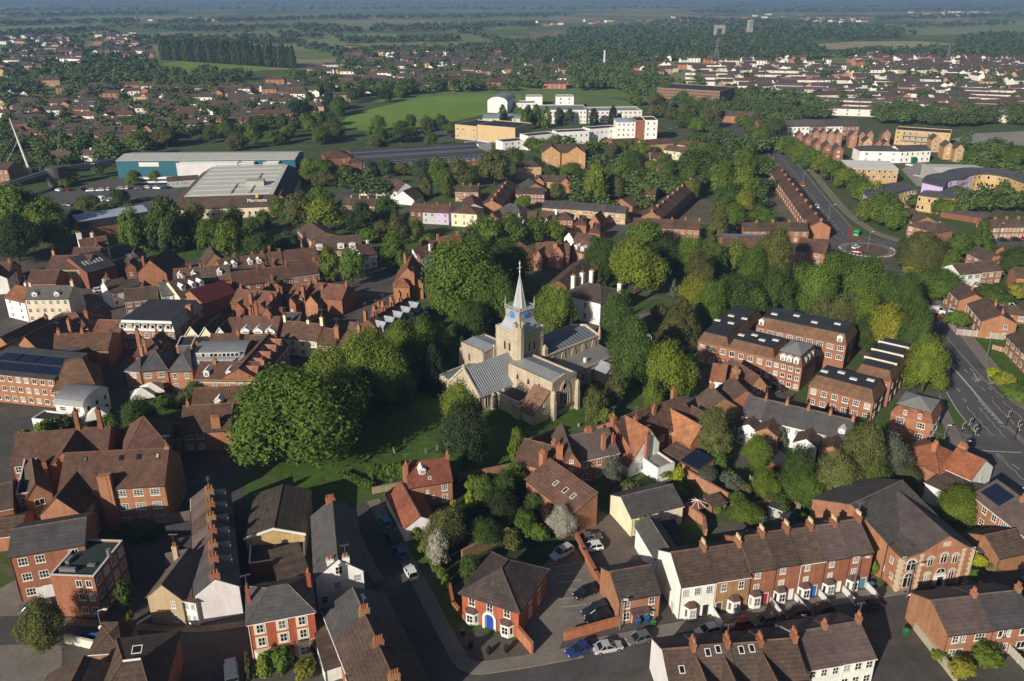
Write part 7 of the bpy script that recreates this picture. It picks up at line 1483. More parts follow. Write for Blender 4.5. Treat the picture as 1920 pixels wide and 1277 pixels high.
# ------------------------------------------------------------------ trees one can tell apart
TREES = [
 (560, 722, 892, 246, 'R', 'm', 'biggest tree of all, huge round dark green crown left of the church'),
 (628, 660, 775, 92, 'R', 'a'), (690, 634, 765, 98, 'R', 'a'), (655, 700, 800, 84, 'R', 'm'), (728, 652, 765, 92, 'R', 'a'), (758, 608, 700, 74, 'R', 'a'), (795, 606, 690, 66, 'R', 'm'), (776, 584, 640, 34, 'C', 'k', 'narrow dark yew at the lane end of the gabled cottages'), (822, 616, 680, 60, 'R', 'a'), (815, 648, 735, 62, 'C', 'k'), (868, 632, 705, 28, 'C', 'k'), (598, 714, 790, 70, 'R', 'm'), (742, 690, 770, 76, 'R', 'd'), (668, 655, 720, 60, 'R', 'm'),
 (872, 462, 612, 150, 'R', 'm', 'broad dense green tree right behind the church tower'), (833, 505, 600, 76, 'R', 'm'), (928, 520, 622, 84, 'R', 'm'), (948, 455, 560, 90, 'R', 'd'), (885, 575, 645, 74, 'R', 'd'), (1040, 545, 628, 76, 'R', 'a', 'round bright green tree touching the white manor front'),
 (1155, 557, 655, 72, 'R', 'd', 'dark round tree in front of the manor right corner'), (1180, 605, 725, 88, 'T', 'd'), (1190, 455, 560, 112, 'R', 'l', 'large bright lime tree beyond the white manor'), (1125, 452, 535, 62, 'R', 'd'), (1117, 500, 565, 52, 'C', 'o'), (1252, 650, 760, 96, 'R', 'l', 'bright lime tree between church and brown tiled houses'), (1222, 715, 775, 36, 'R', 'a'),
 (1115, 735, 795, 52, 'R', 'o'), (1152, 712, 765, 44, 'R', 'o'), (1132, 765, 803, 32, 'S', 'a'), (868, 722, 842, 74, 'R', 'a', 'sunlit green tree in front of the chancel gable'), (870, 770, 885, 92, 'R', 'k', 'very dark yew standing in front of the chancel tree'), (968, 806, 872, 34, 'T', 'a'),
 (1205, 418, 478, 78, 'R', 'm'), (1245, 455, 520, 66, 'R', 'd'), (1290, 450, 520, 60, 'R', 'm'), (1308, 475, 548, 66, 'R', 'o'), (1338, 458, 520, 56, 'R', 'm'), (1262, 523, 560, 18, 'C', 'v', 'small silvery conifer standing in manor lawn shade'), (1302, 522, 585, 72, 'R', 'y', 'golden yellow green tree above the dark yew'), (1272, 562, 655, 92, 'C', 'o', 'big dark olive yew left of the mansard offices'), (1236, 570, 610, 36, 'S', 'o'),
 (1376, 524, 608, 92, 'R', 'd'), (1332, 535, 620, 62, 'R', 'm'), (1342, 386, 470, 46, 'T', 'o', 'tall grey green tree before the roundabout terrace'), (1448, 432, 535, 74, 'T', 'o', 'tall grey green tree right of the blue ridged hall'), (1372, 455, 512, 50, 'R', 'a'), (1408, 470, 540, 60, 'R', 'm'), (1450, 515, 598, 84, 'R', 'd'), (1498, 500, 590, 60, 'R', 'm'), (1525, 505, 605, 66, 'R', 'm'), (1565, 478, 565, 88, 'R', 'm'), (1612, 492, 600, 92, 'R', 'm'), (1570, 555, 640, 66, 'R', 'o'), (1605, 548, 640, 76, 'R', 'a'), (1652, 512, 605, 70, 'R', 'd'), (1688, 520, 610, 60, 'R', 'd'), (1660, 578, 668, 86, 'R', 'y', 'yellow green lime tree behind the mansard offices'), (1702, 580, 700, 66, 'R', 'd'), (1712, 560, 640, 46, 'R', 'd'), (1726, 645, 745, 82, 'R', 'l', 'lime green tree overhanging the wide main road'), (1536, 560, 640, 56, 'R', 'o'), (1690, 640, 700, 46, 'R', 'd'), (1410, 545, 610, 56, 'R', 'd'), (1620, 600, 660, 60, 'R', 'd'), (1392, 640, 695, 48, 'T', 'm', 'leafy green tree against the mansard office front'),
 (1722, 443, 506, 94, 'W', 'o', 'large weeping willow beside the roundabout'), (1832, 412, 484, 62, 'C', 'd', 'big dark layered conifer by the parked cars'), (1792, 440, 492, 50, 'R', 'm'), (1772, 470, 512, 46, 'R', 'a'), (1748, 510, 565, 92, 'R', 'm'), (1893, 466, 520, 64, 'R', 'd'), (1852, 540, 575, 82, 'S', 'm'), (1905, 530, 565, 44, 'S', 'y'), (1793, 582, 618, 42, 'S', 'm'), (1880, 700, 735, 46, 'S', 'y'), (1862, 690, 712, 30, 'S', 'x'), (1905, 725, 760, 60, 'S', 'm'), (1776, 520, 560, 50, 'S', 'd'),
 (1786, 925, 985, 76, 'R', 'a', 'bushy bright green tree between chapel hall and white annexe'), (1602, 808, 945, 100, 'T', 'o', 'big straggly olive tree in the middle gardens'), (1655, 822, 925, 78, 'R', 'v'), (1555, 860, 960, 84, 'R', 'o'), (1625, 880, 960, 80, 'R', 'm'), (1416, 828, 880, 58, 'R', 'a', 'round bright green ball tree below the cottage terrace'), (1332, 775, 865, 78, 'T', 'o', 'airy olive birch beside the slate roofed cottages'), (1356, 800, 850, 50, 'R', 'd'), (1146, 862, 922, 44, 'R', 'v', 'silver green rounded tree before the catslide house'), (1182, 905, 945, 52, 'S', 'o'), (1270, 876, 912, 24, 'S', 'x', 'acid yellow shrub at the white flat roofed extension'), (1460, 805, 842, 26, 'T', 'v'), (1490, 850, 935, 70, 'R', 'd'), (1505, 895, 962, 90, 'R', 'm'), (1432, 888, 940, 56, 'R', 'a'), (1324, 880, 915, 40, 'R', 'v'), (1368, 888, 925, 44, 'S', 'v'), (1398, 950, 992, 62, 'R', 'a'), (1690, 880, 935, 60, 'R', 'o'), (1205, 970, 1020, 34, 'S', 'a'), (1218, 1000, 1035, 30, 'S', 'a'), (1240, 880, 900, 36, 'S', 'a'), (1345, 850, 885, 40, 'S', 'm'), (1380, 925, 955, 40, 'S', 'd'), (1540, 935, 975, 50, 'S', 'm'), (1460, 930, 965, 46, 'S', 'd'), (1830, 1040, 1072, 28, 'S', 'x'), (1822, 1068, 1092, 26, 'S', 'm'), (1860, 1055, 1075, 24, 'S', 'm'), (1845, 1215, 1260, 60, 'S', 'a'), (1890, 1196, 1215, 26, 'S', 'a'), (1800, 1240, 1277, 50, 'S', 'y'), (1760, 1225, 1245, 30, 'S', 'a'), (1634, 1045, 1085, 18, 'S', 'a'),
 (838, 966, 1045, 84, 'R', 'o', 'olive garden tree left of the hipped villa'), (822, 1004, 1072, 44, 'R', 'w', 'white blossoming tree at the hedge by the villa'), (1052, 958, 1012, 54, 'R', 'w', 'white blossoming tree at the tiled range gable'), (1030, 950, 985, 42, 'R', 'u', 'dark purple tree by the rooflights of the tiled range'), (880, 922, 952, 18, 'P', 'x', 'clipped bright topiary column in the villa garden'), (850, 934, 958, 15, 'S', 'x'), (948, 892, 945, 44, 'R', 'd'), (962, 876, 925, 46, 'R', 'm'), (905, 985, 1030, 66, 'R', 'd'), (935, 930, 985, 66, 'R', 'k'), (862, 958, 1000, 56, 'R', 'd'), (905, 900, 950, 44, 'R', 'm'), (985, 965, 1005, 50, 'R', 'm'), (1010, 985, 1020, 40, 'S', 'm'), (960, 1000, 1030, 46, 'S', 'o'), (880, 1050, 1090, 44, 'R', 'd'), (1000, 930, 965, 40, 'R', 'd'), (960, 950, 975, 24, 'S', 'x'), (885, 895, 925, 40, 'S', 'a'),
 (92, 1140, 1225, 84, 'R', 'o', 'feathery olive tree on the street corner at bottom left'), (470, 1222, 1276, 18, 'C', 'o', 'slim golden column shrub beside the red villa'), (500, 1228, 1272, 44, 'S', 'a'), (535, 1218, 1270, 46, 'S', 'm'), (575, 1245, 1277, 44, 'S', 'y'), (548, 1196, 1226, 26, 'S', 'm'), (592, 1205, 1230, 26, 'S', 'u'), (495, 1098, 1125, 40, 'S', 'a'), (240, 1090, 1150, 40, 'S', 'd'), (230, 1040, 1080, 50, 'S', 'd'), (265, 985, 1010, 60, 'S', 'd'), (220, 1215, 1235, 30, 'S', 'o'), (247, 1145, 1172, 14, 'S', 'a'),
 (268, 758, 822, 74, 'R', 'd'), (215, 782, 826, 52, 'R', 'm'), (165, 800, 842, 44, 'S', 'a'), (88, 790, 836, 52, 'S', 'a'), (50, 808, 840, 40, 'S', 'm'), (372, 720, 758, 52, 'R', 'd'), (352, 745, 775, 36, 'R', 'o'), (125, 780, 820, 44, 'S', 'o'), (310, 745, 775, 46, 'S', 'd'),
 (256, 395, 480, 56, 'R', 'm'), (320, 374, 478, 74, 'T', 'd', 'tall dark green tree at the lawn in old town'), (362, 400, 470, 56, 'R', 'd'), (396, 412, 482, 56, 'R', 'm'), (432, 418, 490, 60, 'R', 'a'), (470, 425, 485, 46, 'R', 'd'), (498, 440, 500, 46, 'R', 'd'), (544, 436, 482, 46, 'R', 'g', 'rounded bluish green tree by the white window band block'), (48, 352, 445, 96, 'R', 'm'), (92, 378, 460, 76, 'R', 'a'), (38, 408, 495, 104, 'R', 'k', 'very dark tree at left edge below the brick flats'), (112, 408, 475, 60, 'R', 'd'), (10, 372, 440, 60, 'R', 'd'), (150, 395, 425, 40, 'R', 'u'), (285, 440, 470, 40, 'S', 'y'), (612, 374, 442, 78, 'R', 'l', 'bright lime tree above the white window band block'), (560, 364, 430, 62, 'R', 'o'), (600, 352, 395, 46, 'R', 'm'), (682, 382, 442, 58, 'R', 'k', 'very dark round tree before the sandy terrace'), (728, 372, 420, 50, 'R', 'd'), (750, 402, 458, 44, 'R', 'o'), (780, 410, 455, 34, 'R', 'a'), (715, 416, 448, 30, 'R', 'o'), (802, 440, 476, 36, 'R', 'm'), (740, 440, 512, 52, 'T', 'm', 'tall green tree hiding the white red tiled house'), (690, 430, 460, 50, 'S', 'm'), (619, 464, 532, 44, 'T', 'a', 'left one of the twin trees beside the box dormers'), (661, 470, 538, 52, 'R', 'm', 'right one of the twin trees beside the box dormers'), (700, 400, 430, 36, 'R', 'm'),
 (915, 412, 470, 76, 'R', 'm'), (962, 404, 462, 64, 'R', 'm'), (1002, 410, 458, 56, 'R', 'm'), (1034, 414, 456, 46, 'R', 'a'), (888, 430, 472, 52, 'R', 'd'), (980, 368, 396, 36, 'R', 'a'), (1046, 343, 378, 34, 'R', 'o'), (1116, 310, 380, 50, 'T', 'a', 'tall pale green tree between yellow terrace and flats'), (1152, 330, 372, 42, 'W', 'o', 'drooping pale tree right of the tall pale green one'), (928, 288, 350, 74, 'R', 'o', 'big olive tree right of the civic building'), (697, 303, 334, 28, 'R', 'g'), (725, 302, 332, 36, 'R', 'g'), (757, 306, 332, 38, 'R', 'o'), (790, 300, 345, 48, 'R', 'g'), (826, 298, 352, 44, 'R', 'm'), (862, 300, 350, 52, 'R', 'o'), (838, 320, 372, 28, 'P', 'a'), (650, 318, 342, 36, 'R', 'm'), (612, 322, 352, 50, 'R', 'o'), (885, 310, 350, 40, 'R', 'd'), (800, 335, 372, 26, 'P', 'o'), (965, 278, 312, 46, 'R', 'm'), (1000, 295, 330, 40, 'R', 'd'), (1070, 306, 338, 50, 'R', 'm'), (1030, 310, 335, 36, 'R', 'd'), (590, 365, 380, 30, 'S', 'm'), (415, 375, 400, 50, 'R', 'a'), (370, 382, 400, 36, 'S', 'm'), (445, 380, 402, 44, 'R', 'a'), (228, 355, 385, 38, 'R', 'd'), (165, 370, 395, 50, 'R', 'o'), (200, 380, 402, 40, 'S', 'a'),
 (1240, 325, 362, 56, 'R', 'm'), (1300, 285, 342, 82, 'R', 'd', 'widest dark tree among those above the park grass'), (1345, 292, 335, 50, 'R', 'm'), (1396, 280, 340, 62, 'R', 'm'), (1432, 300, 330, 44, 'R', 'm'), (1352, 308, 372, 62, 'R', 'a'), (1390, 318, 375, 56, 'R', 'a'), (1325, 270, 310, 50, 'R', 'm'), (1365, 345, 400, 56, 'R', 'd'), (1396, 358, 410, 44, 'R', 'y'), (1430, 392, 425, 56, 'R', 'm'), (1400, 398, 425, 40, 'S', 'a'), (1190, 285, 325, 50, 'R', 'd'), (1165, 300, 350, 46, 'R', 'm'), (1215, 345, 380, 40, 'R', 'm'), (1250, 305, 340, 36, 'R', 'm'), (1270, 345, 362, 30, 'S', 'd')]
for k, (x, yt, yb, w_) in enumerate(((1468, 256, 292, 40), (1482, 262, 300, 40), (1500, 270, 308, 42), (1518, 279, 320, 42), (1538, 290, 332, 44), (1558, 301, 343, 46), (1580, 315, 357, 48), (1602, 328, 374, 52), (1626, 344, 392, 58), (1648, 362, 418, 70), (1625, 375, 420, 60), (1668, 385, 436, 60))):
    TREES.append((x, yt, yb, w_, 'R', 'am'[k % 2]))
for k in range(9): TREES.append((772 + 8 * k, 975 + 13 * k, 1000 + 13 * k, 22, 'S', 'a'))          # the leafy hedge bank along the lane
for k in range(8): TREES.append((700 + 9 * k, 868 + 2 * (k % 3), 905 - k, 26, 'S', 'm'))            # scrub along the churchyard wall
rng2 = random.Random(11)
SPR = []
def fill(poly, n, wr, hr_, kinds='R', cols='mmdao', avoid=10):
    """more trees over a traced patch of ground, spaced apart"""
    from mathutils.geometry import intersect_point_tri_2d
    xs, ys = [p[0] for p in poly], [p[1] for p in poly]; got = 0
    for _ in range(n * 30):
        if got >= n: break
        x, y = rng2.uniform(min(xs), max(xs)), rng2.uniform(min(ys), max(ys))
        c = False
        for i in range(len(poly)):
            (x1, y1), (x2, y2) = poly[i], poly[i - 1]
            if (y1 > y) != (y2 > y) and x < (x2 - x1) * (y - y1) / (y2 - y1) + x1: c = not c
        if not c or any(abs(x - a) < avoid and abs(y - b_) < avoid * .5 for a, b_ in SPR): continue
        SPR.append((x, y)); got += 1
        g = G(x, y); w = rng2.uniform(*wr); h = rng2.uniform(*hr_)
        tree_at(g, h, w, rng2.choice(kinds), rng2.choice(cols), None, None, (x, y))
for t in TREES: tree(*t)
for k in range(46):                                   # shrubs packed into the gardens
    x = rng2.uniform(1225, 1690); y = 885 + (x - 1225) * .02 + rng2.uniform(0, 95)
    if 1280 < x < 1330 and y > 930: continue
    tree_at(G(x, y), rng2.uniform(1.2, 3.2), rng2.uniform(2, 4.2), 'S', rng2.choice('mmadovy'))
for k in range(20):
    x, y = rng2.uniform(790, 1040), rng2.uniform(905, 1010)
    if abs(x - 807) > 45: tree_at(G(x, y), rng2.uniform(1.2, 3), rng2.uniform(2, 4), 'S', rng2.choice('mmado'))
# poplars behind the far playing field
for k in range(34):
    x = 306 + 7.4 * k + rng2.uniform(-2, 2); yb = 112 + .14 * 34 * k / 34 * 2 + (k * .22)
    g = G(x, yb); tree_at(g, rng2.uniform(24, 31), rng2.uniform(9, 12), 'P', 'k' if k % 3 else 'd', None, 'row of poplars behind the far playing field', (x, yb))
fill([(230, 285), (300, 262), (420, 255), (560, 232), (640, 235), (625, 268), (560, 282), (300, 282)], 26, (9, 15), (8, 13))
fill([(540, 190), (620, 175), (860, 166), (900, 172), (820, 178), (700, 200), (640, 225), (560, 225)], 22, (10, 16), (9, 15), 'R', 'mddk')
fill([(1165, 185), (1250, 190), (1330, 225), (1440, 240), (1470, 262), (1440, 285), (1330, 265), (1240, 240)], 24, (10, 16), (9, 15))
fill([(950, 262), (1260, 290), (1340, 300), (1330, 375), (1240, 385), (1150, 330), (1090, 300), (960, 300)], 26, (7, 12), (6, 11))
fill([(235, 402), (560, 405), (560, 440), (420, 470), (250, 470)], 14, (6, 10), (6, 10), 'R', 'mdao'); fill([(560, 350), (640, 330), (690, 325), (660, 300), (600, 312)], 6, (8, 12), (8, 12)); fill([(1340, 380), (1430, 392), (1440, 425), (1350, 440)], 14, (6, 10), (5, 9)); fill([(1700, 382), (1850, 380), (1845, 400), (1740, 412)], 10, (6, 9), (5, 8)); fill([(1780, 285), (1925, 296), (1925, 318), (1800, 308)], 8, (8, 12), (7, 10)); fill([(690, 245), (860, 236), (860, 285), (700, 290)], 14, (9, 14), (8, 12)); fill([(100, 330), (330, 325), (330, 345), (120, 355)], 10, (5, 8), (4, 7)); fill([(930, 225), (1160, 232), (1160, 240), (950, 250)], 14, (6, 9), (10, 15), 'RP', 'mdk')
# ------------------------------------------------------------------ woods, hedgerows and town trees too many to count: one object
def inside(poly, x, y):
    c = np.zeros(len(x), bool)
    for i in range(len(poly)):
        (x1, y1), (x2, y2) = poly[i], poly[i - 1]
        if y1 == y2: continue
        c ^= ((y1 > y) != (y2 > y)) & (x < (x2 - x1) * (y - y1) / (y2 - y1) + x1)
    return c
nr_ = np.random.default_rng(5)
def scatter(poly, n):
    xs, ys = np.array(poly).T; x = nr_.uniform(xs.min(), xs.max(), n * 3); y = nr_.uniform(ys.min(), ys.max(), n * 3)
    k = inside(poly, x, y); return np.c_[x[k][:n], y[k][:n]]
OPEN = [[(632, 238), (650, 220), (700, 203), (760, 190), (830, 176), (980, 176), (980, 196), (905, 215), (850, 232), (770, 245), (690, 248)], [(288, 123), (350, 112), (505, 120), (505, 130), (480, 136), (380, 136)], [(845, 240), (845, 195), (965, 185), (965, 165), (1170, 175), (1225, 215), (1225, 260), (930, 285)]]
PT = []
for poly, n in (([(1060, 60), (1180, 48), (1300, 36), (1480, 42), (1640, 48), (1720, 66), (1640, 76), (1510, 78), (1540, 96), (1300, 98), (1160, 102), (1060, 108)], 1500), ([(1180, 98), (1540, 95), (1560, 112), (1400, 116), (1190, 116)], 420), ([(1800, 70), (1925, 64), (1925, 118), (1760, 112), (1560, 108), (1600, 98), (1790, 94)], 520),
                ([(560, 82), (640, 98), (860, 92), (960, 84), (1060, 72), (1180, 96), (1240, 118), (1215, 165), (1085, 172), (1060, 140), (950, 108), (700, 104), (560, 95)], 800), ([(0, 66), (60, 62), (280, 66), (285, 112), (170, 122), (160, 150), (60, 175), (0, 180)], 300), ([(160, 118), (290, 118), (300, 136), (440, 138), (480, 150), (380, 165), (230, 160), (120, 195)], 260), ([(0, 170), (560, 165), (640, 180), (560, 240), (400, 262), (200, 285), (0, 290)], 330),
                ([(540, 140), (660, 160), (1050, 150), (1070, 172), (900, 172), (640, 185), (560, 175)], 330), ([(1085, 150), (1240, 150), (1330, 170), (1480, 185), (1600, 215), (1460, 240), (1300, 215), (1200, 185)], 330), ([(1620, 205), (1925, 212), (1925, 240), (1790, 240), (1640, 232)], 170), ([(1300, 118), (1925, 125), (1925, 215), (1480, 190), (1300, 170)], 130), ([(620, 98), (1040, 100), (1050, 150), (640, 150)], 400), ([(940, 265), (1260, 300), (1330, 370), (1180, 420), (1080, 400), (1080, 300)], 50), ([(1330, 230), (1470, 245), (1440, 400), (1350, 400), (1290, 300)], 40), ([(1770, 270), (1925, 285), (1925, 400), (1860, 400)], 40), ([(1690, 385), (1850, 380), (1850, 400), (1780, 420)], 10), ([(0, 290), (230, 262), (300, 290), (210, 310), (100, 330), (0, 340)], 60), ([(620, 330), (720, 335), (790, 370), (650, 380)], 16)):
    PT.append(scatter(poly, n))
for (x0, y0, x1, y1, n) in ((0, 30, 330, 26, 150), (300, 44, 660, 34, 170), (640, 36, 1060, 30, 180), (700, 54, 1000, 48, 160), (0, 46, 260, 42, 150), (330, 56, 640, 52, 110), (1300, 24, 1920, 18, 160), (0, 20, 900, 16, 140), (900, 18, 1920, 12, 140), (1640, 36, 1925, 30, 150), (280, 84, 560, 80, 150), (560, 60, 900, 57, 100), (0, 66, 200, 58, 90), (640, 80, 860, 76, 110), (1700, 52, 1900, 46, 60), (210, 50, 560, 68, 60), (860, 60, 960, 86, 40), (240, 75, 640, 72, 80), (0, 10, 1920, 8, 160)):
    t = nr_.uniform(0, 1, n); PT.append(np.c_[x0 + (x1 - x0) * t, y0 + (y1 - y0) * t + nr_.normal(0, 1.3, n)])
PT = np.concatenate(PT)
keep = np.ones(len(PT), bool)
for o_ in OPEN: keep &= ~inside(o_, PT[:, 0], PT[:, 1])
PT = PT[keep]
hs = np.array([(PX(h.location)[0], PX(h.location)[1]) for h, c, l, e in THINGS if c not in ('tree', 'shrub') and h.location.y > 350])
d = np.abs(PT[:, None, :] - hs[None]); hit = ((d[..., 0] < 13) & (d[..., 1] < 5)).any(1)
PT = PT[~hit]
def woodland(name, pts, colr, seed, label):
    r = np.random.default_rng(seed)
    p0, n0 = crown_points('R', 22, 320, 77)
    V_ = []
    for x, y in pts:
        g = G(x, max(y, -8)); dist = g.y
        w = r.uniform(7, 13) * (1 + min(1.2, dist / 4000)); h = r.uniform(6.5, 12) * (1 + min(.5, dist / 6000))
        a = r.uniform(0, 6.28); c, s = math.cos(a), math.sin(a)
        sub = r.permutation(320)[: (320 if dist < 750 else (130 if dist < 1100 else (60 if dist < 1900 else 30)))]
        p, n = p0[sub], n0[sub]
        t = unit(np.cross(n, r.normal(size=n.shape))); b_ = np.cross(n, t)
        sz = (.08 if dist < 750 else (.125 if dist < 1100 else (.18 if dist < 1900 else .27))) * r.uniform(.7, 1.3, (len(sub), 1))
        q = np.stack([p - t * sz * .6 - b_ * sz * .3, p - b_ * sz * .6 + t * .02, p + t * sz * .6, p + b_ * sz * .5], 1)
        q = q * np.array([w * 1.15, w * 1.15, h]); q = np.stack([q[..., 0] * c - q[..., 1] * s, q[..., 0] * s + q[..., 1] * c, q[..., 2]], -1)
        V_.append((q + np.array([g.x, g.y, 0])).reshape(-1, 3))
    o = add_obj(name, quads(name, np.concatenate(V_), FARLEAF), color=colr); o['kind'] = 'stuff'
    o['label'] = label; o['category'] = 'woodland'
    return o
near_p = PT[PT[:, 1] > 128]; far_p = PT[PT[:, 1] <= 128]
woodland('town_trees', near_p, (.075, .115, .032), 1, 'mass of trees among the distant houses')
woodland('distant_woodland', far_p, (.058, .094, .032), 2, 'far woods and hedgerows across the plain')
# far houses too small and too many to count
def far_houses():
    r = random.Random(9); V_ = []; b = MB()
    pts = []
    for poly, n in (([(0, 66), (130, 70), (150, 112), (60, 130), (0, 150)], 110), ([(170, 62), (250, 66), (280, 110), (180, 105)], 60), ([(0, 170), (560, 165), (640, 185), (560, 225), (200, 270), (0, 280)], 210), ([(560, 140), (660, 118), (1000, 98), (1060, 120), (1060, 160), (640, 178)], 260), ([(640, 92), (900, 96), (1000, 110), (900, 130), (640, 120)], 130), ([(1180, 108), (1300, 112), (1260, 145), (1190, 145)], 30), ([(1290, 112), (1640, 112), (1640, 190), (1480, 188), (1300, 165)], 150), ([(1610, 102), (1925, 112), (1925, 150), (1640, 140)], 260), ([(1640, 150), (1925, 150), (1925, 215), (1640, 205)], 90), ([(1500, 36), (1620, 34), (1620, 42), (1490, 44)], 70), ([(1700, 24), (1860, 22), (1860, 30), (1700, 32)], 60), ([(1000, 42), (1500, 26), (1500, 32), (1000, 50)], 40), ([(200, 30), (500, 36), (500, 44), (200, 40)], 16)):
        q = scatter(poly, n); pts += [tuple(t) for t in q]
    for o_ in OPEN:
        a = np.array(pts); k = inside(o_, a[:, 0], a[:, 1]); pts = [p for p, z in zip(pts, k) if not z]
    cols = {0: (.38, .19, .11), 1: (.80, .78, .72), 2: (.48, .36, .23)}
    for x, y in pts:
        if len(hs) and ((abs(hs[:, 0] - x) < 14) & (abs(hs[:, 1] - y) < 4)).any(): continue
        g = G(x, y); w = r.uniform(9, 20) * (1.3 if g.y > 1800 else 1); dd = r.uniform(6.5, 7.5); a = r.choice([0, 0, .12, -.1, 1.57, .3]) ; c, s = math.cos(a), math.sin(a); ze, hr = 5.6, 2.2
        v = [(0, 0, 0), (w, 0, 0), (w, dd, 0), (0, dd, 0), (0, 0, ze), (w, 0, ze), (w, dd, ze), (0, dd, ze), (0, dd / 2, ze + hr), (w, dd / 2, ze + hr)]
        rv = [(-.3, -.4, ze - .2), (w + .3, -.4, ze - .2), (w + .3, dd / 2, ze + hr + .1), (-.3, dd / 2, ze + hr + .1), (-.3, dd + .4, ze - .2), (w + .3, dd + .4, ze - .2)]
        t = lambda q: [(g.x + c * px_ - s * py_, g.y + s * px_ + c * py_, z) for px_, py_, z in q]
        wc = r.choice([0, 0, 1, 1, 2]) if not (1290 < x and y > 112) else r.choice([0, 1, 1, 1, 1, 2])
        b.add(t(v), [(0, 1, 5, 4), (2, 3, 7, 6), (3, 0, 4, 8, 7), (1, 2, 6, 9, 5)], wc); b.add(t(rv), [(0, 1, 2, 3), (3, 2, 5, 4)], r.choice([3, 4, 4]))
        for k in range(max(1, int(w / 4))):                # a dark window or two per house front
            u = w * (k + .5) / max(1, int(w / 4))
            for z in (.9, 3.2): b.add(t([(u - .6, -.03, z), (u + .6, -.03, z), (u + .6, -.03, z + 1.3), (u - .6, -.03, z + 1.3)]), [(0, 1, 2, 3)], 5)
    me = b.me('distant_houses', [solid('far_brick', cols[0]), solid('far_render', cols[1]), solid('far_buff', cols[2]), solid('far_tile', (.095, .06, .048)), solid('far_slate', (.07, .06, .058)), solid('far_window', (.03, .035, .04), rough=.3)])
    o = add_obj('distant_houses', me); o['kind'] = 'stuff'; o['label'] = 'mass of small houses in the far estates'; o['category'] = 'houses'
far_houses()
# ------------------------------------------------------------------ cars
PAINTM = mat('car_paint', rough=.25, spec=.5, n=[(.8, .03)])
TYRE = mat('tyre', (.018, .018, .018), rough=.8); RIM = mat('alloy', (.35, .35, .36), rough=.3, metal=.7); CARGL = mat('car_glass', (.012, .014, .016), rough=.05, spec=.6); LAMP = mat('lamp_glass', (.6, .6, .6), rough=.1); REDL = mat('tail_lamp', (.35, .01, .01), rough=.2); PLATE = mat('number_plate', (.62, .50, .05), rough=.5)
def loft(b, rings, m=0):
    n = len(rings[0]); o = len(b.v)
    for r_ in rings: b.v += r_
    for i in range(len(rings) - 1):
        for j in range(n): b.f.append((o + i * n + j, o + i * n + (j + 1) % n, o + (i + 1) * n + (j + 1) % n, o + (i + 1) * n + j)); b.i.append(m)
    b.f.append(tuple(o + j for j in range(n - 1, -1, -1))); b.i.append(m); b.f.append(tuple(o + (len(rings) - 1) * n + j for j in range(n))); b.i.append(m)
def car_meshes(kind):
    L_, W_, H_ = dict(hatch=(4.05, 1.74, 1.47), saloon=(4.6, 1.8, 1.44), suv=(4.55, 1.86, 1.68), van=(5.3, 2.0, 2.3))[kind]
    b, g = MB(), MB(); h = L_ / 2; y = W_ / 2; belt = H_ * .62
    def ring(x, w, zt, zb=.26): return [(x, -w, zb + .12), (x, -w * .96, zb), (x, w * .96, zb), (x, w, zb + .12), (x, w * .99, zt * .72), (x, w * .90, zt), (x, -w * .90, zt), (x, -w * .99, zt * .72)]
    tail = belt if kind != 'saloon' else belt * .98
    loft(b, [ring(-h, y * .82, tail * .80, .36), ring(-h + .18, y * .95, tail), ring(-h * .45, y, belt), ring(h * .30, y, belt), ring(h * .62, y * .97, belt * .90), ring(h - .16, y * .88, belt * .76), ring(h, y * .70, belt * .60, .34)])
    x0, x1, x2, x3 = dict(hatch=(-h + .16, -h + .62, h * .08, h * .48), saloon=(-h + .75, -h + 1.35, h * .06, h * .46), suv=(-h + .12, -h + .45, h * .10, h * .46), van=(-h + .05, -h + .1, h * .42, h * .74))[kind]
    yb, yt = y * .90, y * .74
    v = [(x0, -yb, belt - .01), (x3, -yb, belt - .01), (x3, yb, belt - .01), (x0, yb, belt - .01), (x1, -yt, H_ - .04), (x2, -yt, H_ - .04), (x2, yt, H_ - .04), (x1, yt, H_ - .04)]
    g.add(v, [(4, 5, 6, 7), (0, 1, 5, 4), (1, 2, 6, 5), (2, 3, 7, 6), (3, 0, 4, 7)])
    b.box(x1 - .05, x2 + .05, -yt - .02, yt + .02, H_ - .05, H_)
    for p, q in (((0, 4)), ((1, 5)), ((2, 6)), ((3, 7))): b.tube([v[p], v[q]], .05, 4)
    xm = (x1 + x2) / 2
    for sg in (-1, 1): b.tube([(xm, sg * yb, belt), (xm, sg * yt, H_ - .04)], .05, 4); b.box(x3 - .35, x3 - .15, sg * (y + .07) - .07, sg * (y + .07) + .07, belt, belt + .15)
    if kind == 'van': b.box(-h + .08, h * .12, -y * .93, y * .93, belt - .02, H_ - .06)
    wh, rm = MB(), MB()
    def ycyl(m_, r_, y0, y1, n=14):
        vv = [(r_ * math.cos(2 * math.pi * k / n), y0, r_ * math.sin(2 * math.pi * k / n)) for k in range(n)] + [(r_ * math.cos(2 * math.pi * k / n), y1, r_ * math.sin(2 * math.pi * k / n)) for k in range(n)]
        m_.add(vv, [tuple(range(n)), tuple(range(2 * n - 1, n - 1, -1))] + [(k, k + n, (k + 1) % n + n, (k + 1) % n) for k in range(n)])
    ycyl(wh, .32, -.11, .11); ycyl(rm, .20, -.125, .125)
    hl = MB(); hl.box(-.10, .05, -.19, .19, -.07, .07); pl = MB(); pl.box(-.015, .015, -.26, .26, -.055, .055)
    return dict(body=b.me('body', [PAINTM], False), glass=g.me('windows', [CARGL]), wheel=wh.me('wheel', [TYRE]), rim=rm.me('rim', [RIM]), head=hl.me('headlight', [LAMP]), tail=hl.me('tail_light', [REDL]), plate=pl.me('number_plate', [PLATE]), L=L_, W=W_, belt=belt)
CARM = {}
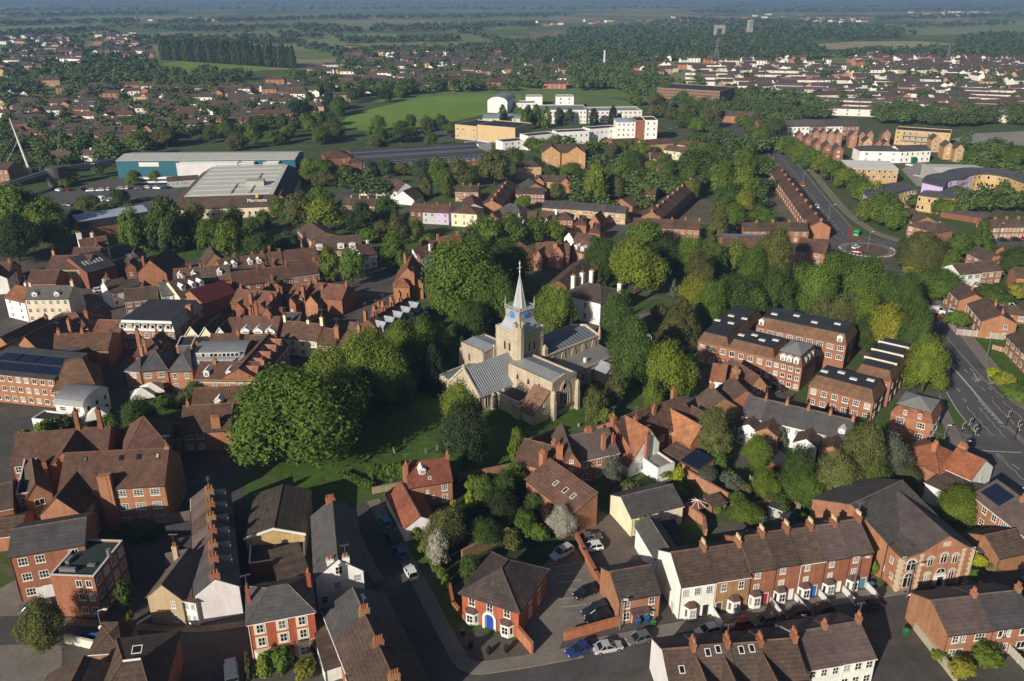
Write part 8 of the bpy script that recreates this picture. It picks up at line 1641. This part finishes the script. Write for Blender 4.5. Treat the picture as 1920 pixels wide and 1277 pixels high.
def car(x, y, x2, y2, col, label, kind='hatch', group='cars parked in the streets', z=.03):
    """car whose tail points from the first traced ground point to its nose at the second"""
    if kind not in CARM: CARM[kind] = car_meshes(kind)
    c = CARM[kind]; a, b = G(x, y), G(x2, y2); m = (a + b) / 2; ang = math.atan2(b.y - a.y, b.x - a.x)
    rt = thing('van' if kind == 'van' else 'car', 'van' if kind == 'van' else 'car', (m.x, m.y, z), label, group); rt.rotation_euler = (0, 0, ang)
    add_obj('body', c['body'], rt, color=col); add_obj('windows', c['glass'], rt); h, w = c['L'] / 2, c['W'] / 2
    if m.y < 330:
        for sx in (-.62, .62):
            for sy in (-1, 1):
                o = add_obj('wheel', c['wheel'], rt, (sx * h, sy * (w - .09), .32))
                if m.y < 200: add_obj('rim', c['rim'], o)
        for sy in (-1, 1): add_obj('headlight', c['head'], rt, (h - .10, sy * w * .60, c['belt'] * .66)); add_obj('tail_light', c['tail'], rt, (-h + .07, sy * w * .66, c['belt'] * .78))
        add_obj('number_plate', c['plate'], rt, (-h - .005, 0, c['belt'] * .55))
    return rt
SIL, WHI, BLK, BLU, RED, TEAL, GRY = (.42, .43, .45), (.72, .73, .74), (.012, .012, .014), (.02, .04, .16), (.28, .012, .015), (.03, .22, .27), (.12, .125, .13)
CARS = [(729, 993, 717, 973, TEAL, 'teal hatchback at the head of the lane parking', 'hatch'), (742, 1025, 728, 1000, BLK, 'black hatchback behind the teal one in the lane', 'hatch'), (758, 1052, 745, 1028, (.03, .09, .26), 'blue hatchback in the lane ahead of the white one', 'hatch'), (778, 1092, 763, 1064, WHI, 'white hatchback nearest in the shaded lane', 'hatch'),
 (1072, 1032, 1034, 1052, SIL, 'silver estate alone in the villa car park', 'suv'), (1086, 1016, 1124, 1010, GRY, 'grey car beside the white one behind the brick wall', 'saloon'), (1128, 1028, 1091, 1034, WHI, 'white hatchback by the long curved brick wall', 'hatch'), (1116, 1108, 1076, 1124, BLK, 'black hatchback in the sunlit villa car park', 'hatch'), (1145, 1140, 1086, 1160, (.02, .028, .04), 'dark blue large car in the villa car park', 'suv'), (1150, 1156, 1094, 1172, BLK, 'black car against the low end wall of the villa car park', 'suv'),
 (1112, 1214, 1062, 1232, BLU, 'dark blue car at the kerb below the car park entrance', 'saloon'), (1113, 1224, 1165, 1214, SIL, 'silver saloon behind the dark blue car at the kerb', 'saloon'), (1222, 1196, 1172, 1210, GRY, 'dark grey car in shadow behind the silver saloon', 'hatch'), (1350, 1182, 1302, 1194, (.45, .46, .50), 'pale silver hatchback in front of the white end house', 'hatch'), (1402, 1172, 1362, 1182, RED, 'dark red car parked outside the brown brick house', 'hatch'), (1452, 1164, 1412, 1174, GRY, 'dark car with sunlit bonnet outside the red terrace', 'hatch'), (1512, 1152, 1472, 1160, BLK, 'black car outside the red terrace blue door', 'hatch'), (1560, 1146, 1520, 1153, BLK, 'black hatchback outside the red terrace purple slates', 'hatch'), (1655, 1136, 1602, 1146, BLK, 'black saloon crossing the chapel junction', 'saloon'), (1706, 1132, 1745, 1120, BLK, 'black car with yellow plate before the chapel', 'hatch'), (1752, 1120, 1790, 1112, (.05, .04, .04), 'dark brown car before the chapel doorway', 'hatch'), (1806, 1108, 1842, 1100, BLK, 'black car right of the chapel doorway', 'hatch'), (1902, 1102, 1950, 1092, (.03, .06, .18), 'blue car at the right edge of the chapel street', 'hatch'),
 (48, 1148, 84, 1142, GRY, 'grey car outside the garage of the office block', 'saloon'), (438, 1292, 434, 1245, (.10, .11, .14), 'dark van with pale roof at the bottom edge lane', 'van'), (240, 1000, 246, 985, BLK, 'black car in the shaded school yard', 'hatch'), (1468, 735, 1442, 726, BLK, 'black car in the mansard office court', 'saloon'), (1565, 775, 1548, 768, BLK, 'black car behind the slate cottage terrace', 'hatch'), (1740, 588, 1768, 588, WHI, 'white van on the drive beside the red car', 'van'), (1742, 594, 1766, 596, RED, 'dark red car tucked beside the white van', 'hatch'), (1782, 586, 1804, 592, SIL, 'silver car on the drive before the sandy gable', 'suv'), (1872, 578, 1905, 582, WHI, 'white minibus behind the brick semis', 'van'), (1208, 622, 1194, 617, WHI, 'white car on the manor drive', 'hatch'), (1216, 640, 1208, 632, WHI, 'white car lower on the manor drive by the lime tree', 'hatch'),
 (1614, 476, 1598, 474, RED, 'red car rounding the roundabout', 'hatch'), (1598, 468, 1612, 464, WHI, 'white car on the far side of the roundabout', 'hatch'), (1603, 446, 1609, 437, (.05, .45, .16), 'bright green delivery van approaching the roundabout', 'van'), (811, 560, 815, 548, RED, 'red and white car in the lane under the big tree', 'hatch'), (806, 588, 801, 578, BLU, 'blue car in the lane beside the gabled cottages', 'hatch'), (801, 596, 793, 590, SIL, 'silver car behind the blue one in the lane', 'hatch'), (1872, 452, 1892, 453, BLK, 'black car left of two before the white fronted terrace', 'hatch'), (1896, 451, 1914, 452, BLK, 'black car next to the red one at the right terrace', 'hatch'), (1914, 451, 1934, 451, RED, 'red car before the white fronted terrace', 'hatch'), (1852, 468, 1866, 464, WHI, 'white car behind the conifer', 'hatch'), (40, 363, 34, 360, WHI, 'white car on the station approach', 'hatch'), (195, 378, 186, 375, WHI, 'white van in the station yard', 'van'), (255, 378, 270, 377, BLK, 'dark car in the station yard', 'hatch'), (108, 355, 100, 353, BLK, 'dark car under the footbridge', 'hatch'), (225, 372, 240, 370, GRY, 'grey car in the station yard', 'hatch'), (1758, 352, 1772, 353, GRY, 'dark car behind the front lilac crescent', 'hatch'), (1740, 335, 1752, 337, WHI, 'white car beside the large pale warehouse', 'hatch'), (1715, 330, 1725, 332, SIL, 'silver car in the service yard', 'hatch'), (1698, 310, 1712, 312, WHI, 'white car near the blue containers', 'hatch'), (116, 522, 126, 521, SIL, 'silver car in the old town yard', 'hatch'), (180, 548, 195, 545, WHI, 'white car in the yard below the slate hall', 'hatch'), (1235, 407, 1222, 413, WHI, 'white car beside the junction kerb', 'hatch'), (1172, 418, 1180, 413, WHI, 'white car passing the junction', 'hatch'), (1483, 338, 1477, 332, WHI, 'white car on the north road', 'hatch'), (1502, 346, 1508, 352, (.6, .3, .05), 'orange car on the north road', 'hatch'), (1528, 386, 1535, 394, WHI, 'white car on the north road near its terrace', 'hatch')]
for c in CARS: car(*c)
r3 = random.Random(4)
for A, B, n, lab, grp in (((110, 360), (325, 352), 12, 'tiny parked car in the station yard before the depot', 'cars in the station yard'), ((120, 385), (240, 372), 6, 'tiny parked car in the station yard above the blue roof', 'cars in the station yard'), ((950, 272), (1150, 250), 16, 'tiny parked car before the white row houses', 'cars before the white row houses'), ((1165, 246), (1280, 240), 7, 'tiny parked car near the white and brick flats', 'cars near the white flats')):
    for k in range(n):
        x, y = (A[0] + (B[0] - A[0]) * (k + r3.random() * .6) / n, A[1] + (B[1] - A[1]) * k / n + r3.uniform(-1.5, 1.5)); car(x, y, x + r3.choice([5, -5, 1]), y + r3.choice([.2, -1]), r3.choice([WHI, WHI, BLK, GRY, SIL, BLU, RED]), lab, 'hatch', grp)
# ------------------------------------------------------------------ walls, fences, hedges
def wall(name, pts, h, t, m, col, label, cat='wall', px=True, cap=True, z0=0.0):
    g = [G(*p) for p in pts]; L0 = g[0].copy(); b = MB()
    for p, q in zip(g[:-1], g[1:]):
        p, q = p - L0, q - L0; u = (q - p).normalized(); s = Vector((-u.y, u.x, 0)) * t / 2; e = u * (t * .5)
        for (hh, k, zz) in ((h, 1, z0),) + (((h + .12, 1.35, h),) if cap else ()):
            a_ = [p - e - s * k, q + e - s * k, q + e + s * k, p - e + s * k]
            b.add([(v.x, v.y, zz) for v in a_] + [(v.x, v.y, hh) for v in a_], [(0, 3, 2, 1), (4, 5, 6, 7), (0, 1, 5, 4), (1, 2, 6, 5), (2, 3, 7, 6), (3, 0, 4, 7)])
    o = add_obj(name, b.me(name, [MB_[m]]), None, L0, (0, 0, 0), col); tagt(o, cat, label); return o
BR = (.33, .13, .065)
wall('brick_wall', [(1081, 1015), (1095, 1045), (1116, 1085), (1138, 1125), (1160, 1170)], 1.7, .45, 'brick', BR, 'long brick wall curving down beside the villa car park')
wall('brick_wall', [(1160, 1172), (1060, 1200)], 1.5, .4, 'brick', (.40, .15, .075), 'low bright brick wall closing the villa car park')
wall('brick_wall', [(972, 1196), (997, 1226)], 2.1, .35, 'brick', (.38, .16, .085), 'short tall brick wall at the villa corner')
wall('brick_wall', [(842, 1098), (850, 1140), (872, 1165)], 1.2, .35, 'brick', BR, 'low brick wall left of the villa'); wall('brick_wall', [(868, 1052), (915, 1028), (952, 1010)], 2.2, .4, 'brick', (.27, .17, .09), 'mossy brick garden wall behind the villa')
wall('brick_wall', [(860, 905), (960, 884)], 1.8, .4, 'brick', (.26, .16, .09), 'old brick wall from the cottage to the tiled range'); wall('stone_wall', [(700, 925), (755, 915)], 1.2, .4, 'stone', (.3, .26, .16), 'low stone wall of the churchyard by the lane'); wall('brick_wall', [(965, 850), (1046, 818)], 2.0, .5, 'brick', (.24, .17, .11), 'grey brown churchyard wall below the vestry')
wall('brick_wall', [(1282, 898), (1320, 920), (1362, 945)], 2.4, .35, 'brick', (.36, .19, .11), 'sunlit brick wall beside the parasol courtyard'); wall('brick_wall', [(1285, 962), (1318, 985), (1322, 1010)], 2.0, .4, 'brick', (.36, .18, .10), 'arched brick wall right of the cream bungalow'); wall('brick_wall', [(1372, 950), (1400, 968)], 1.8, .3, 'brick', (.36, .19, .11), 'short brick wall in the middle gardens'); wall('concrete_wall', [(1716, 1182), (1790, 1277)], 1.4, .4, 'plaster', (.40, .36, .26), 'pale wall along the lane below the chapel', 'wall'); wall('brick_wall', [(1798, 535), (1830, 560)], 1.2, .3, 'brick', (.33, .15, .08), 'brick garden wall of the white gable ended pair')
wall('brick_wall', [(1395, 962), (1600, 925)], 1.8, .3, 'brick', (.26, .14, .08), 'long brick wall at the back of the red terrace gardens'); wall('white_wall', [(125, 1205), (180, 1218), (205, 1212)], 1.5, .3, 'plaster', (.62, .60, .54), 'white garden wall behind the corner tree'); wall('garden_fence', [(1216, 1042), (1240, 1090), (1262, 1150)], 1.7, .12, 'plaster', (.62, .62, .6), 'white fence panel down the side of the white end house', 'fence', cap=False)
def fence(pts, h, label, col=(.33, .29, .25), post=(.55, .53, .5)):
    g = [G(*p) for p in pts]; rt = thing('panel_fence', 'fence', tuple(g[0]), label); L0 = g[0].copy()
    for p, q in zip(g[:-1], g[1:]):
        l = (q - p).length; n = max(1, round(l / 1.9)); u = (q - p).normalized(); ang = math.atan2(u.y, u.x)
        for k in range(n):
            a = p + u * (l * k / n) - L0
            b = MB(); b.box(.08, l / n - .02, -.03, .03, .1, h); [b.box(.08, l / n - .02, -.05, .05, z, z + .05) for z in (.3, h * .5, h - .1)]
            add_obj('panel', b.me('panel', [MB_['plaster']]), rt, a, (0, 0, ang), vary(col)); b = MB(); b.box(-.06, .06, -.06, .06, 0, h + .1); add_obj('post', b.me('post', [MB_['plaster']]), rt, a, (0, 0, ang), post)
fence([(1776, 608), (1793, 628), (1830, 632), (1882, 638)], 1.9, 'grey panel fence along the pavement below the sandy gable'); fence([(1405, 905), (1440, 935)], 1.6, 'brown panel fence in the middle gardens', (.26, .18, .11)); fence([(1470, 925), (1500, 960)], 1.6, 'weathered panel fence between terrace gardens', (.30, .25, .18)); fence([(1540, 905), (1565, 935)], 1.6, 'dark panel fence under the big olive tree', (.2, .15, .1)); fence([(1860, 655), (1905, 668)], 1.4, 'low brown panel fence of the right edge garden', (.36, .20, .13)); fence([(1890, 1225), (1925, 1262)], 1.6, 'pale panel fence at the bottom right corner', (.42, .40, .36))
def hedge(pts, h, t, col, label):
    g = [G(*p) for p in pts]; r = np.random.default_rng(int(g[0].x * 10) % 999 + 5); P_ = []
    for p, q in zip(g[:-1], g[1:]):
        n = int((q - p).length * 260 * h * t / 1.5); k = r.uniform(0, 1, n); u = (q - p).normalized(); s = np.array([-u.y, u.x, 0])
        base = np.array(p - g[0])[None] + np.array(q - p)[None] * k[:, None]
        P_.append(base + s[None] * (r.uniform(-.5, .5, n) * t)[:, None] + np.array([0, 0, 1])[None] * (r.uniform(0, 1, n) ** .6 * h)[:, None])
    p = np.concatenate(P_); nn = unit(r.normal(size=p.shape) + np.array([0, 0, .5])); o = add_obj('hedge', leaf_mesh('hedge', p, nn, .28, 3, LEAF), None, g[0], (0, 0, 0), GREEN[col]); tagt(o, 'hedge', label)
hedge([(1695, 512), (1758, 508)], 2.0, 2.2, 'y', 'clipped hedge below the weeping willow')
hedge([(640, 892), (700, 918)], 1.2, 1.5, 'm', 'low hedge at the foot of the biggest tree'); hedge([(1860, 1140), (1925, 1122)], 1.4, 1.5, 'd', 'dark hedge across from the bottom right brick pair'); hedge([(1700, 436), (1640, 398), (1600, 365)], 1.6, 2.0, 'o', 'brown green hedge along the north road') ; hedge([(1225, 395), (1290, 350)], 2.0, 2.4, 'd', 'dark hedge beside the dark terrace')
# ------------------------------------------------------------------ street lamps, signals, bins, tents, parasol
def lamp(x, y, ytop, label, sign=False, arm=1.2, dirx=1):
    g = G(x, y); h = height_at(g, ytop); rt = thing('street_lamp', 'street lamp', tuple(g), label, 'street lamps'); b = MB(); b.cyl(0, 0, 0, h, .11, .06, 8); b.tube([(0, 0, h), (dirx * arm, 0, h + .35)], .05, 6); add_obj('pole', b.me('pole', [METAL]), rt)
    b = MB(); b.box(min(dirx * arm, dirx * (arm + .7)), max(dirx * arm, dirx * (arm + .7)), -.14, .14, h + .30, h + .45); add_obj('lantern', b.me('lantern', [FRAME]), rt)
    if sign:
        b = MB(); n = 16; b.add([(.42 * math.cos(6.283 * k / n), -.14, h * .45 + .42 * math.sin(6.283 * k / n)) for k in range(n)], [tuple(range(n - 1, -1, -1))]); b.add([(.42 * math.cos(6.283 * k / n), -.11, h * .45 + .42 * math.sin(6.283 * k / n)) for k in range(n)], [tuple(range(n))]); [b.box(-.2, .2, -.15, -.145, h * .45 + z, h * .45 + z + .09, 1) for z in (-.15, .08)]
        add_obj('round_sign', b.me('round_sign', [FRAME, BLACK]), rt)
lamp(196, 1200, 1146, 'street lamp with round white sign in front of the office block', True, .8); lamp(1597, 1120, 1048, 'tall street lamp before the red terrace end house', False, .9); lamp(1700, 1120, 1062, 'street lamp on the pavement before the chapel', False, .9); lamp(1482, 1192, 1158, 'pale street lamp rising behind the bottom row chimneys'); lamp(1162, 1180, 1128, 'thin lamp at the corner of the small brick cottage', False, .3)
lamp(1626, 470, 436, 'dark lamp column on the roundabout island', False, .5); lamp(1848, 678, 636, 'dark lamp column on the verge by the main road', False, .8, -1); lamp(1796, 872, 830, 'lamp beside the orange corner house chimney', False, .8); lamp(1770, 822, 800, 'short yellow topped lamp by the corner office', False, .3); lamp(1920, 955, 918, 'lamp at right edge beside the solar panelled house', False, .6, -1); lamp(1552, 418, 385, 'lamp at the mouth of the north road', False, 1.5); lamp(1505, 345, 320, 'lamp halfway along the north road', False, 1.5); lamp(1449, 306, 280, 'lamp at the bend of the north road', False, 1.5); lamp(1750, 450, 418, 'lamp before the hipped brick pair', False, .8); lamp(1868, 452, 420, 'lamp before the white fronted terrace', False, .8)
def signal(x, y, ytop, label, heads=1):
    g = G(x, y); h = height_at(g, ytop); rt = thing('traffic_light', 'traffic light', tuple(g), label, 'traffic lights at the crossing'); b = MB(); b.cyl(0, 0, 0, h, .07, .07, 8); add_obj('pole', b.me('pole', [BLACK]), rt)
    hd = MB(); hd.box(-.46, .46, -.12, -.10, -.75, .75, 1); hd.box(-.32, .32, -.16, -.12, -.6, .6)
    for zz, m_ in ((.36, 2), (0, 3), (-.36, 4)):
        n = 10; hd.add([(.13 * math.cos(6.283 * k / n), -.17, zz + .13 * math.sin(6.283 * k / n)) for k in range(n)], [tuple(range(n - 1, -1, -1))], m_)
    for k in range(heads): add_obj('signal_head', hd.me('signal_head', [BLACK, FRAME, solid('red_lens', (.12, .01, .01)), solid('amber_lens', (.12, .06, .01)), solid('green_lens', (.01, .08, .04))]), rt, (.5 * k, 0, h - .5 - .9 * k), (0, 0, .5))
signal(1816, 808, 786, 'traffic light with white backed head, left of the crossing'); signal(1820, 835, 798, 'traffic light with two heads before the crossing', 2); signal(1902, 826, 790, 'traffic light with two white backed heads on the refuge', 2); signal(1804, 810, 794, 'white globe beacon post by the crossing pavement'); signal(1886, 800, 772, 'traffic light showing its dark back on the far kerb')
b = MB()
for k, (x, y, c, lab) in enumerate(((155, 1196, (.03, .12, .34), 'blue lidded bin, leftmost by the white garden wall'), (172, 1197, (.03, .12, .34), 'blue lidded bin second along the white garden wall'), (180, 1199, (.03, .12, .34), 'blue lidded bin third along the white garden wall'), (187, 1198, (.03, .12, .34), 'blue lidded bin nearest the lamp with round sign'), (1747, 1106, (.13, .03, .20), 'purple wheeled bin by the chapel doorway'), (1632, 1102, (.03, .16, .28), 'blue bin at the gate of the terrace end house'), (1196, 1170, (.03, .12, .34), 'blue bin by the red cottage door'), (1212, 1166, (.03, .12, .34), 'blue bin on the cottage front wall'), (1224, 1174, (.03, .20, .08), 'green bin before the small brick cottage'), (1385, 1138, (.03, .10, .34), 'blue bin before the brown brick house'), (1697, 1190, (.03, .22, .08), 'green bin at the lane gate'), (1685, 300, (.02, .12, .45), 'blue containers, left of two in the service yard'), (1693, 302, (.02, .12, .45), 'blue container next to the green container'), (1712, 306, (.02, .22, .12), 'green container in the service yard'))):
    g = G(x, y); s = 3.2 if y < 400 else 1.0; rt = thing('wheeled_bin' if s == 1 else 'container', 'bin' if s == 1 else 'container', tuple(g), lab); b = MB(); b.add([(-.24 * s, -.28 * s, 0), (.24 * s, -.28 * s, 0), (.24 * s, .28 * s, 0), (-.24 * s, .28 * s, 0), (-.32 * s, -.36 * s, .98 * s), (.32 * s, -.36 * s, .98 * s), (.32 * s, .36 * s, .98 * s), (-.32 * s, .36 * s, .98 * s)], [(0, 3, 2, 1), (0, 1, 5, 4), (1, 2, 6, 5), (2, 3, 7, 6), (3, 0, 4, 7), (4, 5, 6, 7)]); add_obj('body', b.me('body', [MB_['plaster']]), rt, (0, 0, 0), (0, 0, .3), tuple(t * .55 for t in c)); b = MB(); b.prism([(-.40 * s, 0), (-.40 * s, .05 * s), (0, .13 * s), (.40 * s, .05 * s), (.40 * s, 0)], -.35 * s, .35 * s, 'x'); add_obj('lid', b.me('lid', [MB_['plaster']]), rt, (0, 0, .99 * s), (0, 0, .3), c)
def tent(x, y, w, h, label):
    g = G(x, y); rt = thing('garden_tent', 'tent', tuple(g), label, 'white garden tents'); b = MB(); a = w / 2; b.add([(-a, -a, h), (a, -a, h), (a, a, h), (-a, a, h), (0, 0, h + 1.7), (-a, -a, h - .35), (a, -a, h - .35), (a, a, h - .35), (-a, a, h - .35)], [(0, 1, 4), (1, 2, 4), (2, 3, 4), (3, 0, 4), (5, 6, 1, 0), (6, 7, 2, 1), (7, 8, 3, 2), (8, 5, 0, 3)]); add_obj('canopy', b.me('canopy', [MB_['plaster']]), rt, (0, 0, 0), (0, 0, .45), (.70, .68, .60))
    for sx in (-1, 1):
        for sy in (-1, 1): add_obj('leg', MB().cyl(sx * a * .96, sy * a * .96, 0, h, .05, .05, 6).me('leg', [METAL]), rt, (0, 0, 0), (0, 0, .45))
tent(270, 755, 5.2, 2.4, 'white garden tent on the terrace, left of the pair'); tent(288, 745, 5.2, 2.4, 'white garden tent on the terrace, right of the pair'); tent(186, 793, 5.0, 2.4, 'white garden tent beside the barrel roofed pavilion')
g = G(1305, 962); rt = thing('parasol', 'parasol', tuple(g), 'brown parasol with white ribs in the bungalow courtyard'); b = MB(); n = 8; b.add([(1.9 * math.cos(6.283 * k / n), 1.9 * math.sin(6.283 * k / n), 2.1) for k in range(n)] + [(0, 0, 2.9)], [(k, (k + 1) % n, n) for k in range(n)]); add_obj('canopy', b.me('canopy', [solid('brown_canvas', (.16, .06, .04))]), rt); b = MB(); [b.tube([(1.9 * math.cos(6.283 * k / n), 1.9 * math.sin(6.283 * k / n), 2.15), (0, 0, 2.95)], .07, 4) for k in range(n)]; add_obj('ribs', b.me('ribs', [FRAME]), rt); add_obj('pole', MB().cyl(0, 0, 0, 2.9, .04, .04, 6).me('pole', [METAL]), rt)
for k, (x, y) in enumerate(((868, 1190), (882, 1215), (917, 1226), (950, 1222))):
    g = G(x, y); rt = thing('planter', 'planter', tuple(g), 'black round planter on the villa forecourt, ' + ('nearest the lane', 'second from the lane', 'third from the lane', 'nearest the car park')[k], 'planters on the villa forecourt'); b = MB(); b.cyl(0, 0, 0, .7, .32, .42, 10); add_obj('pot', b.me('pot', [BLACK]), rt); o = add_obj('plant', proto('S', 2, 0), rt, (0, 0, .55), (0, 0, k), GREEN['k']); o.scale = (.95, .95, .8)
# gravestones
k = 0
for x, y in ((735, 905), (722, 893), (750, 880), (770, 870), (800, 850), (820, 845), (1062, 815), (1065, 828), (1100, 790), (1085, 800), (760, 830), (740, 850), (1013, 820), (690, 860), (960, 860)):
    g = G(x, y); b = MB(); h = .9 + .3 * (k % 3); b.prism([(-.3, 0), (-.3, h * .8), (-.15, h), (.15, h), (.3, h * .8), (.3, 0)], -.07, .07, 'y'); o = add_obj('gravestone', b.me('gravestone', [MB_['stone']]), None, g, (R(rng.uniform(-9, 9)), R(rng.uniform(-7, 7)), R(43 + 90 * (k % 2))), (.26, .24, .19)); tagt(o, 'gravestone', None, 'gravestones in the churchyard'); k += 1
# ------------------------------------------------------------------ haze
HZ = bpy.data.materials.new('haze'); t, N, L = nodes_of(HZ); N.remove(N['Principled BSDF']); pv = N.new('ShaderNodeVolumePrincipled'); pv.inputs['Color'].default_value = (.24, .40, .72, 1); pv.inputs['Density'].default_value = 0.00017; pv.inputs['Anisotropy'].default_value = 0; L.new(pv.outputs[0], N['Material Output'].inputs['Volume'])
hz = add_obj('haze', MB().box(-9500, 9500, -80, 14500, -1.1, 101.0).me('haze', [HZ])); hz['kind'] = 'stuff'; hz.display_type = 'WIRE'
# ------------------------------------------------------------------ labels for the things not named by hand
LM = [((975, 690), 'the church'), ((560, 810), 'the biggest round tree'), ((945, 1120), 'the hipped villa'), ((1750, 1060), 'the arched chapel'), ((1626, 468), 'the roundabout'), ((460, 365), 'the supermarket'), ((390, 300), 'the teal depot'), ((1095, 585), 'the white manor'), ((1480, 665), 'the mansard offices'), ((275, 610), 'the lead clad dormer block'), ((1060, 205), 'the long white school'), ((760, 210), 'the green playing field'), ((1722, 475), 'the weeping willow'), ((1520, 1090), 'the red brick terrace'), ((215, 930), 'the tall windowed school block'), ((635, 1090), 'the big white gabled house'), ((55, 290), 'the leaning mast'), ((1830, 340), 'the lilac crescents'), ((40, 740), 'the solar panelled office'), ((425, 720), 'the barrel roofed gallery'), ((1055, 285), 'the twin gabled flats'), ((515, 960), 'the yellow hall'), ((780, 300), 'the civic building'), ((1095, 395), 'the long yellow terrace'), ((1230, 950), 'the cream bungalow'), ((1490, 800), 'the slate cottage terrace'), ((340, 470), 'the old town lawn'), ((540, 1190), 'the red villa with cream trim'), ((1290, 168), 'the scaffolded block'), ((420, 122), 'the far playing field'), ((1780, 180), 'the far white terraces'), ((1500, 375), 'the north road terrace'), ((1700, 285), 'the white glazed block'), ((740, 590), 'the gabled lane cottages'), ((807, 905), 'the churchyard cottage'), ((1600, 880), 'the big straggly olive tree'), ((1390, 310), 'the park grass'), ((90, 575), 'the cream hotel'), ((665, 500), 'the twin trees'), ((640, 455), 'the box dormered roof'), ((870, 400), 'the corner inn'), ((1550, 255), 'the tall gabled estate')]
WN = dict(R='red brick', O='orange brick', Y='sandy brick', W='white', C='cream', D='dark brick', G='grey', S='stone', K='ochre', T='sand coloured', B='brown brick', P='pale', E='teal', L='purple')
RN = dict(t='brown tiled roof', o='orange tiled roof', b='brown roof', s='slate roof', g='grey roof', d='flat roof', m='pale roof', u='purple brown roof', z='dark roof', n='grey blue roof', r='red roof', e='green roof')
ORD = ['nearest', 'second nearest', 'third nearest', 'fourth nearest', 'fifth nearest', 'sixth nearest', 'seventh nearest', 'eighth nearest', 'ninth nearest', 'tenth nearest', 'eleventh nearest', 'twelfth nearest']
todo = {}
used = {}
for o, cat, lab, ex in THINGS:
    if lab: used.setdefault(lab, []).append(o); continue
    x, y, dd = PX((o.location.x, o.location.y, ex.get('h', 5) * .5))
    best = min(LM, key=lambda q: math.hypot(q[0][0] - x, (q[0][1] - y) * 1.7))
    dx, dy = x - best[0][0], (y - best[0][1]) * 1.7
    rel = ('right of' if dx > 0 else 'left of') if abs(dx) > abs(dy) else ('below' if dy > 0 else 'beyond')
    if cat in ('tree', 'shrub'):
        big = '' if cat == 'shrub' else ('large ' if ex['h'] > 15 else ('small ' if ex['h'] < 8 else ''))
        head = big + GNAME[ex['col']] + ' ' + KNAME[ex['kind']]
    elif cat == 'gravestone': head = 'weathered gravestone'
    else:
        head = WN[ex['wall']] + ' ' + cat + ' with ' + RN[ex['rf']]
        if ex['roof'] == 'gy': head = WN[ex['wall']] + ' gable fronted ' + cat + ' with ' + RN[ex['rf']]
        elif ex['roof'] in ('hx', 'hy'): head = WN[ex['wall']] + ' hip roofed ' + cat + ' with ' + RN[ex['rf']]
    todo.setdefault((head, rel, best[1]), []).append((math.hypot(dx, dy), o, x))
for (head, rel, lm), items in todo.items():
    items.sort(key=lambda q: q[0])
    for k, (d_, o, x) in enumerate(items):
        lb = head + ' ' + rel + ' ' + lm
        if len(items) > 1: lb += ', ' + (ORD[k] if k < len(items) - 1 or k == 0 else 'farthest') + ' to it' if k < len(items) - 1 or k == 0 else ', farthest from it'
        w_ = lb.split()
        o['label'] = ' '.join(w_[:16])
